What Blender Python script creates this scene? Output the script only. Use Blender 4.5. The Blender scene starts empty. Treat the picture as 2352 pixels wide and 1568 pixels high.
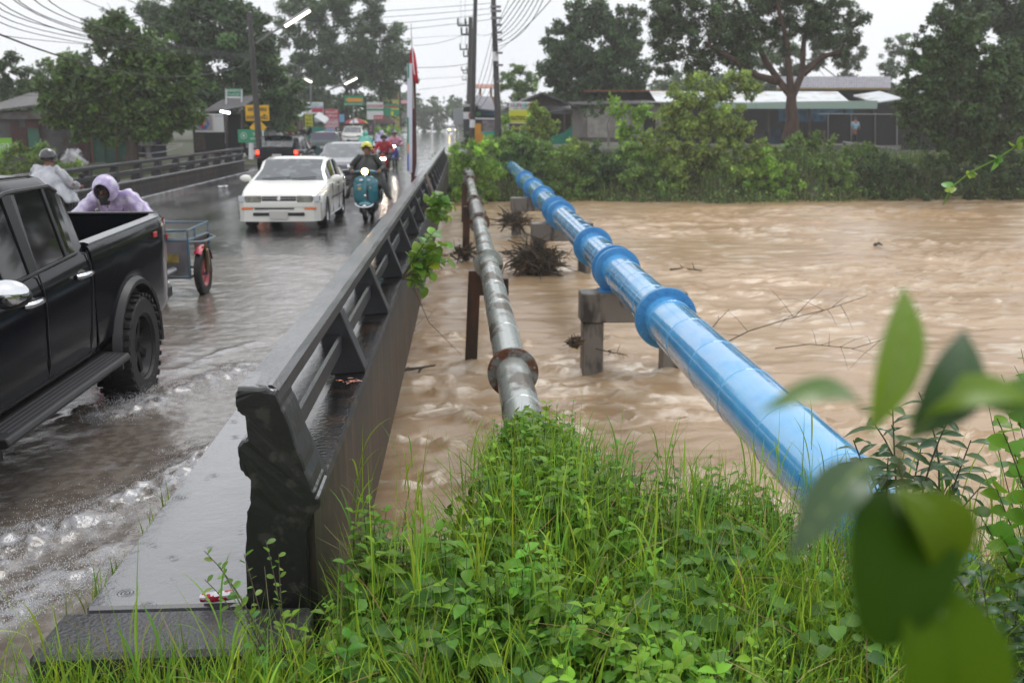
import bpy, math, random
import numpy as np
from mathutils import Vector, Matrix, noise as mnoise
SC = bpy.context.scene
COL = SC.collection
R = math.radians
random.seed(7); RNG = np.random.default_rng(7)

# ------------------------------------------------------------------ camera
# photograph measured in a 2352 x 1568 frame: focal length 2287, centre 1176,784, horizon at 280, road vanishing at x 1038
FPX, CX, CY, CAMZ = 2287., 1176., 784., 2.1
PITCH = math.atan((CY - 280) / FPX)
YAW = math.atan((CX - 1038) / math.hypot(FPX, CY - 280))
cam = bpy.data.cameras.new('camera'); camo = bpy.data.objects.new('camera', cam); COL.objects.link(camo)
camo.location = (0, 0, CAMZ); camo.rotation_euler = (R(90) - PITCH, 0, -YAW)
cam.sensor_width = 36; cam.lens = 36 * FPX / 2352; cam.clip_start = .05; cam.clip_end = 3000
cam.dof.use_dof = True; cam.dof.focus_distance = 4.7; cam.dof.aperture_fstop = 3.4
SC.camera = camo
SC.render.resolution_x, SC.render.resolution_y = 1024, 682

# ------------------------------------------------------------------ sky, sun, exposure
W = bpy.data.worlds.new('World'); SC.world = W; W.use_nodes = True
wn, wl = W.node_tree.nodes, W.node_tree.links
wn.clear()
wout = wn.new('ShaderNodeOutputWorld'); bg = wn.new('ShaderNodeBackground')
sky = wn.new('ShaderNodeTexSky'); sky.sky_type = 'NISHITA'; sky.sun_disc = False
SUN_EL, SUN_AZ = R(58), R(200)
sky.sun_elevation = SUN_EL; sky.sun_rotation = SUN_AZ; sky.air_density = 1; sky.dust_density = 4
wmul = wn.new('ShaderNodeMix'); wmul.data_type = 'RGBA'; wmul.inputs[0].default_value = .9     # cloud cover over the sky
wtc = wn.new('ShaderNodeTexCoord'); wno = wn.new('ShaderNodeTexNoise'); wno.inputs['Scale'].default_value = 2.2; wno.inputs['Detail'].default_value = 4
wr = wn.new('ShaderNodeValToRGB'); wr.color_ramp.elements[0].color = (9.0, 9.25, 9.8, 1); wr.color_ramp.elements[1].color = (10.3, 10.4, 10.6, 1)
wr.color_ramp.elements[0].position = .35; wr.color_ramp.elements[1].position = .65
wl.new(wtc.outputs['Generated'], wno.inputs['Vector']); wl.new(wno.outputs['Fac'], wr.inputs['Fac'])
wl.new(sky.outputs['Color'], wmul.inputs[6]); wl.new(wr.outputs['Color'], wmul.inputs[7])
bg.inputs['Strength'].default_value = .1
wl.new(wmul.outputs[2], bg.inputs['Color']); wl.new(bg.outputs['Background'], wout.inputs['Surface'])
sun = bpy.data.lights.new('sun', 'SUN'); sun.energy = .8; sun.angle = R(25); sun.color = (1, .97, .93)
suno = bpy.data.objects.new('sun', sun); COL.objects.link(suno); suno.rotation_euler = (R(32), 0, R(200 - 180 + 140))
SC.view_settings.view_transform = 'Standard'; SC.view_settings.look = 'None'
SC.view_settings.exposure = 0.3; SC.view_settings.gamma = 1; SC.view_settings.use_curve_mapping = False
SC.render.engine = 'CYCLES'
SC.cycles.max_bounces = 8; SC.cycles.diffuse_bounces = 3; SC.cycles.glossy_bounces = 3; SC.cycles.transmission_bounces = 4
SC.cycles.transparent_max_bounces = 8; SC.cycles.volume_bounces = 3; SC.cycles.caustics_reflective = False; SC.cycles.caustics_refractive = False
SC.cycles.sample_clamp_indirect = 4; SC.cycles.use_denoising = True; SC.cycles.use_adaptive_sampling = True

# ------------------------------------------------------------------ pixel -> world point helpers (only to measure where each thing stands)
def ray(px, py):
    x, y = (px - CX) / FPX, -(py - CY) / FPX
    f = math.cos(PITCH) + y * math.sin(PITCH); u = -math.sin(PITCH) + y * math.cos(PITCH)
    return Vector((x * math.cos(YAW) + f * math.sin(YAW), -x * math.sin(YAW) + f * math.cos(YAW), u))
def G(px, py, z=0.):                 # the point of the level z seen at that pixel
    r = ray(px, py); return Vector((0, 0, CAMZ)) + r * ((z - CAMZ) / r.z)
def A(px, py, Y):                    # the point at distance Y seen at that pixel
    r = ray(px, py); return Vector((0, 0, CAMZ)) + r * (Y / r.y)

# ------------------------------------------------------------------ materials
def mat(name, c, c2=None, sc=4., lo=.4, hi=.6, rough=.6, metal=0., coat=0., bump=0., bs=30., st=(1, 1, 1), emit=0., alpha=1., trans=0., rough2=None, detail=5., spec=.5, attr=False, sub=0.):
    m = bpy.data.materials.new(name); m.use_nodes = True
    n, l = m.node_tree.nodes, m.node_tree.links; p = n['Principled BSDF']
    p.inputs['Roughness'].default_value = rough; p.inputs['Metallic'].default_value = metal
    p.inputs['Coat Weight'].default_value = coat; p.inputs['Coat Roughness'].default_value = .05
    p.inputs['Specular IOR Level'].default_value = spec
    p.inputs['Base Color'].default_value = (*c, 1); p.inputs['Alpha'].default_value = alpha; p.inputs['Transmission Weight'].default_value = trans
    if emit: p.inputs['Emission Color'].default_value = (*c, 1); p.inputs['Emission Strength'].default_value = emit
    tc = mp = None
    if c2 or bump:
        tc = n.new('ShaderNodeTexCoord'); mp = n.new('ShaderNodeMapping'); mp.inputs['Scale'].default_value = st
        l.new(tc.outputs['Object'], mp.inputs['Vector'])
    if c2:
        t = n.new('ShaderNodeTexNoise'); t.inputs['Scale'].default_value = sc; t.inputs['Detail'].default_value = detail; l.new(mp.outputs[0], t.inputs['Vector'])
        r = n.new('ShaderNodeMapRange'); r.inputs[1].default_value = lo; r.inputs[2].default_value = hi; l.new(t.outputs['Fac'], r.inputs[0])
        x = n.new('ShaderNodeMix'); x.data_type = 'RGBA'; x.inputs[6].default_value = (*c, 1); x.inputs[7].default_value = (*c2, 1)
        l.new(r.outputs[0], x.inputs[0]); l.new(x.outputs[2], p.inputs['Base Color'])
        if rough2 is not None:
            q = n.new('ShaderNodeMix'); q.inputs[2].default_value = rough; q.inputs[3].default_value = rough2; l.new(r.outputs[0], q.inputs[0]); l.new(q.outputs[0], p.inputs['Roughness'])
    if attr:                          # per-leaf / per-piece variation of the thing's own colour
        a = n.new('ShaderNodeAttribute'); a.attribute_name = 'tint'
        x2 = n.new('ShaderNodeMix'); x2.data_type = 'RGBA'; x2.blend_type = 'MULTIPLY'; x2.inputs[0].default_value = 1
        x2.inputs[6].default_value = (*c, 1); l.new(a.outputs['Color'], x2.inputs[7])
        if c2: l.new(x.outputs[2], x2.inputs[6])
        l.new(x2.outputs[2], p.inputs['Base Color'])
        if sub:
            tr = n.new('ShaderNodeBsdfTranslucent'); ms = n.new('ShaderNodeMixShader'); ms.inputs[0].default_value = sub
            hs = n.new('ShaderNodeHueSaturation'); hs.inputs['Value'].default_value = 1.5; hs.inputs['Hue'].default_value = .485
            l.new(x2.outputs[2], hs.inputs['Color']); l.new(hs.outputs[0], tr.inputs['Color'])
            l.new(p.outputs[0], ms.inputs[1]); l.new(tr.outputs[0], ms.inputs[2]); l.new(ms.outputs[0], n['Material Output'].inputs['Surface'])
    if bump:
        t = n.new('ShaderNodeTexNoise'); t.inputs['Scale'].default_value = bs; t.inputs['Detail'].default_value = 6; l.new(mp.outputs[0], t.inputs['Vector'])
        b = n.new('ShaderNodeBump'); b.inputs['Strength'].default_value = bump; b.inputs['Distance'].default_value = .02
        l.new(t.outputs['Fac'], b.inputs['Height']); l.new(b.outputs[0], p.inputs['Normal'])
        if coat: l.new(b.outputs[0], p.inputs['Coat Normal'])
    return m

# ------------------------------------------------------------------ mesh collector
class MB:
    def __init__(s): s.v = []; s.f = []; s.c = []; s.n = 0; s.tint = None
    def add(s, v, f, tint=None):
        v = np.asarray(v, float); s.v.append(v)
        for q in f: s.f.append([i + s.n for i in q])
        s.n += len(v)
        s.c.append(np.tile(np.array(tint if tint is not None else (1, 1, 1), float), (len(v), 1)))
        return s
    def box(s, x0, x1, y0, y1, z0, z1, b=0.):
        if b: return s.rbox(x0, x1, y0, y1, z0, z1, b)
        v = [(x, y, z) for x in (x0, x1) for y in (y0, y1) for z in (z0, z1)]
        return s.add(v, [(0, 1, 3, 2), (4, 6, 7, 5), (0, 4, 5, 1), (2, 3, 7, 6), (0, 2, 6, 4), (1, 5, 7, 3)])
    def rbox(s, x0, x1, y0, y1, z0, z1, b):        # box with chamfered edges
        c = np.array([(x0 + x1) / 2, (y0 + y1) / 2, (z0 + z1) / 2]); h = np.abs(np.array([x1 - x0, y1 - y0, z1 - z0])) / 2
        b = min(b, *(h * .95)); idx = {}; v = []
        for sx in (-1, 1):
            for sy in (-1, 1):
                for sz in (-1, 1):
                    for k in range(3):
                        q = h - b; q[k] = h[k]; idx[sx, sy, sz, k] = len(v); v.append(c + q * (sx, sy, sz))
        f = []
        for k in range(3):
            a, d = (k + 1) % 3, (k + 2) % 3
            for sg in (-1, 1):
                r = []
                for (p, q) in ((-1, -1), (1, -1), (1, 1), (-1, 1)):
                    t = [0, 0, 0]; t[k] = sg; t[a] = p; t[d] = q; r.append(idx[(*t, k)])
                f.append(r if sg > 0 else r[::-1])
        for k in range(3):      # edges along axis k
            a, d = (k + 1) % 3, (k + 2) % 3
            for p in (-1, 1):
                for q in (-1, 1):
                    t0 = [0, 0, 0]; t0[k] = -1; t0[a] = p; t0[d] = q; t1 = list(t0); t1[k] = 1
                    r = [idx[(*t0, a)], idx[(*t0, d)], idx[(*t1, d)], idx[(*t1, a)]]
                    f.append(r if p * q > 0 else r[::-1])
        for sx in (-1, 1):
            for sy in (-1, 1):
                for sz in (-1, 1):
                    r = [idx[sx, sy, sz, k] for k in range(3)]; f.append(r if sx * sy * sz > 0 else r[::-1])
        return s.add(v, f)
    def obox(s, c, e1, e2, e3):                     # oriented box: centre and three half-edge vectors
        c, e1, e2, e3 = map(lambda q: np.array(q, float), (c, e1, e2, e3))
        v = [c + a * e1 + b * e2 + d * e3 for a in (-1, 1) for b in (-1, 1) for d in (-1, 1)]
        return s.add(v, [(0, 1, 3, 2), (4, 6, 7, 5), (0, 4, 5, 1), (2, 3, 7, 6), (0, 2, 6, 4), (1, 5, 7, 3)])
    def tube(s, pts, r, n=8, cap=True, tint=None):
        pts = [Vector(p) for p in pts]; rs = r if hasattr(r, '__len__') else [r] * len(pts)
        v = []; f = []; u = None
        for i, p in enumerate(pts):
            d = (pts[min(i + 1, len(pts) - 1)] - pts[max(i - 1, 0)]).normalized()
            if u is None: u = d.orthogonal().normalized()
            u = (u - d * u.dot(d)); u = u.normalized() if u.length > 1e-6 else d.orthogonal().normalized()
            w = d.cross(u)
            for k in range(n):
                a = 2 * math.pi * k / n; v.append(p + (u * math.cos(a) + w * math.sin(a)) * rs[i])
        for i in range(len(pts) - 1):
            for k in range(n): f.append((i * n + k, i * n + (k + 1) % n, (i + 1) * n + (k + 1) % n, (i + 1) * n + k))
        if cap: f.append(list(range(n))[::-1]); f.append(list(range((len(pts) - 1) * n, len(pts) * n)))
        return s.add(v, f, tint)
    def cyl(s, a, b, r, n=16, r2=None): return s.tube([a, b], [r, r if r2 is None else r2], n)
    def lathe(s, prof, c=(0, 0, 0), axis='z', n=24, ang=2 * math.pi, a0=0.):   # prof: (radius, height) pairs
        v = []; f = []; m = len(prof); full = abs(ang - 2 * math.pi) < 1e-6; k = n if full else n + 1
        for i in range(k):
            a = a0 + ang * i / n
            for r, h in prof:
                p = (r * math.cos(a), r * math.sin(a), h)
                if axis == 'x': p = (h, p[0], p[1])
                if axis == 'y': p = (p[1], h, p[0])
                v.append((p[0] + c[0], p[1] + c[1], p[2] + c[2]))
        for i in range(n):
            j = (i + 1) % k
            for q in range(m - 1): f.append((i * m + q, j * m + q, j * m + q + 1, i * m + q + 1))
        return s.add(v, f)
    def prism(s, poly, a0, a1, axis='y'):           # poly of 2-D points extruded along an axis
        def P(u, w, t): return {'y': (u, t, w), 'x': (t, u, w), 'z': (u, w, t)}[axis]
        n = len(poly); v = [P(u, w, a0) for u, w in poly] + [P(u, w, a1) for u, w in poly]
        f = [list(range(n))[::-1], list(range(n, 2 * n))] + [(i, (i + 1) % n, n + (i + 1) % n, n + i) for i in range(n)]
        return s.add(v, f)
    def sphere(s, c, r, n=10, m=8, tint=None):
        rx, ry, rz = (r, r, r) if not hasattr(r, '__len__') else r
        v = []; f = []
        for i in range(m + 1):
            t = math.pi * i / m
            for k in range(n):
                a = 2 * math.pi * k / n; v.append((c[0] + rx * math.sin(t) * math.cos(a), c[1] + ry * math.sin(t) * math.sin(a), c[2] + rz * math.cos(t)))
        for i in range(m):
            for k in range(n): f.append((i * n + k, (i + 1) * n + k, (i + 1) * n + (k + 1) % n, i * n + (k + 1) % n))
        return s.add(v, f, tint)
    def grid(s, P, closeu=False, closev=False, tint=None):      # P[i][j] points
        P = np.asarray(P, float); a, b = P.shape[:2]; f = []
        for i in range(a if closeu else a - 1):
            for j in range(b if closev else b - 1):
                f.append((i * b + j, ((i + 1) % a) * b + j, ((i + 1) % a) * b + (j + 1) % b, i * b + (j + 1) % b))
        return s.add(P.reshape(-1, 3), f, tint)
    def xf(s, M):
        M = np.array(M); s.v = [np.c_[v, np.ones(len(v))] @ M.T[:, :3] for v in s.v]; return s
    def build(s, name, m, parent=None, smooth=False, world=True, bevel=0.):
        me = bpy.data.meshes.new(name); v = np.concatenate(s.v)
        me.from_pydata(v.tolist(), [], s.f)
        c = np.concatenate(s.c)
        if 1:
            at = me.color_attributes.new('tint', 'FLOAT_COLOR', 'POINT'); at.data.foreach_set('color', np.c_[c, np.ones(len(c))].ravel())
        return link(me, name, m, parent, smooth, world, bevel)
def link(me, name, m, parent=None, smooth=False, world=True, bevel=0.):
    for q in (m if isinstance(m, (list, tuple)) else [m]): me.materials.append(q)
    if smooth:
        me.polygons.foreach_set('use_smooth', [True] * len(me.polygons))
        if smooth != 'all':
            me.set_sharp_from_angle(angle=R(smooth if smooth is not True else 40))
    me.update(); o = bpy.data.objects.new(name, me); COL.objects.link(o)
    if parent:
        o.parent = parent
        if world:
            t = Vector((0, 0, 0)); q = parent
            while q: t += q.location; q = q.parent
            o.location = -t
    if bevel:
        b = o.modifiers.new('bevel', 'BEVEL'); b.width = bevel; b.segments = 2; b.limit_method = 'ANGLE'
    return o
def fastmesh(name, V, F, tint, m, parent=None, smooth=False, world=True):    # V (n,3), F (k, m) uniform polygons
    me = bpy.data.meshes.new(name); V = np.asarray(V, np.float32); F = np.asarray(F, np.int32); k = F.shape[1]
    me.vertices.add(len(V)); me.vertices.foreach_set('co', V.ravel())
    me.loops.add(F.size); me.loops.foreach_set('vertex_index', F.ravel())
    me.polygons.add(len(F)); me.polygons.foreach_set('loop_start', np.arange(0, F.size, k, dtype=np.int32))
    me.update(calc_edges=True)
    if tint is not None:
        at = me.color_attributes.new('tint', 'FLOAT_COLOR', 'POINT'); at.data.foreach_set('color', np.c_[tint, np.ones(len(V))].astype(np.float32).ravel())
    return link(me, name, m, parent, 'all' if smooth else False, world)
def tag(o, label=None, cat=None, group=None, kind=None):
    if label: o['label'] = label
    if cat: o['category'] = cat
    if group: o['group'] = group
    if kind: o['kind'] = kind
    return o
def thing(name, label, cat, loc=(0, 0, 0), rz=0., group=None):
    o = bpy.data.objects.new(name, None); COL.objects.link(o); o.location = loc; o.rotation_euler = (0, 0, rz); o.empty_display_size = .2
    return tag(o, label, cat, group)
def dup(o, parent=None):
    c = o.copy(); COL.objects.link(c); c.parent = parent
    for ch in o.children: dup(ch, c)
    return c
# lattice noise in numpy
_LAT = RNG.random((256, 256))
def vnoise(x, y):
    xi, yi = np.floor(x).astype(int), np.floor(y).astype(int); fx, fy = x - xi, y - yi
    fx, fy = fx * fx * (3 - 2 * fx), fy * fy * (3 - 2 * fy)
    g = lambda i, j: _LAT[i % 256, j % 256]
    return (g(xi, yi) * (1 - fx) + g(xi + 1, yi) * fx) * (1 - fy) + (g(xi, yi + 1) * (1 - fx) + g(xi + 1, yi + 1) * fx) * fy
def fbm(x, y, o=4):
    s = 0.; a = 1.; t = 0.
    for k in range(o): s = s + a * vnoise(x * 2 ** k + 17.3 * k, y * 2 ** k + 5.1 * k); t += a; a *= .5
    return s / t
_TXT = {}
def text(s, h, m, parent, c, w=None, rx=90, rz=0., ext=.004, name='lettering', bold=0.):
    """flat lettering of height h centred at c, facing -Y when rz = 0"""
    cu = bpy.data.curves.new('t', 'FONT'); cu.body = s; cu.size = 1; cu.extrude = 0; cu.offset = bold; cu.align_x = 'CENTER'; cu.align_y = 'CENTER'
    cu.resolution_u = 2
    t = bpy.data.objects.new('t', cu); COL.objects.link(t); dg = bpy.context.evaluated_depsgraph_get()
    me = bpy.data.meshes.new_from_object(t.evaluated_get(dg)); bpy.data.objects.remove(t)
    if not len(me.vertices): return None
    co = np.array([v.co[:] for v in me.vertices]); lo, hi = co.min(0), co.max(0); ctr = (lo + hi) / 2; sz = np.maximum(hi - lo, 1e-3)
    k = h / sz[1]; kx = (w / sz[0]) if w else k
    co = (co - ctr) * (kx, k, 1); Mx = Matrix.Rotation(R(rz), 4, 'Z') @ Matrix.Rotation(R(rx), 4, 'X')
    co = np.array([(Mx @ Vector(p))[:] for p in co]) + np.array(c)
    for v, p in zip(me.vertices, co): v.co = p
    me.materials.clear(); me.update(); return link(me, name, m, parent)
# ------------------------------------------------------------------ shared materials
WCON = mat('wet black concrete', (.008, .008, .010), (.020, .019, .024), 6, .35, .7, rough=.3, rough2=.18, bump=.12, bs=70, coat=.6)
WCON2 = mat('stained girder concrete', (.008, .008, .009), (.075, .046, .024), 3.2, .5, .68, rough=.4, st=(1, 1.5, .22), bump=.3, bs=30, coat=.6)
ROUGHC = mat('broken wet concrete', (.006, .006, .0055), (.032, .029, .025), 13, .55, .64, rough=.3, bump=.16, bs=22, coat=.15)
PIERC = mat('grey pier concrete', (.21, .19, .17), (.035, .032, .03), 2.4, .5, .6, rough=.5, st=(1.5, 1.5, .5), bump=.3, bs=50)
PAVE = mat('wet pavement concrete', (.07, .072, .078), (.045, .046, .05), 3, .4, .65, rough=.12, bump=.08, bs=60, coat=.6)
STEELB = mat('blue pipe paint', (.075, .38, .75), (.10, .44, .80), 2.5, .4, .6, rough=.15, coat=.85, bump=.05, bs=9)
STEELB2 = mat('blue flange paint', (.05, .25, .52), (.07, .30, .58), 6, .4, .6, rough=.35, coat=.3, bump=.1, bs=30)
GREYP = mat('weathered galvanised pipe', (.40, .43, .40), (.09, .07, .045), 3.6, .5, .58, rough=.24, rough2=.5, metal=.35, st=(1, .55, 1), bump=.12, bs=25, coat=.3)
RUST = mat('rusty flange', (.13, .045, .016), (.22, .22, .2), 11, .46, .56, rough=.6, bump=.3, bs=40)
DRUST = mat('dark rusty steel post', (.02, .014, .011), (.085, .033, .016), 3, .46, .64, rough=.42, st=(1, 1, .3), bump=.2, bs=40)
SOIL = mat('wet soil', (.03, .022, .013), (.02, .03, .01), 5, .4, .6, rough=.8, bump=.6, bs=20)
WHITEP = mat('white paint', (.78, .79, .8), rough=.3)
BLACKP = mat('black paint', (.012, .012, .013), rough=.35)

def patchy_wet(m, sc, st, lo=.46, hi=.52, w0=.25, w1=1.):      # film of water broken into ragged patches
    n, l = m.node_tree.nodes, m.node_tree.links; p = n['Principled BSDF']; tc = n.new('ShaderNodeTexCoord'); mp = n.new('ShaderNodeMapping'); mp.inputs['Scale'].default_value = st; l.new(tc.outputs['Object'], mp.inputs[0])
    t = n.new('ShaderNodeTexNoise'); t.inputs['Scale'].default_value = sc; t.inputs['Detail'].default_value = 9; t.inputs['Roughness'].default_value = .65; l.new(mp.outputs[0], t.inputs['Vector'])
    r = n.new('ShaderNodeMapRange'); r.inputs[1].default_value = lo; r.inputs[2].default_value = hi; r.inputs[3].default_value = w0; r.inputs[4].default_value = w1; l.new(t.outputs['Fac'], r.inputs[0]); l.new(r.outputs[0], p.inputs['Coat Weight'])
patchy_wet(STEELB, 2.6, (1.6, .8, 1.6), .40, .52, .4, 1.); patchy_wet(WCON, 3, (1, .5, 1), .35, .65, .55, .9); patchy_wet(PAVE, 2, (1, 1, 1))
def wet_tops(m, lo=.08):       # rain film lies on upward faces, upright faces shed it
    n, l = m.node_tree.nodes, m.node_tree.links; p = n['Principled BSDF']; g = n.new('ShaderNodeNewGeometry'); sp = n.new('ShaderNodeSeparateXYZ'); l.new(g.outputs['True Normal'], sp.inputs[0])
    r = n.new('ShaderNodeMapRange'); r.inputs[1].default_value = .3; r.inputs[2].default_value = .9; r.inputs[3].default_value = lo; r.inputs[4].default_value = 1; l.new(sp.outputs[2], r.inputs[0]); cw = p.inputs['Coat Weight']
    if cw.links: q = n.new('ShaderNodeMath'); q.operation = 'MULTIPLY'; l.new(cw.links[0].from_socket, q.inputs[0]); l.new(r.outputs[0], q.inputs[1]); l.new(q.outputs[0], cw)
    else: l.new(r.outputs[0], cw)
    rr_ = n.new('ShaderNodeMapRange'); rr_.inputs[1].default_value = .3; rr_.inputs[2].default_value = .9; rr_.inputs[3].default_value = .5; rr_.inputs[4].default_value = .14; l.new(sp.outputs[2], rr_.inputs[0]); l.new(rr_.outputs[0], p.inputs['Roughness'])
WCON.node_tree.nodes['Principled BSDF'].inputs['Coat IOR'].default_value = WCON2.node_tree.nodes['Principled BSDF'].inputs['Coat IOR'].default_value = 2.0
wet_tops(WCON2, .02); wet_tops(WCON, .12); wet_tops(ROUGHC, .03)
STEELB.node_tree.nodes['Principled BSDF'].inputs['Coat IOR'].default_value = 1.6
GREYP.node_tree.nodes['Principled BSDF'].inputs['Coat IOR'].default_value = 1.8
# ------------------------------------------------------------------ terrain, road and river
def poly_sheet(name, pts, z, m, label=None):
    b = MB(); b.add([(x, y, z) for x, y in pts], [list(range(len(pts)))]); o = b.build(name, m); return tag(o, kind='structure')
GRASSG = mat('grassy ground', (.035, .055, .014), (.05, .042, .022), 1.2, .42, .6, rough=.85, bump=.5, bs=14)
# one terrain sheet with the river channel cut through it
xs = np.unique(np.concatenate([np.linspace(-400, -40, 30), np.linspace(-40, 60, 161), np.linspace(60, 420, 30)]))
ys = np.unique(np.concatenate([np.linspace(-30, 0, 11), np.linspace(0, 8, 65), np.linspace(8, 40, 17), np.linspace(40, 60, 81), np.linspace(60, 420, 60), np.linspace(420, 515, 4)]))
TX, TY = np.meshgrid(xs, ys)
def smooth(e0, e1, x): t = np.clip((x - e0) / (e1 - e0), 0, 1); return t * t * (3 - 2 * t)
def bank_edges(x):
    near = 4.0 + 1.75 * np.exp(-((x - .47) / .38) ** 4) + .55 * np.exp(-((x - 1.35) / .5) ** 2) - .2 * smooth(1.8, 3.2, x)
    far = 45.6 + .9 * np.sin(x * .35) + .5 * np.sin(x * 1.3 + 1) + 1.3 * (vnoise(x * .9 + 50, x * 0.) - .5)
    return near, far
def smooth(e0, e1, x): t = np.clip((x - e0) / (e1 - e0), 0, 1); return t * t * (3 - 2 * t)
def terrain(x, y):
    near, far = bank_edges(x)
    ch = smooth(near - .7, near + .9, y) * (1 - smooth(far - 1.5, far + 3.2, y))
    h = -.08 - 2.9 * ch
    h = h + np.where((y < near) & (x > -.8), .12 * np.exp(-((x - .6) / 1.2) ** 2) - .0, 0)
    h = h + .10 * (fbm(x * .9, y * .9) - .5) * (np.abs(x + 5) > 4.2)
    h = np.where((x > -1.4) & (x < 14) & (y > far + 2) & (y < far + 14), h - .1, h)
    h = np.where((x < -1.3) & (y < 4), np.minimum(h, -.12), h)
    h = np.where((x < -8.2) & (y > far + 3), h + .1, h)
    return np.where(y > 90, h, h)
TZ = terrain(TX, TY)
g = MB(); g.grid(np.dstack([TX, TY, TZ])); tag(g.build('ground', GRASSG, smooth='all'), kind='structure')

# river surface: standing waves running across the bridge
rows = 4.2 + (50.5 - 4.2) * (np.linspace(0, 1, 520) ** 1.7)
u = np.linspace(0, 1, 420)
RX = np.zeros((520, 420)); RY = np.zeros((520, 420))
for i, yy in enumerate(rows):
    x0, x1 = (-16 if yy < 12 else -.75 * yy - 6), (.72 * yy + 5)
    RX[i] = x0 + (x1 - x0) * u; RY[i] = yy
RX2 = RX + 1.8 * fbm(RX * .25, RY * .25, 3)
wav = .12 * (fbm(RX2 * .4, RY * 1.05, 4) - .5) + .07 * (fbm(RX2 * 1.5 + 9, RY * 3.3, 3) - .5) + .03 * (fbm(RX2 * 5, RY * 8, 2) - .5)
ridge = 1 - np.abs(2 * fbm(RX2 * .55 + 40, RY * 1.5 + 3, 4) - 1)
wav += .03 * (fbm(RX2 * 3.1 + 5, RY * 6 + 2, 3) - .5) * smooth(40, 10, RY) + .10 * np.clip(ridge - .86, 0, 1) / .14 * smooth(.45, .6, fbm(RX * .12 + 3, RY * .2, 2))
PIERS = [(1.9, 14.1), (3.15, 14.1), (2.05, 24.1), (3.2, 24.2), (2.0, 31.9), (3.1, 31.9), (.16, 14.45), (.24, 26), (.35, 36)]
foam = np.clip(ridge - .88, 0, 1) / .12 * smooth(.42, .62, fbm(RX * .15 + 3, RY * .25, 2))
foam = foam * smooth(.35, .6, fbm(RX * 3, RY * 6, 3))
for (a, b) in PIERS:
    d2 = ((RX - a - .25) / 1.1) ** 2 + ((RY - b) / .5) ** 2; e = np.exp(-d2)
    wav += .16 * e * (fbm(RX * 2.3, RY * 3.5, 3) - .38); foam = np.maximum(foam, e * smooth(.38, .6, fbm(RX * 5, RY * 7, 3)))
V = np.dstack([RX, RY, -1.5 + wav]).reshape(-1, 3)
idx = np.arange(520 * 420).reshape(520, 420)
F = np.stack([idx[:-1, :-1], idx[:-1, 1:], idx[1:, 1:], idx[1:, :-1]], -1).reshape(-1, 4)
tint = np.repeat(foam.reshape(-1, 1), 3, 1)
MUD = mat('muddy flood water', (.47, .325, .19), (.38, .25, .135), .35, .35, .65, rough=.24, bump=.55, bs=7., st=(1, 2.2, 1), spec=.5)
n_, l_ = MUD.node_tree.nodes, MUD.node_tree.links; p_ = n_['Principled BSDF']
at_ = n_.new('ShaderNodeAttribute'); at_.attribute_name = 'tint'; mx_ = n_.new('ShaderNodeMix'); mx_.data_type = 'RGBA'
src_ = p_.inputs['Base Color'].links[0].from_socket; l_.new(src_, mx_.inputs[6]); mx_.inputs[7].default_value = (.64, .53, .40, 1)
l_.new(at_.outputs['Fac'], mx_.inputs[0]); l_.new(mx_.outputs[2], p_.inputs['Base Color'])
tag(fastmesh('river_water', V, F, tint, MUD, smooth=True), kind='structure')
# shader for the wet road: puddled asphalt, with rain rings
def wet_shader(name, c, c2, rlo, rhi, wave=(1, .35, 1), ring=3., strength=.25, sc=.8):
    m = mat(name, c, c2, sc, .42, .6, rough=rhi, rough2=rlo, st=wave, detail=8)
    n, l = m.node_tree.nodes, m.node_tree.links; p = n['Principled BSDF']
    tc = n.new('ShaderNodeTexCoord'); mp = n.new('ShaderNodeMapping'); mp.inputs['Scale'].default_value = wave; l.new(tc.outputs['Object'], mp.inputs[0])
    t = n.new('ShaderNodeTexNoise'); t.inputs['Scale'].default_value = 5; t.inputs['Detail'].default_value = 7; t.inputs['Roughness'].default_value = .6; l.new(mp.outputs[0], t.inputs['Vector'])
    vo = n.new('ShaderNodeTexVoronoi'); vo.inputs['Scale'].default_value = ring; l.new(tc.outputs['Object'], vo.inputs['Vector'])
    sn = n.new('ShaderNodeMath'); sn.operation = 'MULTIPLY'; sn.inputs[1].default_value = 70; l.new(vo.outputs['Distance'], sn.inputs[0])
    s2 = n.new('ShaderNodeMath'); s2.operation = 'SINE'; l.new(sn.outputs[0], s2.inputs[0])
    mr = n.new('ShaderNodeMapRange'); mr.inputs[1].default_value = .05; mr.inputs[2].default_value = .32; mr.inputs[3].default_value = .12; mr.inputs[4].default_value = 0; l.new(vo.outputs['Distance'], mr.inputs[0])
    m3 = n.new('ShaderNodeMath'); m3.operation = 'MULTIPLY'; l.new(s2.outputs[0], m3.inputs[0]); l.new(mr.outputs[0], m3.inputs[1])
    ad = n.new('ShaderNodeMath'); ad.operation = 'ADD'; l.new(t.outputs['Fac'], ad.inputs[0]); l.new(m3.outputs[0], ad.inputs[1])
    b = n.new('ShaderNodeBump'); b.inputs['Strength'].default_value = strength; b.inputs['Distance'].default_value = .02
    l.new(ad.outputs[0], b.inputs['Height']); l.new(b.outputs[0], p.inputs['Normal']); p.inputs['Coat Weight'].default_value = 1; p.inputs['Coat IOR'].default_value = 1.9; l.new(b.outputs[0], p.inputs['Coat Normal']); return m
ROAD = wet_shader('wet asphalt', (.10, .095, .092), (.06, .056, .055), .12, .38, (1, .45, 1), 2.2, .6)
SIDE = wet_shader('wet footway', (.10, .105, .118), (.07, .073, .082), .06, .16, (1, 1, 1), 6., .3, 1.5)
poly_sheet('road', [(-8.3, -6), (-1.52, -6), (-1.52, 43.5), (-.9, 48), (1.2, 70), (1.6, 400), (-9.5, 400), (-9.2, 60), (-8.3, 44)], 0., ROAD)
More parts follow.
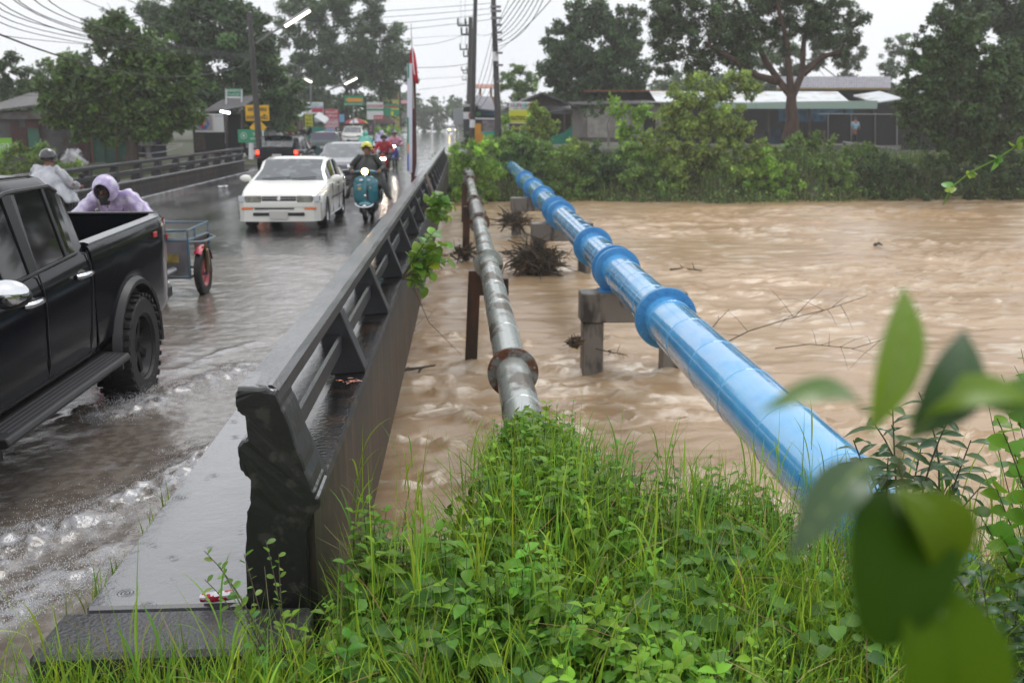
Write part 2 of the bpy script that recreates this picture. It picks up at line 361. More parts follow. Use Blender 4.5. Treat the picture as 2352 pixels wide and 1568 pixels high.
poly_sheet('road_shoulder', [(-14.5, 50), (-8.6, 45), (-9.24, 60), (-9.54, 400), (-14.5, 400)], .02, mat('muddy shoulder', (.07, .065, .06), (.045, .05, .03), .6, .4, .6, rough=.3, bump=.3, bs=6))
# deck and footways
tag(MB().box(-8.75, -.9, 4.0, 43.4, -.45, -.012).build('bridge_deck', WCON2), kind='structure')
tag(MB().rbox(-1.53, -.88, 3.86, 43.4, -.3, .15, .012).build('footway', SIDE), kind='structure')
tag(MB().rbox(-8.66, -8.2, 3.0, 47, -.3, .15, .02).build('far_side_kerb', PAVE), kind='structure')
tag(MB().rbox(-1.62, -.6, 3.5, 3.852, -.4, .138, .02).build('footway_end_slab', mat('rough wet concrete slab', (.05, .05, .054), (.03, .03, .03), 5, rough=.28, bump=.4, bs=50, coat=.3)), kind='structure')

# ------------------------------------------------------------------ bridge railings
def jag(poly, d=.006, n=2):      # chipped outline
    out = []
    for i in range(len(poly)):
        a, b = np.array(poly[i]), np.array(poly[(i + 1) % len(poly)]); out.append(tuple(a))
        for k in range(1, n + 1): out.append(tuple(a + (b - a) * k / (n + 1) + RNG.normal(0, d, 2)))
    return out
def railing(x, y0, y1, sg, label, near_end, w=.075):
    """cap rail, middle rail, slanted fins, parapet edge beam; built with its road side at x, outside in direction sg"""
    t = thing('bridge_railing', label, 'railing', (x, y0, 0))
    def S(lst): return [(sg * a, b) for a, b in lst] if sg > 0 else [(sg * a, b) for a, b in lst][::-1]
    ys = list(np.arange(y0 + .24, y1, 1.95))
    cap = S([(.0, .99), (.0, 1.04), (.012, 1.07), (.13, 1.07), (.155, 1.045), (.155, .985), (.14, .97), (.02, .97)])
    yy = [y0 + .02] + list(np.linspace(y0 + .05, y1, 90)); P = []
    for q in yy: P.append([(a + .0035 * (fbm(q * 3 + a * 9, b * 20.) - .5) * 2, q - y0, b + .003 * (vnoise(q * 4., a * 30.) - .5)) for a, b in cap])
    m = MB().grid(P, closev=True); m.f.append([i for i in range(8)][::-1]); m.f.append([m.n - 8 + i for i in range(8)])
    m.build('cap_rail', WCON, t, world=False)
    m = MB(); segs = [(y0 + .24, ys[0])] + [(a + .05, b - .05) for a, b in zip(ys, ys[1:])]
    mb = MB()
    for a, b in zip(ys, ys[1:] + [y1]):
        mb.rbox(*sorted((sg * .015, sg * .155)), a - y0 + .001, b - y0 - .001, .715, .835, .014)
    mb.build('middle_rail', WCON, t, world=False)
    # edge beam: top ledge slopes out to the girder face
    beam = S([(.03, -.44), (.015, .30), (.03, .45), (.0, .47), (.0, .53), (.03, .56), (.11, .575), (.29, .59), (.30, .56), (.275, .53), (.275, -.44)])
    MB().prism(beam, .02, y1 - y0, 'y').build('edge_beam', WCON2, t, world=False)
    for q in ys:           # fin: tall post inside with a brace slanting down to the outer edge
        f = MB(); fp = S([(.02, .575), (.02, .968), (.15, .975), (.288, .615), (.288, .588), (.11, .573)])
        f.prism(fp, q - y0 - w, q - y0 + w, 'y'); f.build('post', WCON, t, world=False, bevel=.008)
    if near_end:
        ep = [(-.0, 1.07), (.11, 1.07), (.15, 1.05), (.18, .97), (.23, .80), (.28, .635), (.302, .60), (.306, .56), (.27, .525), (.245, .45), (.245, -.5), (-.02, -.5),
              (-.01, .37), (-.0, .49), (.01, .54), (.025, .58), (.03, .69), (-.01, .735), (-.015, .82), (.005, .845), (.03, .86), (.022, .965), (-.008, .985), (-.012, 1.035)]
        e = MB(); pl = jag(ep, .002, 3); lay = []
        for k, (dy, sc) in enumerate([(-.022, .965), (-.012, .99), (0, 1), (.08, 1), (.24, 1)]):
            lay.append([(.12 + (a - .12) * sc, dy + (.006 * (vnoise(a * 60., b * 60.) - .5) if k < 3 else 0), .3 + (b - .3) * (1 - (1 - sc) * .5)) for a, b in pl])
        n = len(pl); e.grid(lay, closev=True); e.f.append(list(range(n))); e.f.append([e.n - n + i for i in range(n)][::-1])
        # knobbly rough face
        e.build('end_post', ROUGHC, t, world=False)
    return t
rr = railing(-.865, 3.9, 42.6, 1, 'black wet concrete bridge railing with slanted fins, beside the brown river and the pipes', True)
rr.rotation_euler.z = -.0105
lr = railing(-8.62, 3.0, 42.6, -1, 'dark concrete bridge railing on the far side of the road, behind the riders', False, .13)

# ------------------------------------------------------------------ pipes
def bolts(m, x, y, z, R0, n, th, s, yo):
    for k in range(n):
        a = 2 * math.pi * (k + .5) / n; c = (x + R0 * math.cos(a), y + yo, z + R0 * math.sin(a)); m.cyl((c[0], c[1] - th, c[2]), (c[0], c[1] + th, c[2]), s, 6)
def pxl(Y): return 2.235 + .0138 * (Y - 5)            # blue pipe centre line
pb = thing('water_pipe', 'bright blue flanged water pipe crossing the river on concrete trestles', 'pipe', (2.3, 10, 0))
rB = .25
segs = [(4.6, 10.55), (10.65, 14.5), (14.95, 16.6), (17, 22.6), (22.95, 27.2), (28.0, 30.2), (31.3, 36.6), (37.7, 41), (41.9, 49.5)]
def ridged(y0, y1, step, fx, z, r, n, dr=.004):
    P = [y0]; Rr = [r]; q = math.ceil(y0 / step) * step + .3
    while q < y1 - .1: P += [q - .012, q - .004, q + .004, q + .012]; Rr += [r, r + dr, r + dr, r]; q += step
    m = MB(); m.tube([(fx(y), y, z) for y in P + [y1]], Rr + [r], n); return m
ridged(4.45, 49.5, 1.0, pxl, 0, rB, 48).build('pipe_run', STEELB, pb, smooth=14)
el = MB(); el.tube([(pxl(4.55), 4.6, 0), (pxl(4.4) + .01, 4.45, -.01), (2.27, 4.28, -.07), (2.3, 4.15, -.2), (2.31, 4.1, -.4), (2.31, 4.1, -.9)], rB + .002, 40)
el.build('pipe_elbow', STEELB, pb, smooth=40)
for y in (10.6, 17.0, 22.9, 28.4, 37.3):
    f = MB(); x = pxl(y)
    for o in (-.021, .021): f.lathe([(rB - .01, o - .018), (rB + .085, o - .018), (rB + .09, o - .014), (rB + .09, o + .014), (rB + .085, o + .018), (rB - .01, o + .018)], (x, y, 0), 'y', 48)
    bolts(f, x, y, 0, rB + .052, 18, .062, .014, 0); f.build('flange', STEELB2, pb, smooth=30)
def trestle(y, xl, xr, label):
    t = thing('pipe_trestle', label, 'trestle', (xl, y, -1.5), group='concrete trestles under the blue pipe')
    MB().rbox(xl - .18, xr + .18, y - .19, y + .25, -.72, -.29, .015).build('cross_beam', PIERC, t)
    for a in (xl, xr): MB().rbox(a - .15, a + .15, y - .14, y + .16, -3.2, -.722, .015).build('column', PIERC, t)
    return t
def saddle(y):
    x = pxl(y); s = thing('pipe_saddle', 'blue steel cradle carrying the pipe on a trestle', 'saddle', (x, y, -.29))
    return s
for i, (y, xl, xr, lb) in enumerate([(14.1, 2.0, 3.17, 'grey concrete trestle nearest, its beam streaked black, under the third flange of the blue pipe'),
                                     (24.1, 2.07, 3.2, 'concrete trestle in the middle of the river with a driftwood tangle round its columns'),
                                     (32.4, 2.05, 3.2, 'farthest concrete trestle by the overgrown bank')]):
    trestle(y, xl, xr, lb)
    x = pxl(y); yy = y + .15
    c = MB()
    for o in (-.17,):      # collar plates and legs
        pf = []
        for k in range(25):
            a = R(-35) + R(250) * k / 24; pf.append((x + (rB + .075) * math.cos(a), (rB + .075) * math.sin(a)))
        pf += [(x - .27, -.2), (x - .2, -.42 + .17), (x + .2, -.42 + .17), (x + .27, -.2)]
    c.lathe([(rB, -.03), (rB + .085, -.03), (rB + .085, .03), (rB, .03)], (x, yy - .1, 0), 'y', 48)
    c.lathe([(rB, .28), (rB + .085, .28), (rB + .085, .34), (rB, .34)], (x, yy - .1, 0), 'y', 48)
    c.build('collar', STEELB2, pb, smooth=30)
    c = MB(); sk = [(x - rB - .06, .0), (x - .22, -.27), (x + .22, -.27), (x + rB + .06, .0), (x + rB * .9, -.1), (x, -.235), (x - rB * .9, -.1)]
    c.prism(sk, yy - .16, yy + .3, 'y'); c.box(x - .27, x + .27, y - .17, y + .24, -.288, -.272)
    c.build('saddle', STEELB2, pb)
pg = thing('rusty_pipe', 'thin weathered grey pipe with rusty flanges between the railing and the blue pipe', 'pipe', (.5, 8, .07))
rG, gz = .142, .07
def gxl(Y): return .47 + .0045 * (Y - 6)
ridged(4.6, 41.5, 1.3, gxl, gz, rG, 40, .0035).build('pipe_run', GREYP, pg, smooth=14)
for k, (y, dr, th, mt) in enumerate([(8.0, .07, .02, RUST), (14.5, .075, .03, GREYP), (20.6, .075, .03, RUST), (25.6, .075, .03, RUST), (35.2, .08, .05, RUST), (37.5, .07, .05, GREYP), (40.6, .07, .06, GREYP)]):
    f = MB()
    for o in (-th * .6, th * .6): f.lathe([(rG - .01, o - th * .4), (rG + dr, o - th * .4), (rG + dr, o + th * .4), (rG - .01, o + th * .4)], (gxl(y), y, gz), 'y', 40)
    bolts(f, gxl(y), y, gz, rG + dr * .58, 12, th * 1.2 + .018, .012, 0); f.build('flange', mt, pg, smooth=30)
m = MB(); m.tube([(gxl(21), 20.9, gz), (gxl(24), 24.3, gz)], rG + .03, 32); m.build('repair_sleeve', mat('brown sleeve', (.12, .09, .075), (.2, .2, .19), 4, rough=.35, coat=.3), pg, smooth=40)
for (y, x0, xb, lb) in [(14.75, .31, .17, 'dark rusty steel post nearest, leaning beside the grey pipe'), (26.2, .36, .26, 'dark rusty steel post in midstream under the grey pipe'), (36.4, .42, .36, 'far rusty steel post under the grey pipe by the bank')]:
    t = thing('steel_post', lb, 'post', (x0, y, -1.5), group='rusty steel posts under the grey pipe')
    MB().obox(((x0 + xb) / 2, y - .08, -1.45), (.09, 0, 0), (0, .09, 0), ((x0 - xb) / 2, 0, 1.4)).build('column', DRUST, t)
    MB().box(x0 - .06, x0 + .5, y - .16, y, -.42, -.17).build('bracket_arm', DRUST, t)
# ------------------------------------------------------------------ leaves
def leafmat(name, c, rough=.42, sub=.28, c2=None, spec=.5): return mat(name, c, c2, 1.2, .4, .6, rough=rough, attr=True, sub=sub, spec=spec)
def tmpl(ws, fold=.12, droop=.25, n=4):
    """leaf template: half widths along the midrib; returns verts (length 1) and triangles"""
    k = len(ws); V = []; T = []
    for i, w in enumerate(ws):
        t = i / (k - 1); z = -droop * t * t
        V += [(t, -w, z + fold * w * 2), (t, 0, z), (t, w, z + fold * w * 2)]
    for i in range(k - 1):
        a, b = 3 * i, 3 * i + 3
        T += [(a, b, b + 1), (a, b + 1, a + 1), (a + 1, b + 1, b + 2), (a + 1, b + 2, a + 2)]
    return np.array(V), np.array(T)
OVATE = tmpl([.02, .2, .3, .28, .17, .0], .2, .3)
HEART = tmpl([.3, .42, .4, .27, .0], .12, .2)
LANCE = tmpl([.02, .12, .16, .13, .0], .2, .45)
ROUND = tmpl([.03, .22, .3, .28, .12], .1, .1)
DIA = (np.array([(0, 0, 0), (.5, -.25, .03), (1, 0, -.06), (.5, .25, .03)]), None)
def unit(a): return a / np.maximum(np.linalg.norm(a, axis=-1, keepdims=True), 1e-9)
def leaves(O, D, N, L, tm, tint):
    O, D, N = map(lambda q: np.asarray(q, float), (O, D, N)); D = unit(D); S = unit(np.cross(N, D)); N = np.cross(D, S)
    T, F = tm; m = len(T); L = np.asarray(L, float)
    V = O[:, None] + L[:, None, None] * (T[None, :, 0, None] * D[:, None] + T[None, :, 1, None] * S[:, None] + T[None, :, 2, None] * N[:, None])
    F = np.array([[0, 1, 2, 3]]) if F is None else F
    Fa = (F[None] + (np.arange(len(O)) * m)[:, None, None]).reshape(-1, F.shape[1])
    return V.reshape(-1, 3), Fa, np.repeat(tint, m, 0)
def join(parts):
    V = []; F = []; T = []; n = 0
    for v, f, t in parts: V.append(v); F.append(f + n); T.append(t); n += len(v)
    return np.concatenate(V), np.concatenate(F), np.concatenate(T)
def tints(n, v=.25, yel=.15, rng=RNG):
    b = np.exp(rng.normal(0, v, n)); y = np.clip(rng.normal(0, yel, n), -.3, .6)
    return np.clip(np.stack([b * (1 + y * 1.3), b * (1 + y * .35), b * (1 - y * .5)], 1), .2, 3)
def blades(B, H, Wd, lean, az, n=6, curl=1.0, tint=None, face=None):
    """grass blades: ribbons of n segments bending over"""
    N = len(B); t = np.linspace(0, 1, n + 1); th = lean[:, None] * (.25 + curl * t[None] ** 1.6)
    ds = H[:, None] / n; dz = np.cos(th) * ds; dr = np.sin(th) * ds
    z = np.concatenate([np.zeros((N, 1)), np.cumsum(dz[:, :-1], 1)], 1); r = np.concatenate([np.zeros((N, 1)), np.cumsum(dr[:, :-1], 1)], 1)
    ca, sa = np.cos(az), np.sin(az); P = B[:, None] + np.stack([r * ca[:, None], r * sa[:, None], z], -1)
    fz = az + np.pi / 2 if face is None else face; S = np.stack([np.cos(fz), np.sin(fz), np.zeros(N)], -1)
    w = Wd[:, None] * np.clip(np.minimum(1, 2.2 * (1 - t[None]) ** .9) * (.7 + .6 * np.minimum(t[None] * 3, 1)), .03, 2) / 2
    V = np.stack([P - S[:, None] * w[..., None], P + S[:, None] * w[..., None]], 2)
    k = (n + 1) * 2; i = np.arange(n) * 2; f = np.stack([i, i + 1, i + 3, i + 2], 1)
    F = (f[None] + (np.arange(N) * k)[:, None, None]).reshape(-1, 4)
    return V.reshape(-1, 3), F, np.repeat(tint, k, 0)
WEEDM = leafmat('fresh weed leaf', (.14, .30, .022), .42, .36, spec=.3); GRASSM = leafmat('grass blade', (.20, .34, .035), .42, .38, spec=.3)
DARKL = leafmat('dark under leaf', (.03, .065, .014), .5, .2)

# ------------------------------------------------------------------ near bank vegetation
def near_edge(x): return bank_edges(x)[0]
def canopy(x, y): return .24 + .1 * fbm(x * 1.6 + 4, y * 1.6, 3) + .17 * np.exp(-((x - .45) / .42) ** 2 - ((y - 4.9) / .9) ** 2) + .10 * np.exp(-((x - 1.3) / .35) ** 2 - ((y - 4.9) / .4) ** 2)
def scatter(n, x0, x1, y0, y1, keep):
    x = RNG.uniform(x0, x1, n); y = RNG.uniform(y0, y1, n); k = RNG.random(n) < keep(x, y); return x[k], y[k]
def onbank(x, y): return (y < near_edge(x) + .5) & ~((x < -.48) & (y > 3.5)) & ~((x < -1.62) & (y > 3.62 + .1 * (x + 1.6)))
def gz0(x, y): return np.maximum(terrain(x, y), -1.4)
# weeds with opposite pointed leaves
def weedmask(x, y):
    d = .22 + .9 * np.exp(-((x - .35) / .75) ** 2) + .9 * np.exp(-((x - 1.35) / .4) ** 2 - ((y - 4.8) / .5) ** 2)
    return onbank(x, y) * np.clip(d * (.2 + 1.3 * fbm(x * 2.2, y * 2.2, 3)), 0, 1) * smooth(.30, .46, fbm(x * 1.9 + 30, y * 1.9 + 7, 3)) * np.where(x < -.5, .12, 1) * np.where(x > 1.8, .5, 1)
wx, wy = scatter(3800, -1.9, 3.4, 2.3, 6.1, weedmask)
O = []; D = []; Nn = []; L = []; TT = []; st = MB()
for x, y in zip(wx, wy):
    z0 = float(gz0(x, y)); top = float(canopy(x, y)) * random.uniform(.5, 1.2) * (.7 + .6 * float(fbm(np.array(x * 2.6 + 11), np.array(y * 2.6), 2))); h = max(top - z0, .16)
    ax, ay = RNG.normal(0, .10, 2); ns = random.randint(4, 6); rot = random.random() * 6.28; sz = random.choice((.04, .055, .07, .095)) * random.uniform(.85, 1.15) * (1.15 if abs(x - .2) < .7 else .85); tn = tints(1, .22, .12)[0] * (.62 + .75 * float(fbm(np.array(x * 1.3 + 60), np.array(y * 1.3), 2)))
    hv = min(h, .42); zb = z0 + h - hv
    st.tube([(x, y, zb), (x + ax * hv * .5, y + ay * hv * .5, zb + hv * .5), (x + ax * hv, y + ay * hv, zb + hv)], [.0028, .0022, .001], 3, False, (.9, .8, .8))
    for k in range(ns):
        t = .35 + .65 * (k / (ns - 1)); p = (x + ax * t * hv, y + ay * t * hv, zb + t * hv); rot += 1.57 + random.uniform(-.3, .3)
        s = sz * (1.15 - .65 * max(0, t - .55) / .45)
        for q in (0, math.pi):
            a = rot + q; el = random.uniform(-.05, .45) + (.5 if k == ns - 1 else 0)
            O.append(p); D.append((math.cos(a) * math.cos(el), math.sin(a) * math.cos(el), math.sin(el))); Nn.append((-math.cos(a) * math.sin(el) + random.gauss(0, .15), -math.sin(a) * math.sin(el) + random.gauss(0, .15), math.cos(el)))
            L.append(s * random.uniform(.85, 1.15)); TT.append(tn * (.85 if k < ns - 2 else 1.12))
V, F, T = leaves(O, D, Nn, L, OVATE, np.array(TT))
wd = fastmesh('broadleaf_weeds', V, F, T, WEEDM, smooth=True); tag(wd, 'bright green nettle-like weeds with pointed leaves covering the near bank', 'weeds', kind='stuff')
so = st.build('weed_stems', DARKL); tag(so, 'thin dark stems under the weeds on the near bank', 'stems', kind='stuff')
# creeper heaped over the end of the grey pipe
O = []; D = []; Nn = []; L = []
def heap(n, cx, cy, cz, rx, ry, rz, s0, s1, up=.5):
    for _ in range(n):
        d = unit(RNG.normal(0, 1, 3)); d[2] = abs(d[2]) * 1.0 - .15; d = unit(d); r = RNG.uniform(.72, 1.05) + .12 * math.sin(d[0] * 9) * math.cos(d[1] * 7)
        O.append((cx + d[0] * rx * r, cy + d[1] * ry * r, cz + d[2] * rz * r)); n_ = unit(d + (0, 0, up) + RNG.normal(0, .35, 3)); Nn.append(n_)
        D.append(np.cross(n_, RNG.normal(0, 1, 3)) + (0, 0, -.35)); L.append(random.uniform(s0, s1))
heap(1500, .47, 5.75, -.05, .27, .5, .42, .03, .062); heap(1500, .5, 5.1, -.35, .62, .75, .62, .035, .07); heap(900, .1, 4.7, -.45, .5, .6, .55, .035, .065)
heap(900, 1.0, 4.9, -.45, .6, .6, .58, .035, .065); heap(700, 1.45, 4.95, -.4, .45, .45, .62, .035, .07); heap(1100, 2.7, 3.7, -.3, 1.0, .6, .6, .04, .08); heap(700, -.35, 4.4, -.5, .35, .5, .5, .035, .06)
V, F, T = leaves(O, D, Nn, L, HEART, tints(len(O), .25, .12) * .85)
tag(fastmesh('creeper_leaves', V, F, T, WEEDM, smooth=True), 'heart-leaved creeper heaped over the buried end of the grey pipe', 'creeper', kind='stuff')
# darker broad leaves in patches, and dead straw
O = []; D = []; Nn = []; L = []
for cx_, cy_, rr_, nn_ in ((.9, 3.6, .35, 150), (-.1, 3.7, .3, 120), (1.6, 3.5, .35, 140), (2.3, 3.3, .4, 160), (.3, 3.2, .3, 90), (-.35, 3.25, .2, 60), (1.2, 4.2, .3, 110), (.1, 4.6, .3, 90)):
    for _ in range(nn_):
        x, y = cx_ + random.gauss(0, rr_ * .6), cy_ + random.gauss(0, rr_ * .6); a = random.random() * 6.28; el = random.uniform(-.3, .4)
        O.append((x, y, float(gz0(x, y)) * .0 + random.uniform(.06, .26) + (-.3 if y > near_edge(x) else 0))); D.append((math.cos(a), math.sin(a), el)); Nn.append((random.gauss(0, .35), random.gauss(0, .35) - .15, 1)); L.append(random.uniform(.04, .09))
V, F, T = leaves(O, D, Nn, L, HEART, tints(len(O), .25, .1)); tag(fastmesh('heart_leaf_weeds', V, F, T, leafmat('deep green heart leaf', (.08, .19, .02), .45, .32, spec=.3), smooth=True), 'darker heart-shaped leaves in patches among the weeds', 'weeds', kind='stuff')
st = MB()
for _ in range(170):
    x, y = random.uniform(-1.2, 2.8), random.uniform(2.9, 4.6)
    if not onbank(np.array(x), np.array(y)): continue
    a = random.random() * 6.28; l = random.uniform(.15, .5); e = random.uniform(.2, 1.2); z = random.uniform(.05, .2)
    st.tube([(x, y, z), (x + math.cos(a) * l * .5 * math.cos(e), y + math.sin(a) * l * .5 * math.cos(e), z + l * .5 * math.sin(e) + .03), (x + math.cos(a) * l * math.cos(e), y + math.sin(a) * l * math.cos(e), z + l * math.sin(e))], [.0022, .0018, .0008], 3, False, tints(1, .35, .1)[0])
tag(st.build('dead_straw', mat('dead straw', (.24, .17, .08), rough=.7, attr=True)), 'tan dead stalks lying through the green weeds', 'straw', kind='stuff')
# grass
def grassmask(x, y): return onbank(x, y) * np.clip(.35 + np.where(x < -.5, .5, 0) + 1.0 * fbm(x * 1.5 + 9, y * 1.5, 3) - .35 * np.exp(-((x - .4) / .5) ** 2), 0, 1)
gx, gy = scatter(42000, -2.6, 4.2, 2.2, 6.0, grassmask); n = len(gx)
B = np.stack([gx, gy, gz0(gx, gy)], 1); cz = canopy(gx, gy)
H = np.clip((cz - B[:, 2]) * RNG.uniform(.6, 1.45, n), .1, 1.3) * np.where(gx < -.9, .8, 1); B[:, 2] = np.maximum(B[:, 2], cz - .75)
H = np.minimum(H, .8)
V1 = blades(B, H, RNG.uniform(.003, .0075, n), np.abs(RNG.normal(.65, .45, n)), RNG.uniform(0, 6.28, n), 6, 1.5, tints(n, .3, .2), RNG.uniform(0, 6.28, n))
tag(fastmesh('grass', V1[0], V1[1], V1[2], GRASSM), 'long wet green grass blades on the near bank', 'grass', kind='stuff')
# tall flowering grass stalks reaching over the water
sx = np.concatenate([RNG.uniform(-.5, 1.9, 70), RNG.uniform(1.9, 3.6, 50), RNG.uniform(-2.2, -.5, 24)]); sy = np.concatenate([RNG.uniform(3.6, 5.0, 70), RNG.uniform(3.4, 4.6, 50), RNG.uniform(2.7, 3.3, 24)])
B = np.stack([sx, sy, np.full(len(sx), .0)], 1); n = len(sx)
q = [blades(B, RNG.uniform(.45, .85, n), np.full(n, .004), np.abs(RNG.normal(.22, .15, n)), RNG.uniform(0, 6.28, n), 8, 1.3, tints(n, .2, .25))]
for rep in range(3):
    hb = RNG.uniform(.1, .4, n); q.append(blades(B + np.stack([RNG.normal(0, .012, n), RNG.normal(0, .012, n), hb], 1), RNG.uniform(.22, .42, n), RNG.uniform(.005, .009, n), np.abs(RNG.normal(.7, .3, n)), RNG.uniform(0, 6.28, n), 8, 1.5, tints(n, .2, .2)))
V, F, T = join([(a, b, c) for a, b, c in q]); tag(fastmesh('tall_grass', V, F, T, GRASSM), 'tall arching grass stalks standing above the weeds', 'grass', kind='stuff')
# grass along the footway edge
gx = np.concatenate([RNG.normal(-1.56, .02, 60), RNG.uniform(-1.55, -.5, 260), RNG.normal(-1.6, .04, 16)]); gy = np.concatenate([RNG.choice([4.1, 4.3, 4.9, 5.1, 5.15], 60) + RNG.normal(0, .07, 60), RNG.normal(3.47, .045, 260), RNG.normal(3.95, .1, 16)]); n = len(gx)
q = blades(np.stack([gx, gy, np.full(n, .0)], 1), RNG.uniform(.06, .24, n), RNG.uniform(.003, .006, n), np.abs(RNG.normal(.4, .3, n)), RNG.uniform(0, 6.28, n), 5, 1.2, tints(n, .3, .3))
tag(fastmesh('kerb_grass', *q, GRASSM), 'sparse grass tufts growing along the flooded edge of the footway', 'grass', kind='stuff')

def sprig(name, label, cat, base, tips, lf, nl, size, m, tm=ROUND, rad=.004, group=None, tv=.2, yel=.15, light=1.):
    """a small plant: stems from base to tips with alternate leaves"""
    t = thing(name, label, cat, base, group=group); s = MB(); O = []; D = []; Nn = []; L = []; base = Vector(base)
    for tip in tips:
        tip = Vector(tip); mid = (base + tip) / 2 + Vector((random.gauss(0, .06), random.gauss(0, .06), .12)) * (tip - base).length
        P = [base * (1 - u) ** 2 + mid * 2 * u * (1 - u) + tip * u * u for u in np.linspace(0, 1, 9)]
        s.tube(P, list(np.linspace(rad, rad * .35, 9)), 5, True)
        for k in range(nl):
            u = lf + (1 - lf) * (k + .5) / nl; p = base * (1 - u) ** 2 + mid * 2 * u * (1 - u) + tip * u * u
            dr = (tip - base).normalized(); a = k * 2.4 + random.random(); side = dr.orthogonal().normalized(); side.rotate(Matrix.Rotation(a, 3, dr))
            d = side * .8 + dr * .45 + Vector((0, 0, random.uniform(-.35, .15))); O.append(p[:]); D.append(d[:]); nn = Vector((random.gauss(0, .35), random.gauss(0, .35) - .25, 1)); Nn.append(nn[:]); L.append(size * random.uniform(.7, 1.2))
    s.build('stem', DRYM, t); V, F, T = leaves(O, D, Nn, L, tm, tints(len(O), tv, yel) * light); fastmesh('foliage', V, F, T, m, t, smooth=True); return t
DRYM = mat('brown plant stem', (.05, .035, .018), (.08, .07, .03), 20, rough=.6)
LIMEL = leafmat('lime green leaf', (.16, .30, .04), .35, .35)
sprig('leafy_sprig', 'small round-leaved lime sprig leaning over the footway beside the broken railing end', 'plant', (-.62, 3.3, .0), [A(470, 1265, 3.5), A(505, 1300, 3.45), A(560, 1270, 3.5), A(530, 1340, 3.4), A(470, 1330, 3.4), A(640, 1270, 3.55), A(610, 1240, 3.6)], .35, 11, .034, LIMEL)
for k, (px, py, Y, tips) in enumerate([(968, 640, 9.5, [(1000, 530), (1025, 560), (1030, 600), (985, 560), (1010, 590), (990, 625), (975, 660)]), (985, 480, 14.5, [(1010, 445), (1040, 470), (1020, 460), (1035, 500), (1005, 500)])]):
    b = A(px, py, Y); b.x = -.50 if k == 0 else -.46
    sprig('wall_plant', ['bright green heart-leaved sapling growing out of the girder side, nearer of two', 'smaller green sapling sprouting from the girder farther along'][k], 'plant', b, [A(x, y, Y - .1 + .05 * i) for i, (x, y) in enumerate(tips)], .3, 13, .11 if k == 0 else .13, LIMEL, HEART, .008, 'saplings on the girder')

# ------------------------------------------------------------------ right-hand bank plants and the close leaves
BROADL = leafmat('broad dark leaf', (.05, .11, .03), .3, .25)
tips = [(1960, 1010), (2000, 960), (2050, 930), (2110, 900), (2180, 960), (2230, 1010), (2120, 1010), (2200, 1080), (2040, 1050), (1990, 1060), (2250, 1120), (2170, 1150)]
sprig('bank_shrub', 'leafy dark green shrub on the bank behind the blurred close leaves', 'shrub', (2.02, 4.0, -.1), [A(x, y, 4.0 + .12 * (i % 4)) for i, (x, y) in enumerate(tips)], .45, 13, .13, BROADL, LANCE, .008)
tips = [(2290, 960), (2340, 900), (2330, 1040), (2280, 1100), (2345, 1150), (2300, 1230), (2350, 1300), (2250, 1180)]
sprig('bank_shrub', 'taller heart-leaved climber at the right-hand edge of the near bank', 'shrub', (2.5, 3.6, -.1), [A(x, y, 3.6 + .1 * (i % 4)) for i, (x, y) in enumerate(tips)], .3, 14, .08, WEEDM, HEART, .006)
tips = [(2250, 1290), (2300, 1380), (2340, 1330), (2335, 1470), (2275, 1440), (2200, 1370), (2352, 1240), (2230, 1480), (2300, 1520), (2180, 1300)]
sprig('bank_shrub', 'dense low leafy shrub in the bottom right-hand corner', 'shrub', (1.95, 2.95, -.1), [A(x, y, 3.05 + .08 * (i % 4)) for i, (x, y) in enumerate(tips)], .25, 22, .07, BROADL, OVATE, .005)
tips = [(2260, 870), (2300, 860), (2345, 800), (2330, 320 + 520), (2310, 930)]
sprig('trailing_vine', 'thin vine with small light leaves reaching up over the water from the bank', 'vine', (2.45, 3.7, .1), [A(x, y, 3.8) for x, y in tips], .5, 5, .06, LIMEL, HEART, .003)
# arching vine from the left of the far right corner
t = thing('climbing_vine', 'pale green tendril arching up in front of the far bank', 'vine', A(2165, 470, 9)); P = [A(x, y, 9 - .01 * i) for i, (x, y) in enumerate([(2166, 470), (2185, 430), (2230, 395), (2290, 365), (2335, 335), (2352, 318)])]
s = MB(); s.tube(P, .008, 5); s.build('stem', LIMEL, t)
O = [p[:] for p in P[1:] for _ in range(3)]; V, F, T = leaves(O, RNG.normal(0, 1, (len(O), 3)), RNG.normal(0, 1, (len(O), 3)) + (0, -.6, .6), RNG.uniform(.05, .13, len(O)), HEART, tints(len(O), .2, .2)); fastmesh('foliage', V, F, T, LIMEL, t, smooth=True)
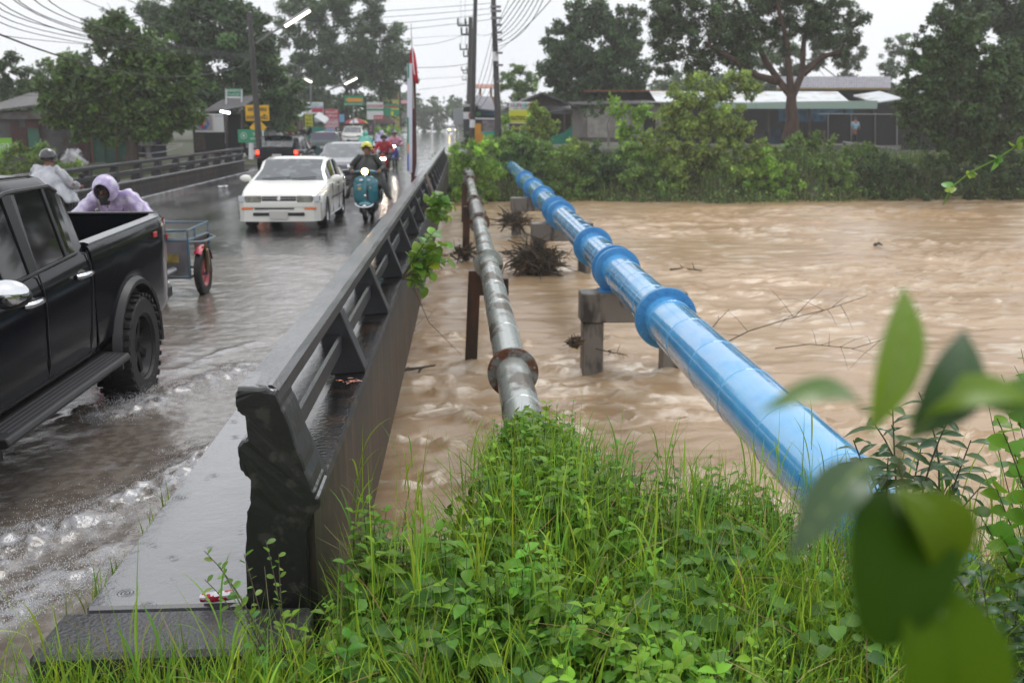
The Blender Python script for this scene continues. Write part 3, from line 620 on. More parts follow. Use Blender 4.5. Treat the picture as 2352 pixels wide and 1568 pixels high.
# stalks that carry it, standing on the near bank
# large leaves a hand's breadth from the lens, on a stem rooted in the bank
fg = thing('broadleaf_sapling', 'out-of-focus sapling close to the lens with broad green leaves', 'plant', (.56, .95, .1))
SAPL = leafmat('sapling leaf lime', (.16, .27, .02), .4, .3); SAPD = leafmat('sapling leaf glossy grey green', (.06, .11, .045), .3, .12, spec=.35); SAPK = leafmat('sapling leaf deep green', (.03, .075, .004), .6, .3, spec=.08)
s = MB(); Ys = .62
s.tube([(.56, .95, .0), (.46, .8, .8), A(2240, 1900, .66), A(2120, 1300, Ys), A(2070, 1120, Ys), A(2060, 1000, Ys)], [.006, .005, .004, .003, .003, .002], 8); s.build('stem', mat('green stem', (.09, .11, .03), rough=.5), fg, smooth=True)
RIBM = mat('pale leaf midrib', (.22, .30, .08), rough=.5)
def bigleaf(a, b, w, Y0, Y1, m, nrm=(0, -1, .3), bend=.02, ws=(.03, .55, .9, 1, .85, .5, 0)):
    a, b = A(*a, Y0), A(*b, Y1); d = b - a; L = d.length; d.normalize(); s_ = Vector(nrm).cross(d).normalized(); n_ = d.cross(s_)
    half = w / FPX * Y0 / 2; P = []
    for i, q in enumerate(ws):
        t = i / (len(ws) - 1); c = a + d * L * t + n_ * bend * 4 * t * (1 - t)
        P.append([c + s_ * half * q * v + n_ * (.25 * half * q * abs(v)) for v in (-1, -.5, 0, .5, 1)])
    q_ = MB(); q_.tube([r_[2] - n_ * .0006 for r_ in P[:-1]], [.0016 * (1 - .11 * i_) for i_ in range(len(P) - 1)], 6); m_ = MB(); m_.grid(P); o = m_.build('leaf', m, fg, smooth='all'); q_.build('midrib', RIBM, o, smooth=True); md = o.modifiers.new('sub', 'SUBSURF'); md.levels = md.render_levels = 2; return o
bigleaf((1995, 1000), (2075, 655), 120, Ys, Ys + .04, SAPL)
bigleaf((2085, 1010), (2215, 755), 165, Ys, Ys + .02, SAPD, (.3, -1, .6))
bigleaf((1990, 945), (1740, 950), 85, Ys, Ys - .03, leafmat('sapling leaf pale', (.14, .24, .07), .25, .3), (0, -.6, 1))
bigleaf((2080, 965), (2400, 930), 110, Ys, Ys - .02, SAPL, (0, -.6, 1)); bigleaf((2250, 930), (2460, 900), 130, Ys, Ys, leafmat('sapling leaf pale', (.13, .25, .06), .25, .3), (0, -1, .4))
bigleaf((2000, 1060), (1810, 1285), 125, Ys - .03, Ys - .08, SAPD, (-.1, -.7, .9))
bigleaf((2050, 1130), (2010, 1480), 270, Ys - .03, Ys - .1, SAPK, (0, -.9, .5), ws=(.1, .7, .95, 1, .92, .7, .3))
bigleaf((2060, 1120), (2170, 1340), 190, Ys - .04, Ys - .08, leafmat('sapling leaf olive', (.09, .15, .004), .6, .3, spec=.1), (.3, -.9, .5), ws=(.1, .7, .95, 1, .92, .7, .2))
bigleaf((2135, 1330), (2160, 1690), 290, Ys - .08, Ys - .1, leafmat('sapling leaf mid green', (.075, .15, .006), .6, .35, spec=.08), (0, -.95, .4), ws=(.2, .75, .98, 1, .95, .8, .6))

# ------------------------------------------------------------------ trees and shrubs
def clumps(cl, Y, leaf, dens, rng, depth=.8, sub=14, up=.4, flat=1., droop=0.):
    O = []; Lf = []; T = []; Ns = []
    for (px, py, r, *e) in cl:
        Yc = Y + (e[0] if e else 0); c = np.array(A(px, py, Yc)); R0 = r / FPX * Yc; k = max(4, int(sub * (e[1] if len(e) > 1 else 1)))
        for _ in range(k):
            d = unit(rng.normal(0, 1, 3)); rr = R0 * rng.uniform(.4, 1.08); cc = c + d * rr * (1, depth, flat); sr = R0 * rng.uniform(.13, .4)
            nn = max(3, int(dens * 6.5 * sr * sr * 3.1 / (leaf * leaf * .25))); p = unit(rng.normal(0, 1, (nn, 3))) * (rng.random((nn, 1)) ** .42) * sr * (1, 1, .75) + cc
            O.append(p); br = math.exp(rng.normal(0, .28)) ; T.append(tints(nn, .22, .12, rng) * br); Ns.append(unit(p - cc + (0, 0, sr * up)) + rng.normal(0, .5, (nn, 3)))
    O = np.concatenate(O); T = np.concatenate(T); Ns = np.concatenate(Ns); D = rng.normal(0, 1, O.shape) + (0, 0, -droop)
    D = D - Ns * (D * Ns).sum(1, keepdims=True) * .7 / np.maximum((Ns ** 2).sum(1, keepdims=True), .1)
    return O, D, Ns, rng.uniform(.6, 1.3, len(O)) * leaf, T
_seed = [100]
def tree(name, label, cat, Y, base, cl, m, leaf=.16, dens=.8, bark=None, tr=.18, fork=None, group=None, sub=14, limbs=True, droop=0., tm=DIA, arms=(), **kw):
    _seed[0] += 1; rng = np.random.default_rng(_seed[0]); b = A(*base, Y); t = thing(name, label, cat, b, group=group)
    V, F, T = leaves(*clumps(cl, Y, leaf, dens, rng, sub=sub, droop=droop, **kw)[:4], tm, None if False else np.ones((1, 3))) if False else (None, None, None)
    O, D, N, L, Tt = clumps(cl, Y, leaf, dens, rng, sub=sub, droop=droop, **kw); V, F, T = leaves(O, D, N, L, tm, Tt)
    fastmesh('crown', V, F, T, m, t)
    if limbs:
        s = MB(); fk = A(*fork, Y) if fork else b + (sum((A(c[0], c[1], Y) for c in cl), Vector()) / len(cl) - b) * .45
        s.tube([b - Vector((0, 0, .3)), b + (fk - b) * .35 + Vector((tr * .3, 0, 0)), b + (fk - b) * .7, fk], [tr * 1.35, tr, tr * .85, tr * .7], 10)
        nodes = [(fk, tr * .62)]
        for pl in arms:
            P = [A(x, y, Y + dy) for x, y, dy in pl]; rr = list(np.linspace(tr * .62, tr * .28, len(P))); s.tube(P, rr, 8); nodes += list(zip(P[1:], rr[1:]))
        ce = sorted([(A(c[0], c[1], Y + (c[3] if len(c) > 3 else 0)) + Vector((0, rng.normal(0, 1) * c[2] / FPX * Y * .5, 0)), c[2]) for c in cl], key=lambda q: (q[0] - fk).length)
        for e, rp in ce:      # each limb grows from the nearest limb already there
            p, pr = min(nodes, key=lambda q: (q[0] - e).length + .35 * (q[0] - fk).length * 0); r0 = max(pr * .8, tr * .1); L_ = (e - p).length
            w1 = p + (e - p) * .35 + Vector(rng.normal(0, 1, 3)) * L_ * .09 + Vector((0, 0, L_ * .08)); w2 = p + (e - p) * .7 + Vector(rng.normal(0, 1, 3)) * L_ * .09 + Vector((0, 0, L_ * .05))
            s.tube([p, w1, w2, e], [r0, r0 * .85, r0 * .7, r0 * .5], 6); nodes += [(w1, r0 * .85), (w2, r0 * .7), (e, r0 * .55)]
            for _ in range(4):
                q = e + Vector(rng.normal(0, 1, 3)) * rp / FPX * Y * .6; s.tube([w2, (w2 + q) / 2 + Vector(rng.normal(0, .1, 3)), q], [r0 * .35, r0 * .22, .01], 4)
        s.build('trunk', bark or BARK, t, smooth=True)
    return t
BARK = mat('brown grey bark', (.06, .045, .035), (.03, .024, .02), 6, .4, .6, rough=.8, st=(1, 1, .3), bump=.8, bs=25)
BARKR = mat('reddish bark', (.09, .052, .038), (.05, .03, .024), 5, .4, .6, rough=.75, st=(1, 1, .3), bump=.8, bs=18)
LM = leafmat('mango leaf', (.06, .12, .016), .4, .2); LD = leafmat('dark broadleaf', (.05, .10, .028), .5, .2); LG = leafmat('mid green leaf', (.14, .24, .05), .5, .25)
LF = leafmat('feathery yellow green leaf', (.22, .31, .07), .6, .3); LGR = leafmat('grey green leaf', (.07, .12, .045), .55, .2); LY = leafmat('bright shrub leaf', (.22, .38, .055), .5, .3); LDB = leafmat('blackish leaf', (.05, .085, .03), .55, .15)
Z = lambda s: [tuple(float(q) for q in c.split(',')) for c in s.split()]
tree('mango_tree', 'big dark mango tree with yellow-green young leaves beyond the left railing', 'tree', 50, (300, 365), Z('180,170,62 270,110,68 350,130,62 140,225,55 230,210,75 320,200,75 400,190,62 420,245,45 180,270,48 260,270,55 350,270,50 250,70,38 300,300,30 130,260,34 210,240,50 340,250,50 380,270,40 300,230,50 160,235,44 250,300,36 200,290,36 350,300,34 430,270,34 300,80,40 400,150,44'), LM, .26, .62, tr=.28, fork=(300, 290), sub=24)
tree('tall_tree', 'tall dark green tree behind the mango tree and the leaning pole', 'tree', 66, (500, 350), Z('420,20,70 500,60,80 570,110,70 480,150,80 600,190,60 650,230,48 550,240,70 620,250,50 470,-40,80 560,20,60 590,300,40 450,90,60 520,120,60 480,220,60 400,80,50 590,150,50'), LD, .3, .6, tr=.35, sub=22)
tree('airy_tree', 'thin-crowned pale tree poking up above the mango tree', 'tree', 80, (330, 350), Z('330,40,55 260,50,40 390,50,60 450,-10,60 230,90,40 200,160,40'), LGR, .22, .35, tr=.3, sub=16)
tree('airy_tree', 'large hazy grey-green tree with open crown in the middle of the street', 'tree', 105, (790, 300), Z('700,50,55 760,30,60 830,40,60 880,70,50 720,120,60 790,110,70 860,130,65 920,130,42 740,190,60 820,190,60 880,190,45 930,170,30 690,160,40 660,80,40 770,-20,60 860,-10,40 700,0,40'), LGR, .34, .42, tr=.5, fork=(790, 230), sub=18)
tree('roadside_tree', 'bushy green tree leaning over the yellow warning sign', 'tree', 72, (640, 340), Z('630,240,45 660,270,35 600,260,35 650,210,35 610,150,45 640,180,40'), LG, .28, .6, tr=.2, sub=18)
tree('small_tree', 'tree with drooping leaves at the far left edge', 'tree', 62, (20, 290), Z('20,140,28 45,165,22 10,190,28 60,200,28 90,190,24 40,220,34 80,230,28 110,240,24 10,245,34'), LD, .24, .6, tr=.18)
tree('back_tree', 'misty tree line rising behind the tin shed', 'tree', 95, (120, 290), Z('110,190,30 150,180,34 180,150,30 90,160,20 140,230,40'), LGR, .3, .5, tr=.25)
tree('round_tree', 'large rounded dark tree behind the gabled hut', 'tree', 75, (1370, 300), Z('1330,40,34 1380,50,50 1420,60,45 1290,90,42 1350,110,60 1420,120,55 1285,160,46 1350,180,62 1430,180,50 1300,210,44 1400,220,46 1470,150,22 1465,110,18 1320,120,40 1390,160,50 1330,230,44 1440,110,36 1370,20,30'), LD, .3, .66, tr=.4, sub=22)
tree('flat_topped_tree', 'small layered flat-topped tree by the orange house', 'tree', 85, (1192, 240), Z('1190,160,22 1165,175,20 1220,178,20 1180,195,26 1210,200,24 1155,200,14 1195,215,26'), LG, .2, .5, tr=.16, sub=16, flat=.6)
tree('leaning_tree', 'big tree with forked reddish trunks leaning in front of the white-roofed shed', 'tree', 52, (1815, 310), Z('1500,30,50 1560,10,60 1620,60,60 1530,110,42 1590,130,40 1680,20,60 1700,90,55 1760,40,60 1640,130,35 1790,90,40 1850,20,60 1900,60,50 1540,60,45 1520,150,30 1600,160,30 1700,140,36 1880,-30,60 1970,40,30 1960,90,22 1930,130,22 1760,-40,70 1600,-40,60 1930,20,35'), LDB, .15, .30, bark=BARKR, tr=.34, fork=(1818, 218), sub=30, droop=.9, arms=([(1818, 222, 0), (1792, 190, .3), (1758, 140, .6), (1722, 70, .8), (1690, 0, 1)], [(1818, 222, 0), (1812, 160, -.2), (1806, 90, -.4), (1786, 10, -.6)], [(1820, 222, 0), (1842, 170, .3), (1846, 100, .6), (1862, 20, .8)], [(1790, 188, .3), (1740, 175, 0), (1690, 140, -.4), (1620, 100, -.6)], [(1845, 170, .3), (1890, 130, .2), (1930, 120, 0)]))
tree('back_tree', 'hazy tall trees behind the white-roofed shed', 'tree', 92, (1850, 260), Z('1750,150,45 1830,170,40 1900,120,50 1950,90,40 1880,60,50 1960,150,30 1720,180,30 1940,190,30 1700,100,40 1800,110,50'), LGR, .3, .55, tr=.4)
tree('back_tree', 'pale distant tree in the gap of sky on the right', 'tree', 110, (2060, 250), Z('2050,110,28 2080,100,26 2060,150,30 2030,170,26 2020,200,30 2100,140,24'), LGR, .3, .42, tr=.25)
tree('creeper_tree', 'dense dark tree draped in creeper on the right bank', 'tree', 46, (2200, 330), Z('2160,70,48 2220,90,55 2120,130,36 2180,150,62 2250,160,60 2100,200,42 2160,230,60 2240,240,62 2310,220,55 2300,140,50 2080,260,30 2120,290,45 2200,310,55 2290,310,50 2340,280,50 2345,200,45 2200,190,50 2140,180,40 2280,190,50 2200,120,44 2250,300,44 2150,250,40'), LD, .2, .7, tr=.22, sub=26)
tree('tall_tree', 'very dark tall tree filling the upper right corner', 'tree', 60, (2330, 330), Z('2290,20,70 2350,70,60 2230,0,50 2360,0,80 2350,130,50 2180,20,30'), LDB, .24, .75, tr=.3, sub=24)
tree('feathery_tree', 'feathery light green tree at the water edge in front of the shed', 'tree', 47, (1580, 440), Z('1600,190,30 1640,210,36 1560,230,34 1690,190,34 1730,200,26 1530,280,36 1600,260,48 1660,260,45 1560,330,48 1640,320,52 1700,300,40 1620,380,45 1690,370,48 1560,400,42 1720,345,30 1500,330,30 1620,430,40'), LF, .17, .55, tr=.1, sub=24, droop=.4)
tree('castor_bush', 'broad-leaved bush with big star-shaped leaves beside the plastered wall', 'shrub', 50, (1450, 400), Z('1420,250,26 1450,270,28 1480,250,20 1430,300,22 1460,320,26 1500,330,24 1470,370,32 1530,380,30'), LY, .3, .5, tr=.06, sub=12, group='shrubs along the far bank')
tree('frangipani', 'bare-stemmed small grey frangipani against the plastered wall', 'tree', 58, (1398, 325), Z('1360,240,14 1385,235,14 1410,240,14 1345,260,12 1375,255,16 1420,260,14'), LGR, .16, .5, bark=mat('pale stem', (.2, .19, .17), rough=.7), tr=.07, fork=(1395, 285), sub=8)
tree('banana_clump', 'glossy dark shrub under the leaning tree', 'shrub', 50, (1850, 370), Z('1830,330,26 1870,325,26 1900,325,24 1810,345,22 1880,350,28 1840,360,24'), LG, .26, .55, tr=.06, sub=10, group='shrubs along the far bank')
SH = [('bright bushy shrub crowding the end of the bridge railing', 44.5, '1060,370,30 1090,350,30 1120,360,34 1050,400,28 1090,400,40 1130,410,36 1070,440,32 1110,450,34 1045,345,16', LY),
      ('low scrubby bush where the thin pipe meets the bank', 46.5, '1035,420,22 1060,455,20 1085,460,24 1120,450,26', LD),
      ('leafy bush above the end of the blue pipe', 49, '1160,330,32 1200,340,36 1240,345,34 1180,370,30 1220,380,34 1150,350,26', LG),
      ('broad shrub on the bank behind the first trestle', 47.5, '1270,360,34 1310,370,36 1250,400,34 1290,410,36 1340,400,36 1270,440,30 1320,445,28', LG),
      ('olive shrub in the middle of the far bank', 47.5, '1370,360,32 1410,380,36 1380,410,36 1430,420,36 1360,445,26 1410,450,28', LD),
      ('yellowish bush at the foot of the feathery tree', 46.8, '1450,400,34 1490,410,34 1470,440,30 1520,440,32 1440,455,20', LG),
      ('green bush hanging over the water, right of the feathery tree', 46.5, '1760,370,34 1800,390,34 1740,410,34 1790,430,34 1840,420,34 1760,455,24 1820,455,26 1860,460,20', LY),
      ('reedy bush below the open shed', 47, '1880,380,30 1920,390,32 1900,420,32 1950,420,32 1890,450,24 1940,455,22', LG),
      ('dark thicket in the shade below the creeper tree', 46.5, '2000,390,32 2050,380,34 2030,420,32 2090,410,36 2000,440,24 2060,445,26', LD),
      ('dense bank undergrowth at the right-hand edge', 46, '2150,370,40 2210,380,44 2280,380,44 2340,370,44 2170,420,36 2240,430,38 2320,430,40 2130,445,22', LD),
      ('tall loose bush rising from the bank left of the frangipani', 49.5, '1320,335,20 1340,350,26 1310,355,22 1350,370,24', LF),
      ('bright bush under the castor leaves', 48.5, '1440,345,22 1465,360,26 1430,372,24 1490,365,22', LY),
      ('round yellow-green bush right of the feathery tree foot', 48, '1745,345,24 1770,358,26 1725,365,22', LF),
      ('tall wispy bush between the open shed and the creeper tree', 48.5, '1955,350,20 1980,360,24 1940,368,20 2000,350,20 1985,338,16', LG),
      ('light green sapling between the mango tree and shed wall', 46, '40,350,30 90,355,32 20,385,30 70,390,32 120,380,28 160,385,26', LG),
      ('small round bush by the road pole', 62, '1078,318,14 1090,330,14 1070,330,10', LD),
      ('thin vine-wrapped bush at the foot of the tall pole', 52, '1160,270,14 1165,300,16 1150,320,18 1120,330,20 1180,320,18', LY),
      ('olive sapling in front of the colourful billboard', 50, '1225,250,16 1245,265,22 1220,285,18 1250,300,22 1210,305,18 1270,290,16', LF)]
for lb, Y, cl, m in SH:
    c = Z(cl); mx = max(q[1] + q[2] * .8 for q in c); tree('shrub', lb, 'shrub', Y, (sum(q[0] for q in c) / len(c), mx), c, m, .15, .62, tr=.05, sub=16, group='shrubs along the far bank')
# reeds and rank growth filling the far bank slope
x = RNG.uniform(-1, 45, 9000); y = 45.4 + RNG.random(9000) ** 1.3 * 9 + .9 * np.sin(x * .35); n = len(x); zt = terrain(x, y)
q = blades(np.stack([x, y, zt - .05], 1), RNG.uniform(.35, 1.1, n), RNG.uniform(.02, .05, n), np.abs(RNG.normal(.5, .3, n)), RNG.uniform(0, 6.28, n), 3, 1.3, tints(n, .35, .2) * .8)
tag(fastmesh('bank_reeds', *q, leafmat('reed', (.11, .17, .045), .6, .3)), 'rank reeds and grass on the far bank slope', 'reeds', kind='stuff')
O = np.stack([RNG.uniform(-1, 45, 26000), 45.0 + RNG.random(26000) * 10, np.zeros(26000)], 1); O[:, 1] += .9 * np.sin(O[:, 0] * .35); O[:, 2] = np.maximum(terrain(O[:, 0], O[:, 1]), -1.5) + RNG.random(26000) ** 1.5 * .7 * (.4 + fbm(O[:, 0] * .7, O[:, 1] * .7, 3))
V, F, T = leaves(O, RNG.normal(0, 1, O.shape), RNG.normal(0, .6, O.shape) + (0, -.3, 1), RNG.uniform(.08, .2, len(O)), DIA, tints(len(O), .35, .15) * .85)
tag(fastmesh('bank_undergrowth', V, F, T, LG), 'low leafy undergrowth covering the far bank', 'undergrowth', kind='stuff')
# distant woods
def woods(name, label, Y, tops, m, leaf):
    b = []
    for (x0, y0), (x1, y1) in zip(tops, tops[1:]):
        k = max(1, int(abs(x1 - x0) / 14))
        for i in range(k):
            t = i / k; xx = x0 + (x1 - x0) * t; yy = y0 + (y1 - y0) * t; rr = random.uniform(12, 22)
            yv = yy + rr * .7
            while yv < 290: b.append((xx + random.uniform(-8, 8), yv + random.uniform(-4, 4), rr, random.uniform(-8, 8))); yv += rr * 1.1
    rng = np.random.default_rng(5); O, D, N, L, T = clumps(b, Y, leaf, .7, rng, sub=9); V, F, T = leaves(O, D, N, L, DIA, T); tag(fastmesh(name, V, F, T, m), label, 'woods', kind='stuff')
woods('far_woods', 'hazy distant wood closing the end of the street', 230, [(880, 200), (930, 205), (965, 235), (1000, 232), (1045, 225), (1100, 235), (1180, 245)], LGR, 1.1)
woods('side_woods', 'misty woodland behind the right-hand sheds', 130, [(1180, 230), (1300, 200), (1450, 195), (1500, 190), (1560, 170), (1700, 180), (1800, 185), (1900, 195), (2000, 195), (2100, 200), (2250, 190), (2400, 190)], LGR, .6)
woods('left_woods', 'misty woodland beyond the left-hand shops', 120, [(-60, 210), (60, 200), (200, 180), (330, 190), (450, 180), (600, 200), (680, 190), (760, 215), (860, 230), (930, 245)], LGR, .55)
# ------------------------------------------------------------------ vehicles
GLASS = mat('dark wet car glass', (.004, .005, .007), rough=.05, coat=.3, spec=.5)
GLASSL = mat('pale windscreen glass', (.03, .038, .045), (.10, .12, .13), 4, .5, .6, rough=.05, coat=1., spec=.8)
TYRE = mat('wet tyre rubber', (.012, .012, .013), (.02, .02, .02), 8, rough=.55, bump=.3, bs=60)
CHROME = mat('chrome', (.75, .76, .78), rough=.12, metal=1.)
ALLOY = mat('alloy rim', (.35, .35, .36), rough=.3, metal=.8)
PLASTIC = mat('black plastic trim', (.014, .014, .015), rough=.42)
REDL = mat('red lamp lens', (.35, .012, .01), rough=.15, coat=1.)
REDON = mat('lit red tail lamp', (1., .04, .02), rough=.2, emit=5.)
AMBER = mat('amber lens', (.75, .16, .01), rough=.2, coat=1.)
LENS = mat('headlamp lens', (.10, .10, .08), (.2, .2, .17), 9, rough=.12, coat=1.)
LIT = mat('lit white lamp', (1., .93, .75), emit=22.); LITY = mat('lit warm lamp', (1., .62, .2), emit=16.)
PLATE = mat('number plate', (.55, .54, .5), rough=.4); INK = mat('black lettering', (.02, .02, .022), rough=.5)
def lerp(tab, s): return float(np.interp(s, [a for a, b in tab], [b for a, b in tab]))
def wheel(name, t, c, r, w, rim=ALLOY, lug=0, spokes=5, out=1):
    """wheel with its axle along X at c; out = +1 when the hub faces +X"""
    x, y, z = c; m = MB(); h = w / 2
    m.lathe([(r * .62, -h * .8), (r * .66, -h), (r * .93, -h), (r, -h * .7), (r, h * .7), (r * .93, h), (r * .66, h), (r * .62, h * .8)], c, 'x', 40)
    if lug:
        for k in range(30):
            a = 2 * math.pi * k / 30
            for sgn in (-1, 1):
                aa = a + sgn * .05; e2 = (0, -math.sin(aa) * r * .045, math.cos(aa) * r * .045); er = (0, math.cos(aa) * .012, math.sin(aa) * .012)
                m.obox((x + sgn * h * .62, y + (r + .004) * math.cos(aa), z + (r + .004) * math.sin(aa)), (h * .42, 0, 0), e2, er)
    wt = m.build(name, TYRE, t, smooth=35, world=False)
    m = MB(); o = out * h
    m.lathe([(r * .0, o * .45), (r * .12, o * .5), (r * .13, o * .2), (r * .5, o * .05), (r * .57, o * .5), (r * .6, o * .82), (r * .65, o * .86), (r * .65, o * .7)], c, 'x', 40)
    for k in range(spokes):
        a = 2 * math.pi * k / spokes + .3; d = np.array([0, math.cos(a), math.sin(a)]); e = np.array([0, -math.sin(a), math.cos(a)])
        m.obox(np.array(c) + d * r * .33 + np.array([o * .42, 0, 0]), (abs(h) * .10, 0, 0), d * r * .25, e * r * .07)
    m.build('rim', rim, wt, smooth=35, world=False); return wt
def car(name, label, loc, rz, sp, paint, front=True, group=None, glass=GLASS, lit=False, cat='car', plate='6778', detail=True):
    """local frame: nose at y = -L/2 (facing -Y), width along X"""
    L, Wd, H = sp['L'], sp['W'], sp['H']; t = thing(name, label, cat, loc, rz, group)
    wb, fo, wr_ = sp['wb'], sp['fo'], sp['r']; hw = Wd / 2; axles = (fo, fo + wb)
    zb, zt, rail, sh = sp['belt'], sp['top'], sp['rail'], sp['hood']
    S = sorted(set([round(q, 3) for q in np.linspace(0, L, 74)] + [round(a + wr_ * 1.16 * math.cos(q), 3) for a in axles for q in np.linspace(0, math.pi, 15)] + [a for a, b in zt]))
    ws = sp.get('plan', [(0, .80), (.08, .88), (.3, .96), (.8, 1), (L - .7, 1), (L - .2, .95), (L, .86)])
    P = []
    for s in S:
        w = hw * lerp(ws, s); lo = sp['sill'] + .05 * max(0, 1 - s / .2) + .08 * max(0, 1 - (L - s) / .3); arch = False
        for a in axles:
            d = abs(s - a); ra = wr_ * 1.16
            if d <= ra + 1e-3: lo = max(lo, wr_ + math.sqrt(max(ra * ra - d * d, 0)) - .02)
        b = lerp(zb, s); top = lerp(zt, s); g0 = lerp(rail, s)                # g0: 0 on the bonnet, 1 in the cabin
        top = max(top, b + .005); zr = b + (top - b) * (.86 if g0 > 0 else .5); wr = w * (1 - g0 * sp.get('tumble', .2)) - .05 * (1 - g0)
        mid = lo + (b - lo) * .45
        P.append([(w - .03, lo), (w, lo + min(.06, (b - lo) * .2)), (w + .008, mid), (w - .002, lo + (b - lo) * .82), (w - .03, b - .012), (w - .055, b + .004), (wr + .0, zr), (wr - .07 * (1 if g0 else .8), top - (top - zr) * .22), (wr * .55, top - .004), (0, top)])
    n = len(P[0]); V = []; 
    for s, row in zip(S, P): V += [(-x, s - L / 2, z) for x, z in row] + [(x, s - L / 2, z) for x, z in row[-2::-1]]
    m_ = 2 * n - 1; V = np.array(V); body = []; wsc = []; side = []; back = []
    c0, c1, c2, c3 = sp['glass']                # windscreen start, roof start, roof end, backlight end
    for i in range(len(S) - 1):
        sm = (S[i] + S[i + 1]) / 2
        for j in range(m_ - 1):
            jj = j if j < n - 1 else m_ - 2 - j; f = (i * m_ + j, i * m_ + j + 1, (i + 1) * m_ + j + 1, (i + 1) * m_ + j)
            if jj == 5 and any(a < sm < b for a, b in sp['sidewin']): side.append(f)
            elif jj >= 7 and c0 < sm < c1: wsc.append(f)
            elif jj >= 7 and c2 < sm < c3: back.append(f)
            else: body.append(f)
    body.append(list(range(m_))[::-1]); body.append([(len(S) - 1) * m_ + k for k in range(m_)])
    def sub(fs, nm, mt, push=0.):
        b = MB(); ids = sorted({i for f in fs for i in f}); mp = {v: k for k, v in enumerate(ids)}; b.add(V[ids], [[mp[i] for i in f] for f in fs]); return b.build(nm, mt, t, smooth=48, world=False)
    sub(body, 'body', paint); 
    if wsc: sub(wsc, 'windscreen', glass)
    if back: sub(back, 'rear_window', glass)
    for sg in (-1, 1):
        q = [f for f in side if (V[f[0]][0] > 0) == (sg > 0)]
        if q: sub(q, 'side_windows', GLASS)
    # black underbody and arches
    u = MB(); u.box(-hw * .86, hw * .86, -L / 2 + .25, L / 2 - .25, sp['sill'] + .02, sp['sill'] + .2); 
    for a in axles: u.box(-hw * .9, hw * .9, a - L / 2 - wr_ * 1.1, a - L / 2 + wr_ * 1.1, wr_ * .9, min(lerp(zb, a) - .1, wr_ * 2.1))
    u.build('underbody', PLASTIC, t, world=False)
    for a in axles:
        for sg in (-1, 1): wheel('wheel', t, (sg * (hw - .12), a - L / 2, wr_), wr_, .2, sp.get('rim', ALLOY), out=sg)
    # mirrors
    yb = c0 - L / 2 + .28; zbm = lerp(zb, c0 + .4)
    for sg in (-1, 1):
        m = MB(); m.sphere((sg * (hw + .10), yb, zbm + .08), (.12, .06, .075), 12, 8); m.box(*sorted((sg * (hw - .06), sg * (hw + .03))), yb - .02, yb + .03, zbm + .0, zbm + .06); m.build('wing_mirror', sp.get('mirror', paint), t, smooth=True, world=False)
    if not detail: 
        return t
    # door seams and waist strip
    if sp.get('seams'):
        for sg in (-1, 1):
            m = MB()
            for s in sp['seams']: w = hw * lerp(ws, s); m.box(*sorted((sg * (w - .01), sg * (w + .0105))), s - L / 2 - .004, s - L / 2 + .004, sp['sill'] + .06, lerp(zb, s) - .02)
            m.box(*sorted((sg * (hw - .005), sg * (hw + .014))), -L / 2 + fo + wr_ * 1.3, -L / 2 + fo + wb - wr_ * 1.3, lerp(zb, L / 2) * .62, lerp(zb, L / 2) * .62 + .03)
            m.build('door_seams', PLASTIC, t, world=False)
        for sg in (-1, 1):
            for s in sp['seams'][1:]: m = MB(); m.rbox(*sorted((sg * (hw - .002), sg * (hw + .025))), s - L / 2 - .2, s - L / 2 - .06, lerp(zb, s) - .14, lerp(zb, s) - .11, .008); m.build('door_handle', paint, t, world=False)
    return t
def tex_plate(t, s, c, w=.36, h=.13, facing=-1, m=PLATE):
    x, y, z = c; p = MB().rbox(x - w / 2, x + w / 2, y - .006, y + .006, z - h / 2, z + h / 2, .003).build('number_plate', m, t, world=False)
    o = text(s, h * .5, INK, p, (x, y + facing * .009, z), w * .78, rz=0 if facing < 0 else 180, bold=.01)
SEDAN = dict(L=4.27, W=1.69, H=1.38, wb=2.46, fo=.86, r=.295, sill=.19, belt=[(0, .62), (.1, .66), (.5, .75), (1.1, .86), (3.4, .90), (4.1, .9), (4.27, .86)],
             top=[(0, .63), (.06, .70), (.35, .79), (1.18, .92), (1.95, 1.33), (2.3, 1.375), (2.9, 1.365), (3.25, 1.29), (3.72, .98), (4.15, .95), (4.27, .88)],
             rail=[(0, 0), (1.15, 0), (1.6, 1), (3.4, 1), (3.72, 0), (4.27, 0)], hood=0, glass=(1.16, 1.95, 3.15, 3.73), sidewin=[(1.5, 2.42), (2.5, 3.35)], seams=[1.5, 2.46, 3.35])
WPAINT = mat('white car paint', (.80, .80, .74), rough=.22, coat=.8); DGREY = mat('dark grey car paint', (.03, .031, .045), rough=.18, coat=1.); SILV = mat('silver car paint', (.45, .46, .5), rough=.25, metal=.3, coat=.6)
BLKP = mat('near black car paint', (.003, .0035, .006), rough=.14, coat=.1, spec=.14, bump=.02, bs=3); GRNP = mat('dark green car paint', (.03, .07, .07), rough=.2, coat=1.)
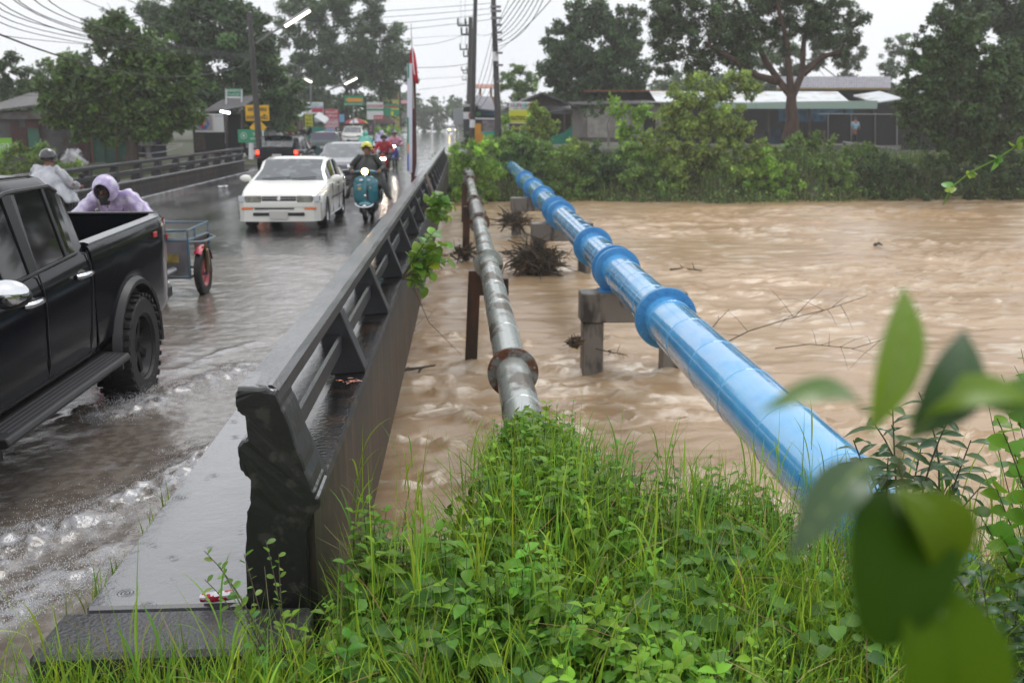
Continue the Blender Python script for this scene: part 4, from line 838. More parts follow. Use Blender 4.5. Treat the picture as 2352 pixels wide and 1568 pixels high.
# white sedan coming over the bridge
c = car('white_sedan', 'old white sedan with amber indicators driving towards the camera over the bridge', (-3.36, 19.9 + 2.13, 0), R(-1.2), SEDAN, WPAINT, glass=GLASSL)
L2 = -SEDAN['L'] / 2
for sg in (-1, 1):
    m = MB(); m.rbox(*sorted((sg * .345, sg * .66)), L2 - .016, L2 + .05, .56, .685, .015); h = m.build('headlamp', LENS, c, world=False)
    m = MB(); m.rbox(*sorted((sg * .67, sg * .79)), L2 - .008, L2 + .16, .565, .685, .012); m.build('corner_lamp', mat('pale corner lens', (.55, .57, .6), rough=.1, coat=1), c, world=False)
    m = MB(); m.rbox(*sorted((sg * .50, sg * .73)), L2 - .075, L2 + .0, .42, .465, .008); m.build('indicator', AMBER, c, world=False)
MB().rbox(-.335, .335, L2 - .012, L2 + .04, .58, .675, .01).build('grille', PLASTIC, c, world=False)
m = MB(); m.lathe([(.0, -.012), (.035, -.012), (.042, 0)], (0, L2 - .008, .63), 'y', 20); m.build('badge', CHROME, c, world=False)
MB().rbox(-.34, .34, L2 - .018, L2 - .01, .628, .634, .002).build('grille_bar', CHROME, c, world=False)
bm = MB(); prof = [(-.80, L2 + .28), (-.79, L2 + .08), (-.68, L2 - .06), (0, L2 - .085), (.68, L2 - .06), (.79, L2 + .08), (.80, L2 + .28)]
for z0, z1, o in ((.19, .42, .0), (.42, .475, -.012), (.475, .56, .004)):
    n = len(prof); V = [(x, y - o * (1 if abs(x) < .79 else 0), z0) for x, y in prof] + [(x, y - o * (1 if abs(x) < .79 else 0), z1) for x, y in prof]
    bm.add(V, [(i, i + 1, n + i + 1, n + i) for i in range(n - 1)] + [list(range(n, 2 * n)), list(range(n))[::-1]])
bm.build('front_bumper', WPAINT, c, world=False)
m = MB(); m.rbox(-.5, .5, L2 - .094, L2 - .06, .30, .365, .01); m.rbox(-.47, .3, L2 - .093, L2 - .05, .43, .455, .004); m.build('air_intake', PLASTIC, c, world=False)
tex_plate(c, 'กจ 6778', (-.0, L2 - .108, .315), .36, .16)
m = MB()
for a, b in (((-.55, .02), (.02, .06)), ((.05, .02), (.55, .06))): m.tube([(a[0], L2 + 1.2, .95), (b[0], L2 + 1.26, .985)], .008, 5)
m.build('wipers', PLASTIC, c, world=False)
# grey sedan behind it
VIOS = dict(SEDAN, L=4.3, W=1.7, H=1.46, belt=[(0, .66), (.1, .74), (.5, .86), (1.1, .95), (3.5, 1.0), (4.1, 1.0), (4.3, .95)],
            top=[(0, .68), (.06, .80), (.35, .90), (1.0, 1.0), (1.95, 1.42), (2.4, 1.47), (3.0, 1.45), (3.4, 1.36), (3.85, 1.08), (4.2, 1.04), (4.3, .98)], glass=(.98, 1.95, 3.3, 3.86), rail=[(0, 0), (.97, 0), (1.5, 1), (3.5, 1), (3.86, 0), (4.3, 0)])
c = car('grey_sedan', 'dark grey sedan with winged chrome grille following the white sedan', (-3.42, 31 + 2.15, 0), R(-1.2), VIOS, DGREY, glass=GLASSL)
l2 = -2.15
for sg in (-1, 1):
    MB().rbox(*sorted((sg * .48, sg * .78)), l2 - .01, l2 + .2, .66, .78, .02).build('headlamp', LENS, c, world=False)
m = MB(); m.tube([(-.46, l2 - .03, .70), (-.2, l2 - .055, .672), (0, l2 - .06, .665), (.2, l2 - .055, .672), (.46, l2 - .03, .70)], .014, 6)
m.lathe([(.05, -.02), (.065, -.01), (.05, .0)], (0, l2 - .05, .685), 'y', 20); m.tube([(-.04, l2 - .06, .69), (0, l2 - .06, .67), (.04, l2 - .06, .69)], .008, 5); m.build('badge', CHROME, c, world=False)
m = MB(); m.rbox(-.45, .45, l2 - .04, l2 + .04, .56, .66, .02); m.rbox(-.62, .62, l2 - .06, l2 + .05, .24, .42, .03); m.build('grille', PLASTIC, c, world=False)
MB().rbox(-.72, .72, l2 - .05, l2 + .1, .2, .55, .05).build('front_bumper', DGREY, c, world=False)
tex_plate(c, 'ขค 481', (0, l2 - .075, .47), .34, .13)
# queue going away: dark hatchback with brake lights
SUV = dict(SEDAN, L=4.1, W=1.74, H=1.6, belt=[(0, .70), (.5, .85), (1.1, .98), (3.9, 1.04), (4.1, 1.0)], top=[(0, .72), (.3, .92), (.9, 1.02), (1.7, 1.5), (2.1, 1.58), (3.6, 1.56), (3.72, 1.54), (4.02, 1.1), (4.1, 1.0)],
           rail=[(0, 0), (.88, 0), (1.4, 1), (3.95, 1), (4.1, 1)], glass=(.9, 1.7, 3.72, 4.0), sidewin=[(1.3, 2.3), (2.4, 3.3), (3.36, 3.8)], seams=[1.3, 2.35, 3.3], tumble=.17, sill=.22, r=.31)
c = car('dark_hatchback', 'near-black hatchback with lit red brake lights queueing away from the camera', (-6.75, 44 - 2.05, 0), R(178), SUV, BLKP, glass=GLASSL)
SUVC = c
def rear_lamps(c, y, z0, z1, x0, x1, m, hl=None):
    for sg in (-1, 1):
        MB().rbox(*sorted((sg * x0, sg * x1)), y - .12, y + .02, z0, z1, .02).build('tail_lamp', m, c, world=False)
        if hl: MB().rbox(*sorted((sg * (x0 + .02), sg * (x1 - .03))), y - .1, y + .035, z0 + (z1 - z0) * .45, z1 - .02, .02).build('brake_lamp', hl, c, world=False)
rear_lamps(c, 2.05, .72, 1.04, .66, .84, REDL, REDON); tex_plate(c, 'งจ 2719', (0, 2.07, .80), .36, .15, 1); MB().rbox(-.7, .7, 1.9, 2.12, .28, .62, .05).build('rear_bumper', BLKP, c, world=False)
MB().rbox(-.55, .55, 1.66, 1.86, 1.53, 1.56, .012).build('roof_spoiler', BLKP, c, world=False)
m = MB(); m.tube([(-.25, 2.0, 1.12), (.1, 2.03, 1.1)], .012, 5); m.build('wiper', PLASTIC, c, world=False)
c = car('green_hatchback', 'dark green estate car with purple-tinted rear window, seen over the dark hatchback', (-6.9, 57.5, 0), R(178), dict(SUV, H=1.5, W=1.76), GRNP, glass=mat('purple tinted glass', (.03, .022, .06), rough=.15, coat=.6))
rear_lamps(c, 2.05, .75, 1.0, .68, .84, REDL); tex_plate(c, 'บก 905', (0, 2.07, .75), .34, .13, 1)
c = car('white_sedan', 'clean white sedan driving away far up the street', (-6.4, 104, 0), R(180), VIOS, WPAINT, glass=GLASSL); rear_lamps(c, 2.15, .78, .95, .5, .78, REDL); tex_plate(c, 'ผพ 33', (0, 2.16, .7), .34, .13, 1)
for k, (x, y, m_, lb) in enumerate([(-7.6, 205, WPAINT, 'tiny white car far up the street, nearer of the distant pair'), (-5.4, 232, WPAINT, 'tiny white car in the haze at the road end, right of the distant pair'), (-7.4, 128, BLKP, 'dark car with red tail lamp half hidden by the flag post'), (-1.8, 300, DGREY, 'faint dark car in the haze at the vanishing point')]):
    c = car('distant_car', lb, (x, y, 0), R(180 if k != 0 else 0), VIOS if k != 2 else SUV, m_, glass=GLASSL, group='distant cars on the hazy road', detail=False)
    if k == 2: rear_lamps(c, 2.05, .85, 1.05, .62, .8, REDL, REDON)
c = car('distant_car', 'oncoming distant car with lit yellow headlamps at the right edge of the road', (.1, 185, 0), 0, VIOS, SILV, group='distant cars on the hazy road', detail=False)
for sg in (-1, 1): MB().sphere((sg * .6, -2.16, .72), (.16, .05, .09), 10, 6).build('headlamp', mat('lit yellow lamp', (1., .8, .25), emit=9.), c, world=False)

def pickup(name, label, loc, rz, paint, S=1., near=False, cab_glass=GLASS, lamps=REDL, facing_text=None, double=True):
    """double-cab pickup, nose towards -Y; built at real size"""
    t = thing(name, label, 'pickup truck', loc, rz); L, hw = 5.2, .92; r = .40 if near else .36; lift = .06 if near else 0.; fo, wb = .93, 3.08; ax = (fo, fo + wb)
    cab1 = 3.18; ys0 = -L / 2                     # end of cab
    belt = [(0, .92), (.3, 1.0), (1.2, 1.10), (cab1, 1.20), (5.2, 1.24)]
    def lo(s, base):
        z = base
        for a in ax:
            d = abs(s - a); ra = r * 1.24
            if d < ra + 1e-4: z = max(z, r + math.sqrt(max(ra * ra - d * d, 0)) * .98)
        return z + lift * 0
    plan = [(0, .74), (.08, .84), (.3, .95), (.9, 1), (4.9, 1), (5.14, .955), (5.2, .9)]
    dz = lift
    def sidegrid(s0, s1, extra, dx=0.):
        S_ = sorted(set([round(q, 3) for q in np.linspace(s0, s1, int((s1 - s0) / .07) + 2)] + [round(a + r * 1.24 * math.cos(q), 3) for a in ax for q in np.linspace(0, math.pi, 25) if s0 < a + r * 1.24 * math.cos(q) < s1] + extra)); return S_
    # lower body of bonnet and cab, with roof: loft as in the cars
    top = [(0, .93), (.08, 1.02), (.5, 1.12), (1.25, 1.2), (1.95, 1.66), (2.3, 1.735), (2.95, 1.73), (3.1, 1.66), (3.18, 1.60)]
    rail = [(0, 0), (1.24, 0), (1.6, 1), (3.18, 1)]
    Sx = sidegrid(0, cab1, [a for a, b in top]); V = []; faces = {'body': [], 'windscreen': [], 'side': []}; n = 12; m_ = 2 * n - 1
    for s in Sx:
        w = hw * lerp(plan, s); l = lo(s, .47 + dz); b = lerp(belt, s) + dz; tp = max(lerp(top, s) + dz, b + .006); g0 = lerp(rail, s)
        zr = b + (tp - b) * (.84 if g0 else .5); wr = w * (1 - .17 * g0) - .05 * (1 - g0); h = b - l
        row = [(w - .03, l), (w - .008, l + h * .08), (w + .0, l + h * .25), (w + .004, l + h * .45), (w + .012, l + h * .66), (w + .006, l + h * .84), (w - .02, b - .02), (w - .045, b), (wr + .01, zr), (wr - .05, zr + (tp - zr) * .72), (wr * .6, tp - .006), (0, tp)]
        V += [(-x, s + ys0, z) for x, z in row] + [(x, s + ys0, z) for x, z in row[-2::-1]]
    V = np.array(V)
    for i in range(len(Sx) - 1):
        sm = (Sx[i] + Sx[i + 1]) / 2
        for j in range(m_ - 1):
            jj = j if j < n - 1 else m_ - 2 - j; f = (i * m_ + j, i * m_ + j + 1, (i + 1) * m_ + j + 1, (i + 1) * m_ + j)
            if jj == 7 and (1.55 < sm < 2.28 or 2.40 < sm < 3.02): faces['side'].append(f)
            elif jj >= 9 and 1.25 < sm < 1.95: faces['windscreen'].append(f)
            else: faces['body'].append(f)
    faces['body'].append(list(range(m_))[::-1]); faces['body'].append([(len(Sx) - 1) * m_ + k for k in range(m_)])
    def sub(fs, nm, mt):
        b = MB(); ids = sorted({i for f in fs for i in f}); mp = {v: k for k, v in enumerate(ids)}; b.add(V[ids], [[mp[i] for i in f] for f in fs]); return b.build(nm, mt, t, smooth=50, world=False)
    sub(faces['body'], 'cab', paint); sub(faces['windscreen'], 'windscreen', cab_glass)
    for sg in (-1, 1):
        for (a, b_) in ((1.5, 2.3), (2.38, 3.1)):
            q = [f for f in faces['side'] if (V[f[0]][0] > 0) == (sg > 0) and a < V[f[0]][1] - ys0 < b_]
            if q: sub(q, 'side_window', cab_glass)
    # window frames, pillars
    for sg in (-1, 1):
        m = MB()
        for s in ((2.28, 2.40), (2.86, 2.90)):
            b = lerp(belt, s[0]) + dz; x0 = hw - .042; x1 = hw * .83 + .012
            tz = b + (lerp(top, s[0]) + dz - b) * .84
            m.add([(sg * (x0 + .006), s[0] + ys0, b), (sg * (x0 + .006), s[1] + ys0, b), (sg * (x1 + .006), s[1] + ys0 - .05, tz), (sg * (x1 + .006), s[0] + ys0 - .05, tz), (sg * (x0 - .02), s[0] + ys0, b), (sg * (x0 - .02), s[1] + ys0, b), (sg * (x1 - .02), s[1] + ys0 - .05, tz), (sg * (x1 - .02), s[0] + ys0 - .05, tz)],
                  [(0, 1, 2, 3), (0, 4, 5, 1), (1, 5, 6, 2), (2, 6, 7, 3), (3, 7, 4, 0)])
        P = []
        for s in np.linspace(1.5, 3.04, 12): b = lerp(belt, s) + dz; P.append((sg * (hw - .036), s + ys0, b + .004))
        m.tube(P, .011, 6)
        P = []
        for s in np.linspace(1.62, 3.06, 12): b = lerp(belt, s) + dz; P.append((sg * (hw * .83 + .012), s + ys0, b + (lerp(top, s) + dz - b) * .84 + .008))
        m.tube(P, .014, 6)
        m.build('window_trim', PLASTIC, t, world=False, smooth=True)
    for sg in (-1, 1): m = MB(); m.tube([(sg * (hw * .83 - .075), s + ys0, lerp(top, s) + dz - .012) for s in np.linspace(1.95, 3.0, 8)], .008, 5); m.build('roof_gutter', PLASTIC, t, world=False)
    # load bed: outer sides, inner walls, floor, tailgate
    Sb = sidegrid(cab1 + .025, 5.2, [])
    for sg in (-1, 1):
        P = []
        for s in Sb:
            w = hw * lerp(plan, s); l = lo(s, .47 + dz); b = lerp(belt, s) + dz + .03; h = b - l; bulge = .02 * math.exp(-((s - ax[1]) / .6) ** 2)
            P.append([(sg * x, s + ys0, z) for x, z in [(w - .03, l), (w + bulge, l + h * .1), (w + bulge, l + h * .3), (w + .004 + bulge * .5, l + h * .55), (w + .012, l + h * .72), (w + .004, l + h * .88), (w - .015, b - .02), (w - .03, b - .003), (w - .05, b), (w - .09, b), (w - .1, b - .03), (w - .1, .75 + dz)]])
        m = MB(); m.grid(P); m.f.append([i for i in range(12)]); m.f.append([m.n - 12 + i for i in range(12)])
        m.build('bed_side', paint, t, smooth=50, world=False)
        m = MB(); P = [[(sg * (hw * lerp(plan, s) - .025 - q[0]), s + ys0, lerp(belt, s) + dz + .032 + q[1]) for q in ((-.004, -.03), (0, .004), (.03, .014), (.085, .012), (.09, -.03))] for s in np.linspace(cab1 + .06, 5.17, 16)]
        m.grid(P); m.build('bed_rail', mat('grey bed rail cap', (.12, .125, .135), rough=.35, coat=.6), t, smooth=50, world=False)
    m = MB(); m.box(-hw + .1, hw - .1, cab1 + ys0 + .02, 5.1 + ys0, .74 + dz, .76 + dz); m.box(-hw + .08, hw - .08, cab1 + ys0 + .01, cab1 + ys0 + .06, .75 + dz, 1.2 + dz); m.build('bed_floor', PLASTIC, t, world=False)
    MB().rbox(-hw + .09, hw - .09, 5.11 + ys0, 5.18 + ys0, .72 + dz, 1.275 + dz, .012).build('tailgate', paint, t, world=False)
    MB().rbox(-hw + .1, hw - .1, 5.10 + ys0, 5.185 + ys0, 1.276 + dz, 1.29 + dz, .005).build('tailgate_cap', PLASTIC, t, world=False)
    MB().rbox(-.07, .07, 5.17 + ys0, 5.20 + ys0, 1.0 + dz, 1.09 + dz, .008).build('tailgate_handle', PLASTIC, t, world=False)
    for sg in (-1, 1):
        m = MB(); w = hw * .95; m.grid([[(sg * (w + .012 - .02 * q * q + .03 * (1 - abs(u) ** 2) * 0), 5.06 + ys0 + q * .16, .86 + dz + (u + 1) / 2 * .37) for u in np.linspace(-1, 1, 8)] for q in np.linspace(0, 1, 5)]); m.grid([[(sg * (w - .008 - q * .1), 5.222 + ys0, .86 + dz + (u + 1) / 2 * .37) for u in np.linspace(-1, 1, 8)] for q in np.linspace(0, 1, 3)])
        m.build('tail_lamp', lamps, t, smooth=True, world=False)
    m = MB(); m.rbox(-hw * .9, hw * .9, 5.14 + ys0, 5.40 + ys0, .52 + dz, .66 + dz, .03); m.build('rear_bumper', CHROME if near else paint, t, world=False)
    m = MB(); m.rbox(-hw * .95, hw * .95, 5.10 + ys0, 5.3 + ys0, .50 + dz, .64 + dz, .03); m.build('bumper_corners', PLASTIC, t, world=False)
    # chassis, arches, flares
    m = MB(); m.box(-hw + .16, hw - .16, .5 + ys0, 5.0 + ys0, .42 + dz, .7 + dz)
    for a in ax: m.box(-hw + .05, hw - .04, a + ys0 - r * 1.15, a + ys0 + r * 1.15, r + .18, r * 2.2 + dz)
    m.build('chassis', PLASTIC, t, world=False)
    for a in ax:
        for sg in (-1, 1):
            m = MB(); P = []
            for q in np.linspace(-.12, math.pi + .12, 25):
                cr, sr_ = math.cos(q), math.sin(q); f_ = r * 1.22; g_ = r * 1.22 + .085
                P.append([(sg * (hw - .04), a + ys0 + f_ * cr, r + f_ * sr_ * .98), (sg * (hw + .055), a + ys0 + (f_ + .012) * cr, r + (f_ + .012) * sr_ * .98), (sg * (hw + .06), a + ys0 + (f_ + .05) * cr, r + (f_ + .05) * sr_ * .98), (sg * (hw + .005), a + ys0 + g_ * cr, r + g_ * sr_ * .98)])
            m.grid(P); m.build('wheel_flare', PLASTIC if near else paint, t, smooth=50, world=False)
    for a in ax:
        for sg in (-1, 1): wheel('wheel', t, (sg * (hw - .085 + (.02 if near else -.03)), a + ys0, r), r, .27, PLASTIC if near else ALLOY, lug=near, out=sg, spokes=8 if near else 6)
    # side steps, handles, mirrors
    for sg in (-1, 1):
        m = MB(); m.prism([(sg * (hw - .12), .44), (sg * (hw + .13), .43), (sg * (hw + .16), .455), (sg * (hw + .14), .49), (sg * (hw - .12), .51)], 1.35 + ys0, 3.38 + ys0, 'y'); st = m.build('side_step', PLASTIC, t, world=False, bevel=.01)
        q = MB()
        for k in range(4): q.box(*sorted((sg * (hw + .0 + k * .032), sg * (hw + .012 + k * .032))), 1.45 + ys0, 3.3 + ys0, .493 - k * .002, .502 - k * .002)
        q.build('step_grip', mat('grey step ribs', (.08, .08, .09), rough=.3), st, world=False)
        for s in (2.14, 2.98):
            b = lerp(belt, s) + dz - .135; x = hw + .012
            q = MB(); q.sphere((sg * (x - .012), s + ys0 - .0, b), (.022, .085, .038), 12, 8); cup = q.build('handle_cup', PLASTIC, t, smooth=True, world=False)
            q = MB(); q.tube([(sg * x, s + ys0 - .105, b + .003), (sg * (x + .034), s + ys0 - .07, b + .006), (sg * (x + .042), s + ys0, b + .008), (sg * (x + .034), s + ys0 + .07, b + .006), (sg * x, s + ys0 + .105, b + .003)], [.016, .019, .018, .021, .018], 10); q.build('door_handle', CHROME, t, smooth=True, world=False)
        q = MB(); q.sphere((sg * (hw + .17), 1.47 + ys0, 1.185 + dz), (.12, .07, .075), 18, 12); mr = q.build('wing_mirror', CHROME if near else paint, t, smooth=True, world=False)
        q = MB(); q.sphere((sg * (hw + .17), 1.485 + ys0, 1.168 + dz), (.123, .073, .068), 18, 12); q.box(*sorted((sg * (hw - .06), sg * (hw + .08))), 1.45 + ys0, 1.51 + ys0, 1.12 + dz, 1.18 + dz); q.build('mirror_back', PLASTIC, mr, smooth=True, world=False)
    for sg in (-1, 1):
        m = MB()
        for s in (1.42, 2.34, 3.16):
            l0 = .5 + dz; b = lerp(belt, s) + dz; P = []
            for q in np.linspace(0, 1, 8):
                z = l0 + (b - l0) * q; x = hw + .004 + .012 * math.exp(-((q - .66) / .2) ** 2) - (.02 if q > .97 else 0) - (.02 if q < .05 else 0); yy = s + ys0 + (.10 * (1 - q) ** 2 * -1 if s == 3.16 else 0); P.append((sg * x, yy, z))
            m.tube(P, .0055, 4)
        m.tube([(sg * (hw - .012), s + ys0, .5 + dz) for s in np.linspace(1.42, 3.05, 8)], .006, 4)
        m.build('door_seams', BLACKP, t, world=False)
    if near:
        m = MB(); m.sphere((hw + .006, 3.62 + ys0, 1.07), (.006, .085, .07), 16, 10); m.build('fuel_flap', paint, t, smooth=True, world=False)
        d1 = mat('red sticker', (.5, .05, .05), rough=.4); text('4x4', .06, mat('grey sticker', (.18, .2, .2), rough=.4), t, (hw + .022, 4.85 + ys0, 1.2), .2, rz=90, ext=.002)
        MB().rbox(hw + .006, hw + .02, 4.63 + ys0, 4.72 + ys0, 1.18, 1.225, .004).build('sticker', d1, t, world=False)
        m = MB(); m.rbox(hw - .2, hw + .02, ax[1] + ys0 + r * 1.3, ax[1] + ys0 + r * 1.3 + .02, .3, .62, .008); m.build('mud_flap', PLASTIC, t, world=False)
    return t
t = pickup('black_pickup', 'black double-cab pickup truck with chrome handles ploughing through the flood water', (-3.42, 6.4, -.02), 0, BLKP, near=True)
def lamps_pick(t, m, lit=None):
    for sg in (-1, 1): MB().rbox(*sorted((sg * .5, sg * .84)), -2.62, -2.4, .82, .97, .03).build('headlamp', m, t, world=False)
    MB().rbox(-.48, .48, -2.63, -2.5, .75, .95, .03).build('grille', CHROME, t, world=False); MB().rbox(-.86, .86, -2.68, -2.3, .42, .7, .05).build('front_bumper', WPAINT, t, world=False); MB().rbox(-.55, .55, -2.7, -2.5, .48, .58, .03).build('air_intake', PLASTIC, t, world=False)
t2 = pickup('white_pickup', 'white pickup truck facing the camera far up the street', (-8.6, 90, 0), 0, WPAINT, cab_glass=GLASSL); lamps_pick(t2, LENS)
t3 = pickup('silver_pickup', 'silver pickup truck parked beyond the leaning pole, tailgate towards the camera', (-11.9, 66, 0), R(180 - 4), SILV, cab_glass=mat('dark blue glass', (.03, .035, .07), rough=.1, coat=.8))
# ------------------------------------------------------------------ people on two wheels
def skin(name, J, E_, m, parent, sub=1, wrinkle=0., wsc=9., extra=None, world=False):
    """continuous body surface grown round a skeleton; J: joint -> (position, radius)"""
    me = bpy.data.meshes.new(name); ks = list(J); me.from_pydata([J[k][0] for k in ks], [(ks.index(a), ks.index(b)) for a, b in E_], []); o = bpy.data.objects.new(name, me); COL.objects.link(o)
    md = o.modifiers.new('s', 'SKIN'); md.use_smooth_shade = True
    for i, k in enumerate(ks):
        r = J[k][1]; me.skin_vertices[0].data[i].radius = r if hasattr(r, '__len__') else (r, r)
        me.skin_vertices[0].data[i].use_root = i == 0
    sb = o.modifiers.new('u', 'SUBSURF'); sb.levels = sb.render_levels = sub + (1 if wrinkle else 0)
    dg = bpy.context.evaluated_depsgraph_get(); mm = bpy.data.meshes.new_from_object(o.evaluated_get(dg)); bpy.data.objects.remove(o)
    if wrinkle:
        co = np.array([v.co[:] for v in mm.vertices]); no = np.array([v.normal[:] for v in mm.vertices])
        w = np.array([mnoise.ridged_multi_fractal(Vector((p[0] * wsc, p[1] * wsc, p[2] * wsc * .45)), 1, 2, 3, 1, 2) for p in co]) - .9
        co = co + no * (w * wrinkle)[:, None]; mm.vertices.foreach_set('co', co.ravel())
    if extra:      # facial features joined into the same surface mesh
        import bmesh
        bm = bmesh.new(); bm.from_mesh(mm)
        for (c, r) in extra: 
            q = bmesh.ops.create_uvsphere(bm, u_segments=8, v_segments=6, radius=1); bmesh.ops.scale(bm, vec=r, verts=q['verts']); bmesh.ops.translate(bm, vec=c, verts=q['verts'])
        bm.to_mesh(mm); bm.free()
    return link(mm, name, m, parent, 'all', world)
SKIN = mat('brown skin', (.28, .14, .085), rough=.5); SKIND = mat('dark brown skin', (.10, .045, .028), rough=.45); HAIR = mat('black hair', (.012, .01, .01), rough=.6)
def fingers(t, c, sg, m, along=1):
    """a hand closed round a grip lying along X at c: palm, four unequal fingers, thumb"""
    x, y, z = c; b = MB(); b.sphere((x, y + .028, z + .012), (.043, .03, .022), 10, 6)
    for k, l in enumerate((.9, 1.05, 1., .8)):
        fx = x + (k - 1.5) * .021; b.tube([(fx, y + .02, z + .03), (fx, y - .012 * l, z + .034), (fx, y - .034 * l, z + .012), (fx, y - .03 * l, z - .018), (fx, y - .004, z - .026)], [.0105, .0105, .0095, .009, .007], 6)
    b.tube([(x - sg * .035, y + .03, z + .0), (x - sg * .046, y + .004, z - .018), (x - sg * .03, y - .024, z - .02)], [.012, .011, .008], 6)
    return b.build('hand', m, t, smooth=True, world=False)
def helmet(t, c, m, vis=True, tilt=0., half=True):
    b = MB(); P = []
    for i in range(13):
        th = math.pi * .62 * i / 12; row = []
        for k in range(24):
            a = 2 * math.pi * k / 24; front = max(0, -math.sin(a)); lim = 1 - .42 * front ** 3 if half else 1 - .3 * front ** 4; q = th * lim
            row.append((c[0] + .132 * math.sin(q) * math.cos(a), c[1] + .155 * math.sin(q) * math.sin(a), c[2] + .145 * math.cos(q)))
        P.append(row)
    b.grid(P, closev=True); h = b.build('helmet', m, t, smooth='all', world=False); md = h.modifiers.new('th', 'SOLIDIFY'); md.thickness = .018
    q = MB(); q.tube([(c[0] + .128 * math.cos(a), c[1] + .150 * math.sin(a) * 1.0, c[2] + .012 + .0 * a) for a in np.linspace(R(200), R(340), 12)], .011, 6)
    q.build('peak_trim', PLASTIC, h, world=False); return h
def rider(label, loc, rz, top, legs, helm=None, head_fwd=0., lean=0., wr=.004, hood=None, beard=False, skinm=SKIN, poncho=None, coat_hem=False, bar=(.30, -.42, 1.02), elbow=.36, grp=None, name='person'):
    """seated rider facing -Y in its own frame, hips over the saddle"""
    t = thing(name, label, 'person', loc, rz, grp); ly = -lean; hy = ly - .05 - head_fwd; hz = 1.50 - head_fwd * .55 - lean * .5
    sh = 1.33 - lean * .35 - head_fwd * .1; bx, by, bz = bar
    J = {'pel': ((0, .18, .86), (.15, .12)), 'bel': ((0, .13 + ly * .3, 1.0), (.135, .11)), 'che': ((0, .07 + ly * .7, 1.2 - lean * .2), (.165, .115)), 'nk': ((0, .03 + ly, sh + .05), .06), 'jaw': ((0, hy - .01, hz - .075), (.062, .07)), 'hd': ((0, hy, hz), (.078, .095)), 'top': ((0, hy + .01, hz + .08), (.055, .065))}
    E_ = [('pel', 'bel'), ('bel', 'che'), ('che', 'nk'), ('nk', 'jaw'), ('jaw', 'hd'), ('hd', 'top')]
    for s, n in ((-1, 'l'), (1, 'r')):
        J.update({'sh' + n: ((s * .185, .04 + ly, sh), .062), 'el' + n: ((s * elbow, -.06 + ly, (sh + bz) / 2 - .07), .045), 'wr' + n: ((s * bx, by + .06, bz + .015), .028),
                  'hp' + n: ((s * .10, .12, .83), .095), 'kn' + n: ((s * .17, -.27, .80), .065), 'an' + n: ((s * .15, -.10, .40), .042), 'to' + n: ((s * .16, -.26, .35), .036)})
        E_ += [('che', 'sh' + n), ('sh' + n, 'el' + n), ('el' + n, 'wr' + n), ('pel', 'hp' + n), ('hp' + n, 'kn' + n), ('kn' + n, 'an' + n), ('an' + n, 'to' + n)]
    ex = [((0, hy - .105, hz - .035), (.014, .02, .028)), ((.035, hy - .088, hz + .0), (.012, .008, .006)), ((-.035, hy - .088, hz + .0), (.012, .008, .006)), ((0, hy - .092, hz - .078), (.026, .01, .008)), ((.08, hy, hz - .02), (.012, .02, .032)), ((-.08, hy, hz - .02), (.012, .02, .032))]
    skin('body', J, E_, skinm, t, 1, extra=ex)
    # clothing shells over the body
    g = .022; JJ = {k: (p, tuple(q + g for q in (r if hasattr(r, '__len__') else (r, r)))) for k, (p, r) in J.items()}
    up = ['pel', 'bel', 'che', 'shl', 'ell', 'wrl', 'shr', 'elr', 'wrr']; JU = {k: JJ[k] for k in up}
    JU['nk0'] = ((0, .03 + ly, sh + .035), (.085, .08))
    for n in 'lr': JU['wr' + n] = (tuple(np.array(J['wr' + n][0]) * .88 + np.array(J['el' + n][0]) * .12), (.048, .048)); JU['el' + n] = (J['el' + n][0], (.075, .075)); JU['sh' + n] = (J['sh' + n][0], (.092, .092))
    skin('jacket', JU, [('pel', 'bel'), ('bel', 'che'), ('che', 'nk0'), ('che', 'shl'), ('shl', 'ell'), ('ell', 'wrl'), ('che', 'shr'), ('shr', 'elr'), ('elr', 'wrr')], top, t, 1, wrinkle=wr * 3, wsc=11)
    lo = {k: JJ[k] for k in ('pel', 'hpl', 'knl', 'anl', 'hpr', 'knr', 'anr')}
    skin('trousers', lo, [('pel', 'hpl'), ('hpl', 'knl'), ('knl', 'anl'), ('pel', 'hpr'), ('hpr', 'knr'), ('knr', 'anr')], legs, t, 1)
    for s in (-1, 1): MB().sphere((s * .16, -.22, .345), (.05, .13, .05), 10, 6).build('shoe', PLASTIC, t, smooth=True, world=False); fingers(t, (s * bx, by, bz), s, skinm)
    if helm: helmet(t, (0, hy + .012, hz + .045), helm)
    if beard:
        b = MB(); P = []
        for i in range(7):
            v = i / 6; P.append([(.078 * math.sin(a) * (1 - .35 * v), hy - .008 - .093 * math.cos(a) * (1 - .1 * v), hz - .055 - .11 * v) for a in np.linspace(-1.35, 1.35, 13)])
        b.grid(P); h = b.build('beard', HAIR, t, smooth='all', world=False); md = h.modifiers.new('th', 'SOLIDIFY'); md.thickness = .02
        b = MB(); b.sphere((0, hy + .02, hz + .035), (.092, .105, .09), 16, 10); b.build('hair', HAIR, t, smooth=True, world=False)
        b = MB(); b.box(-.055, -.018, hy - .1, hy - .088, hz + .012, hz + .02); b.box(.018, .055, hy - .1, hy - .088, hz + .012, hz + .02); b.build('eyebrows', HAIR, t, world=False)
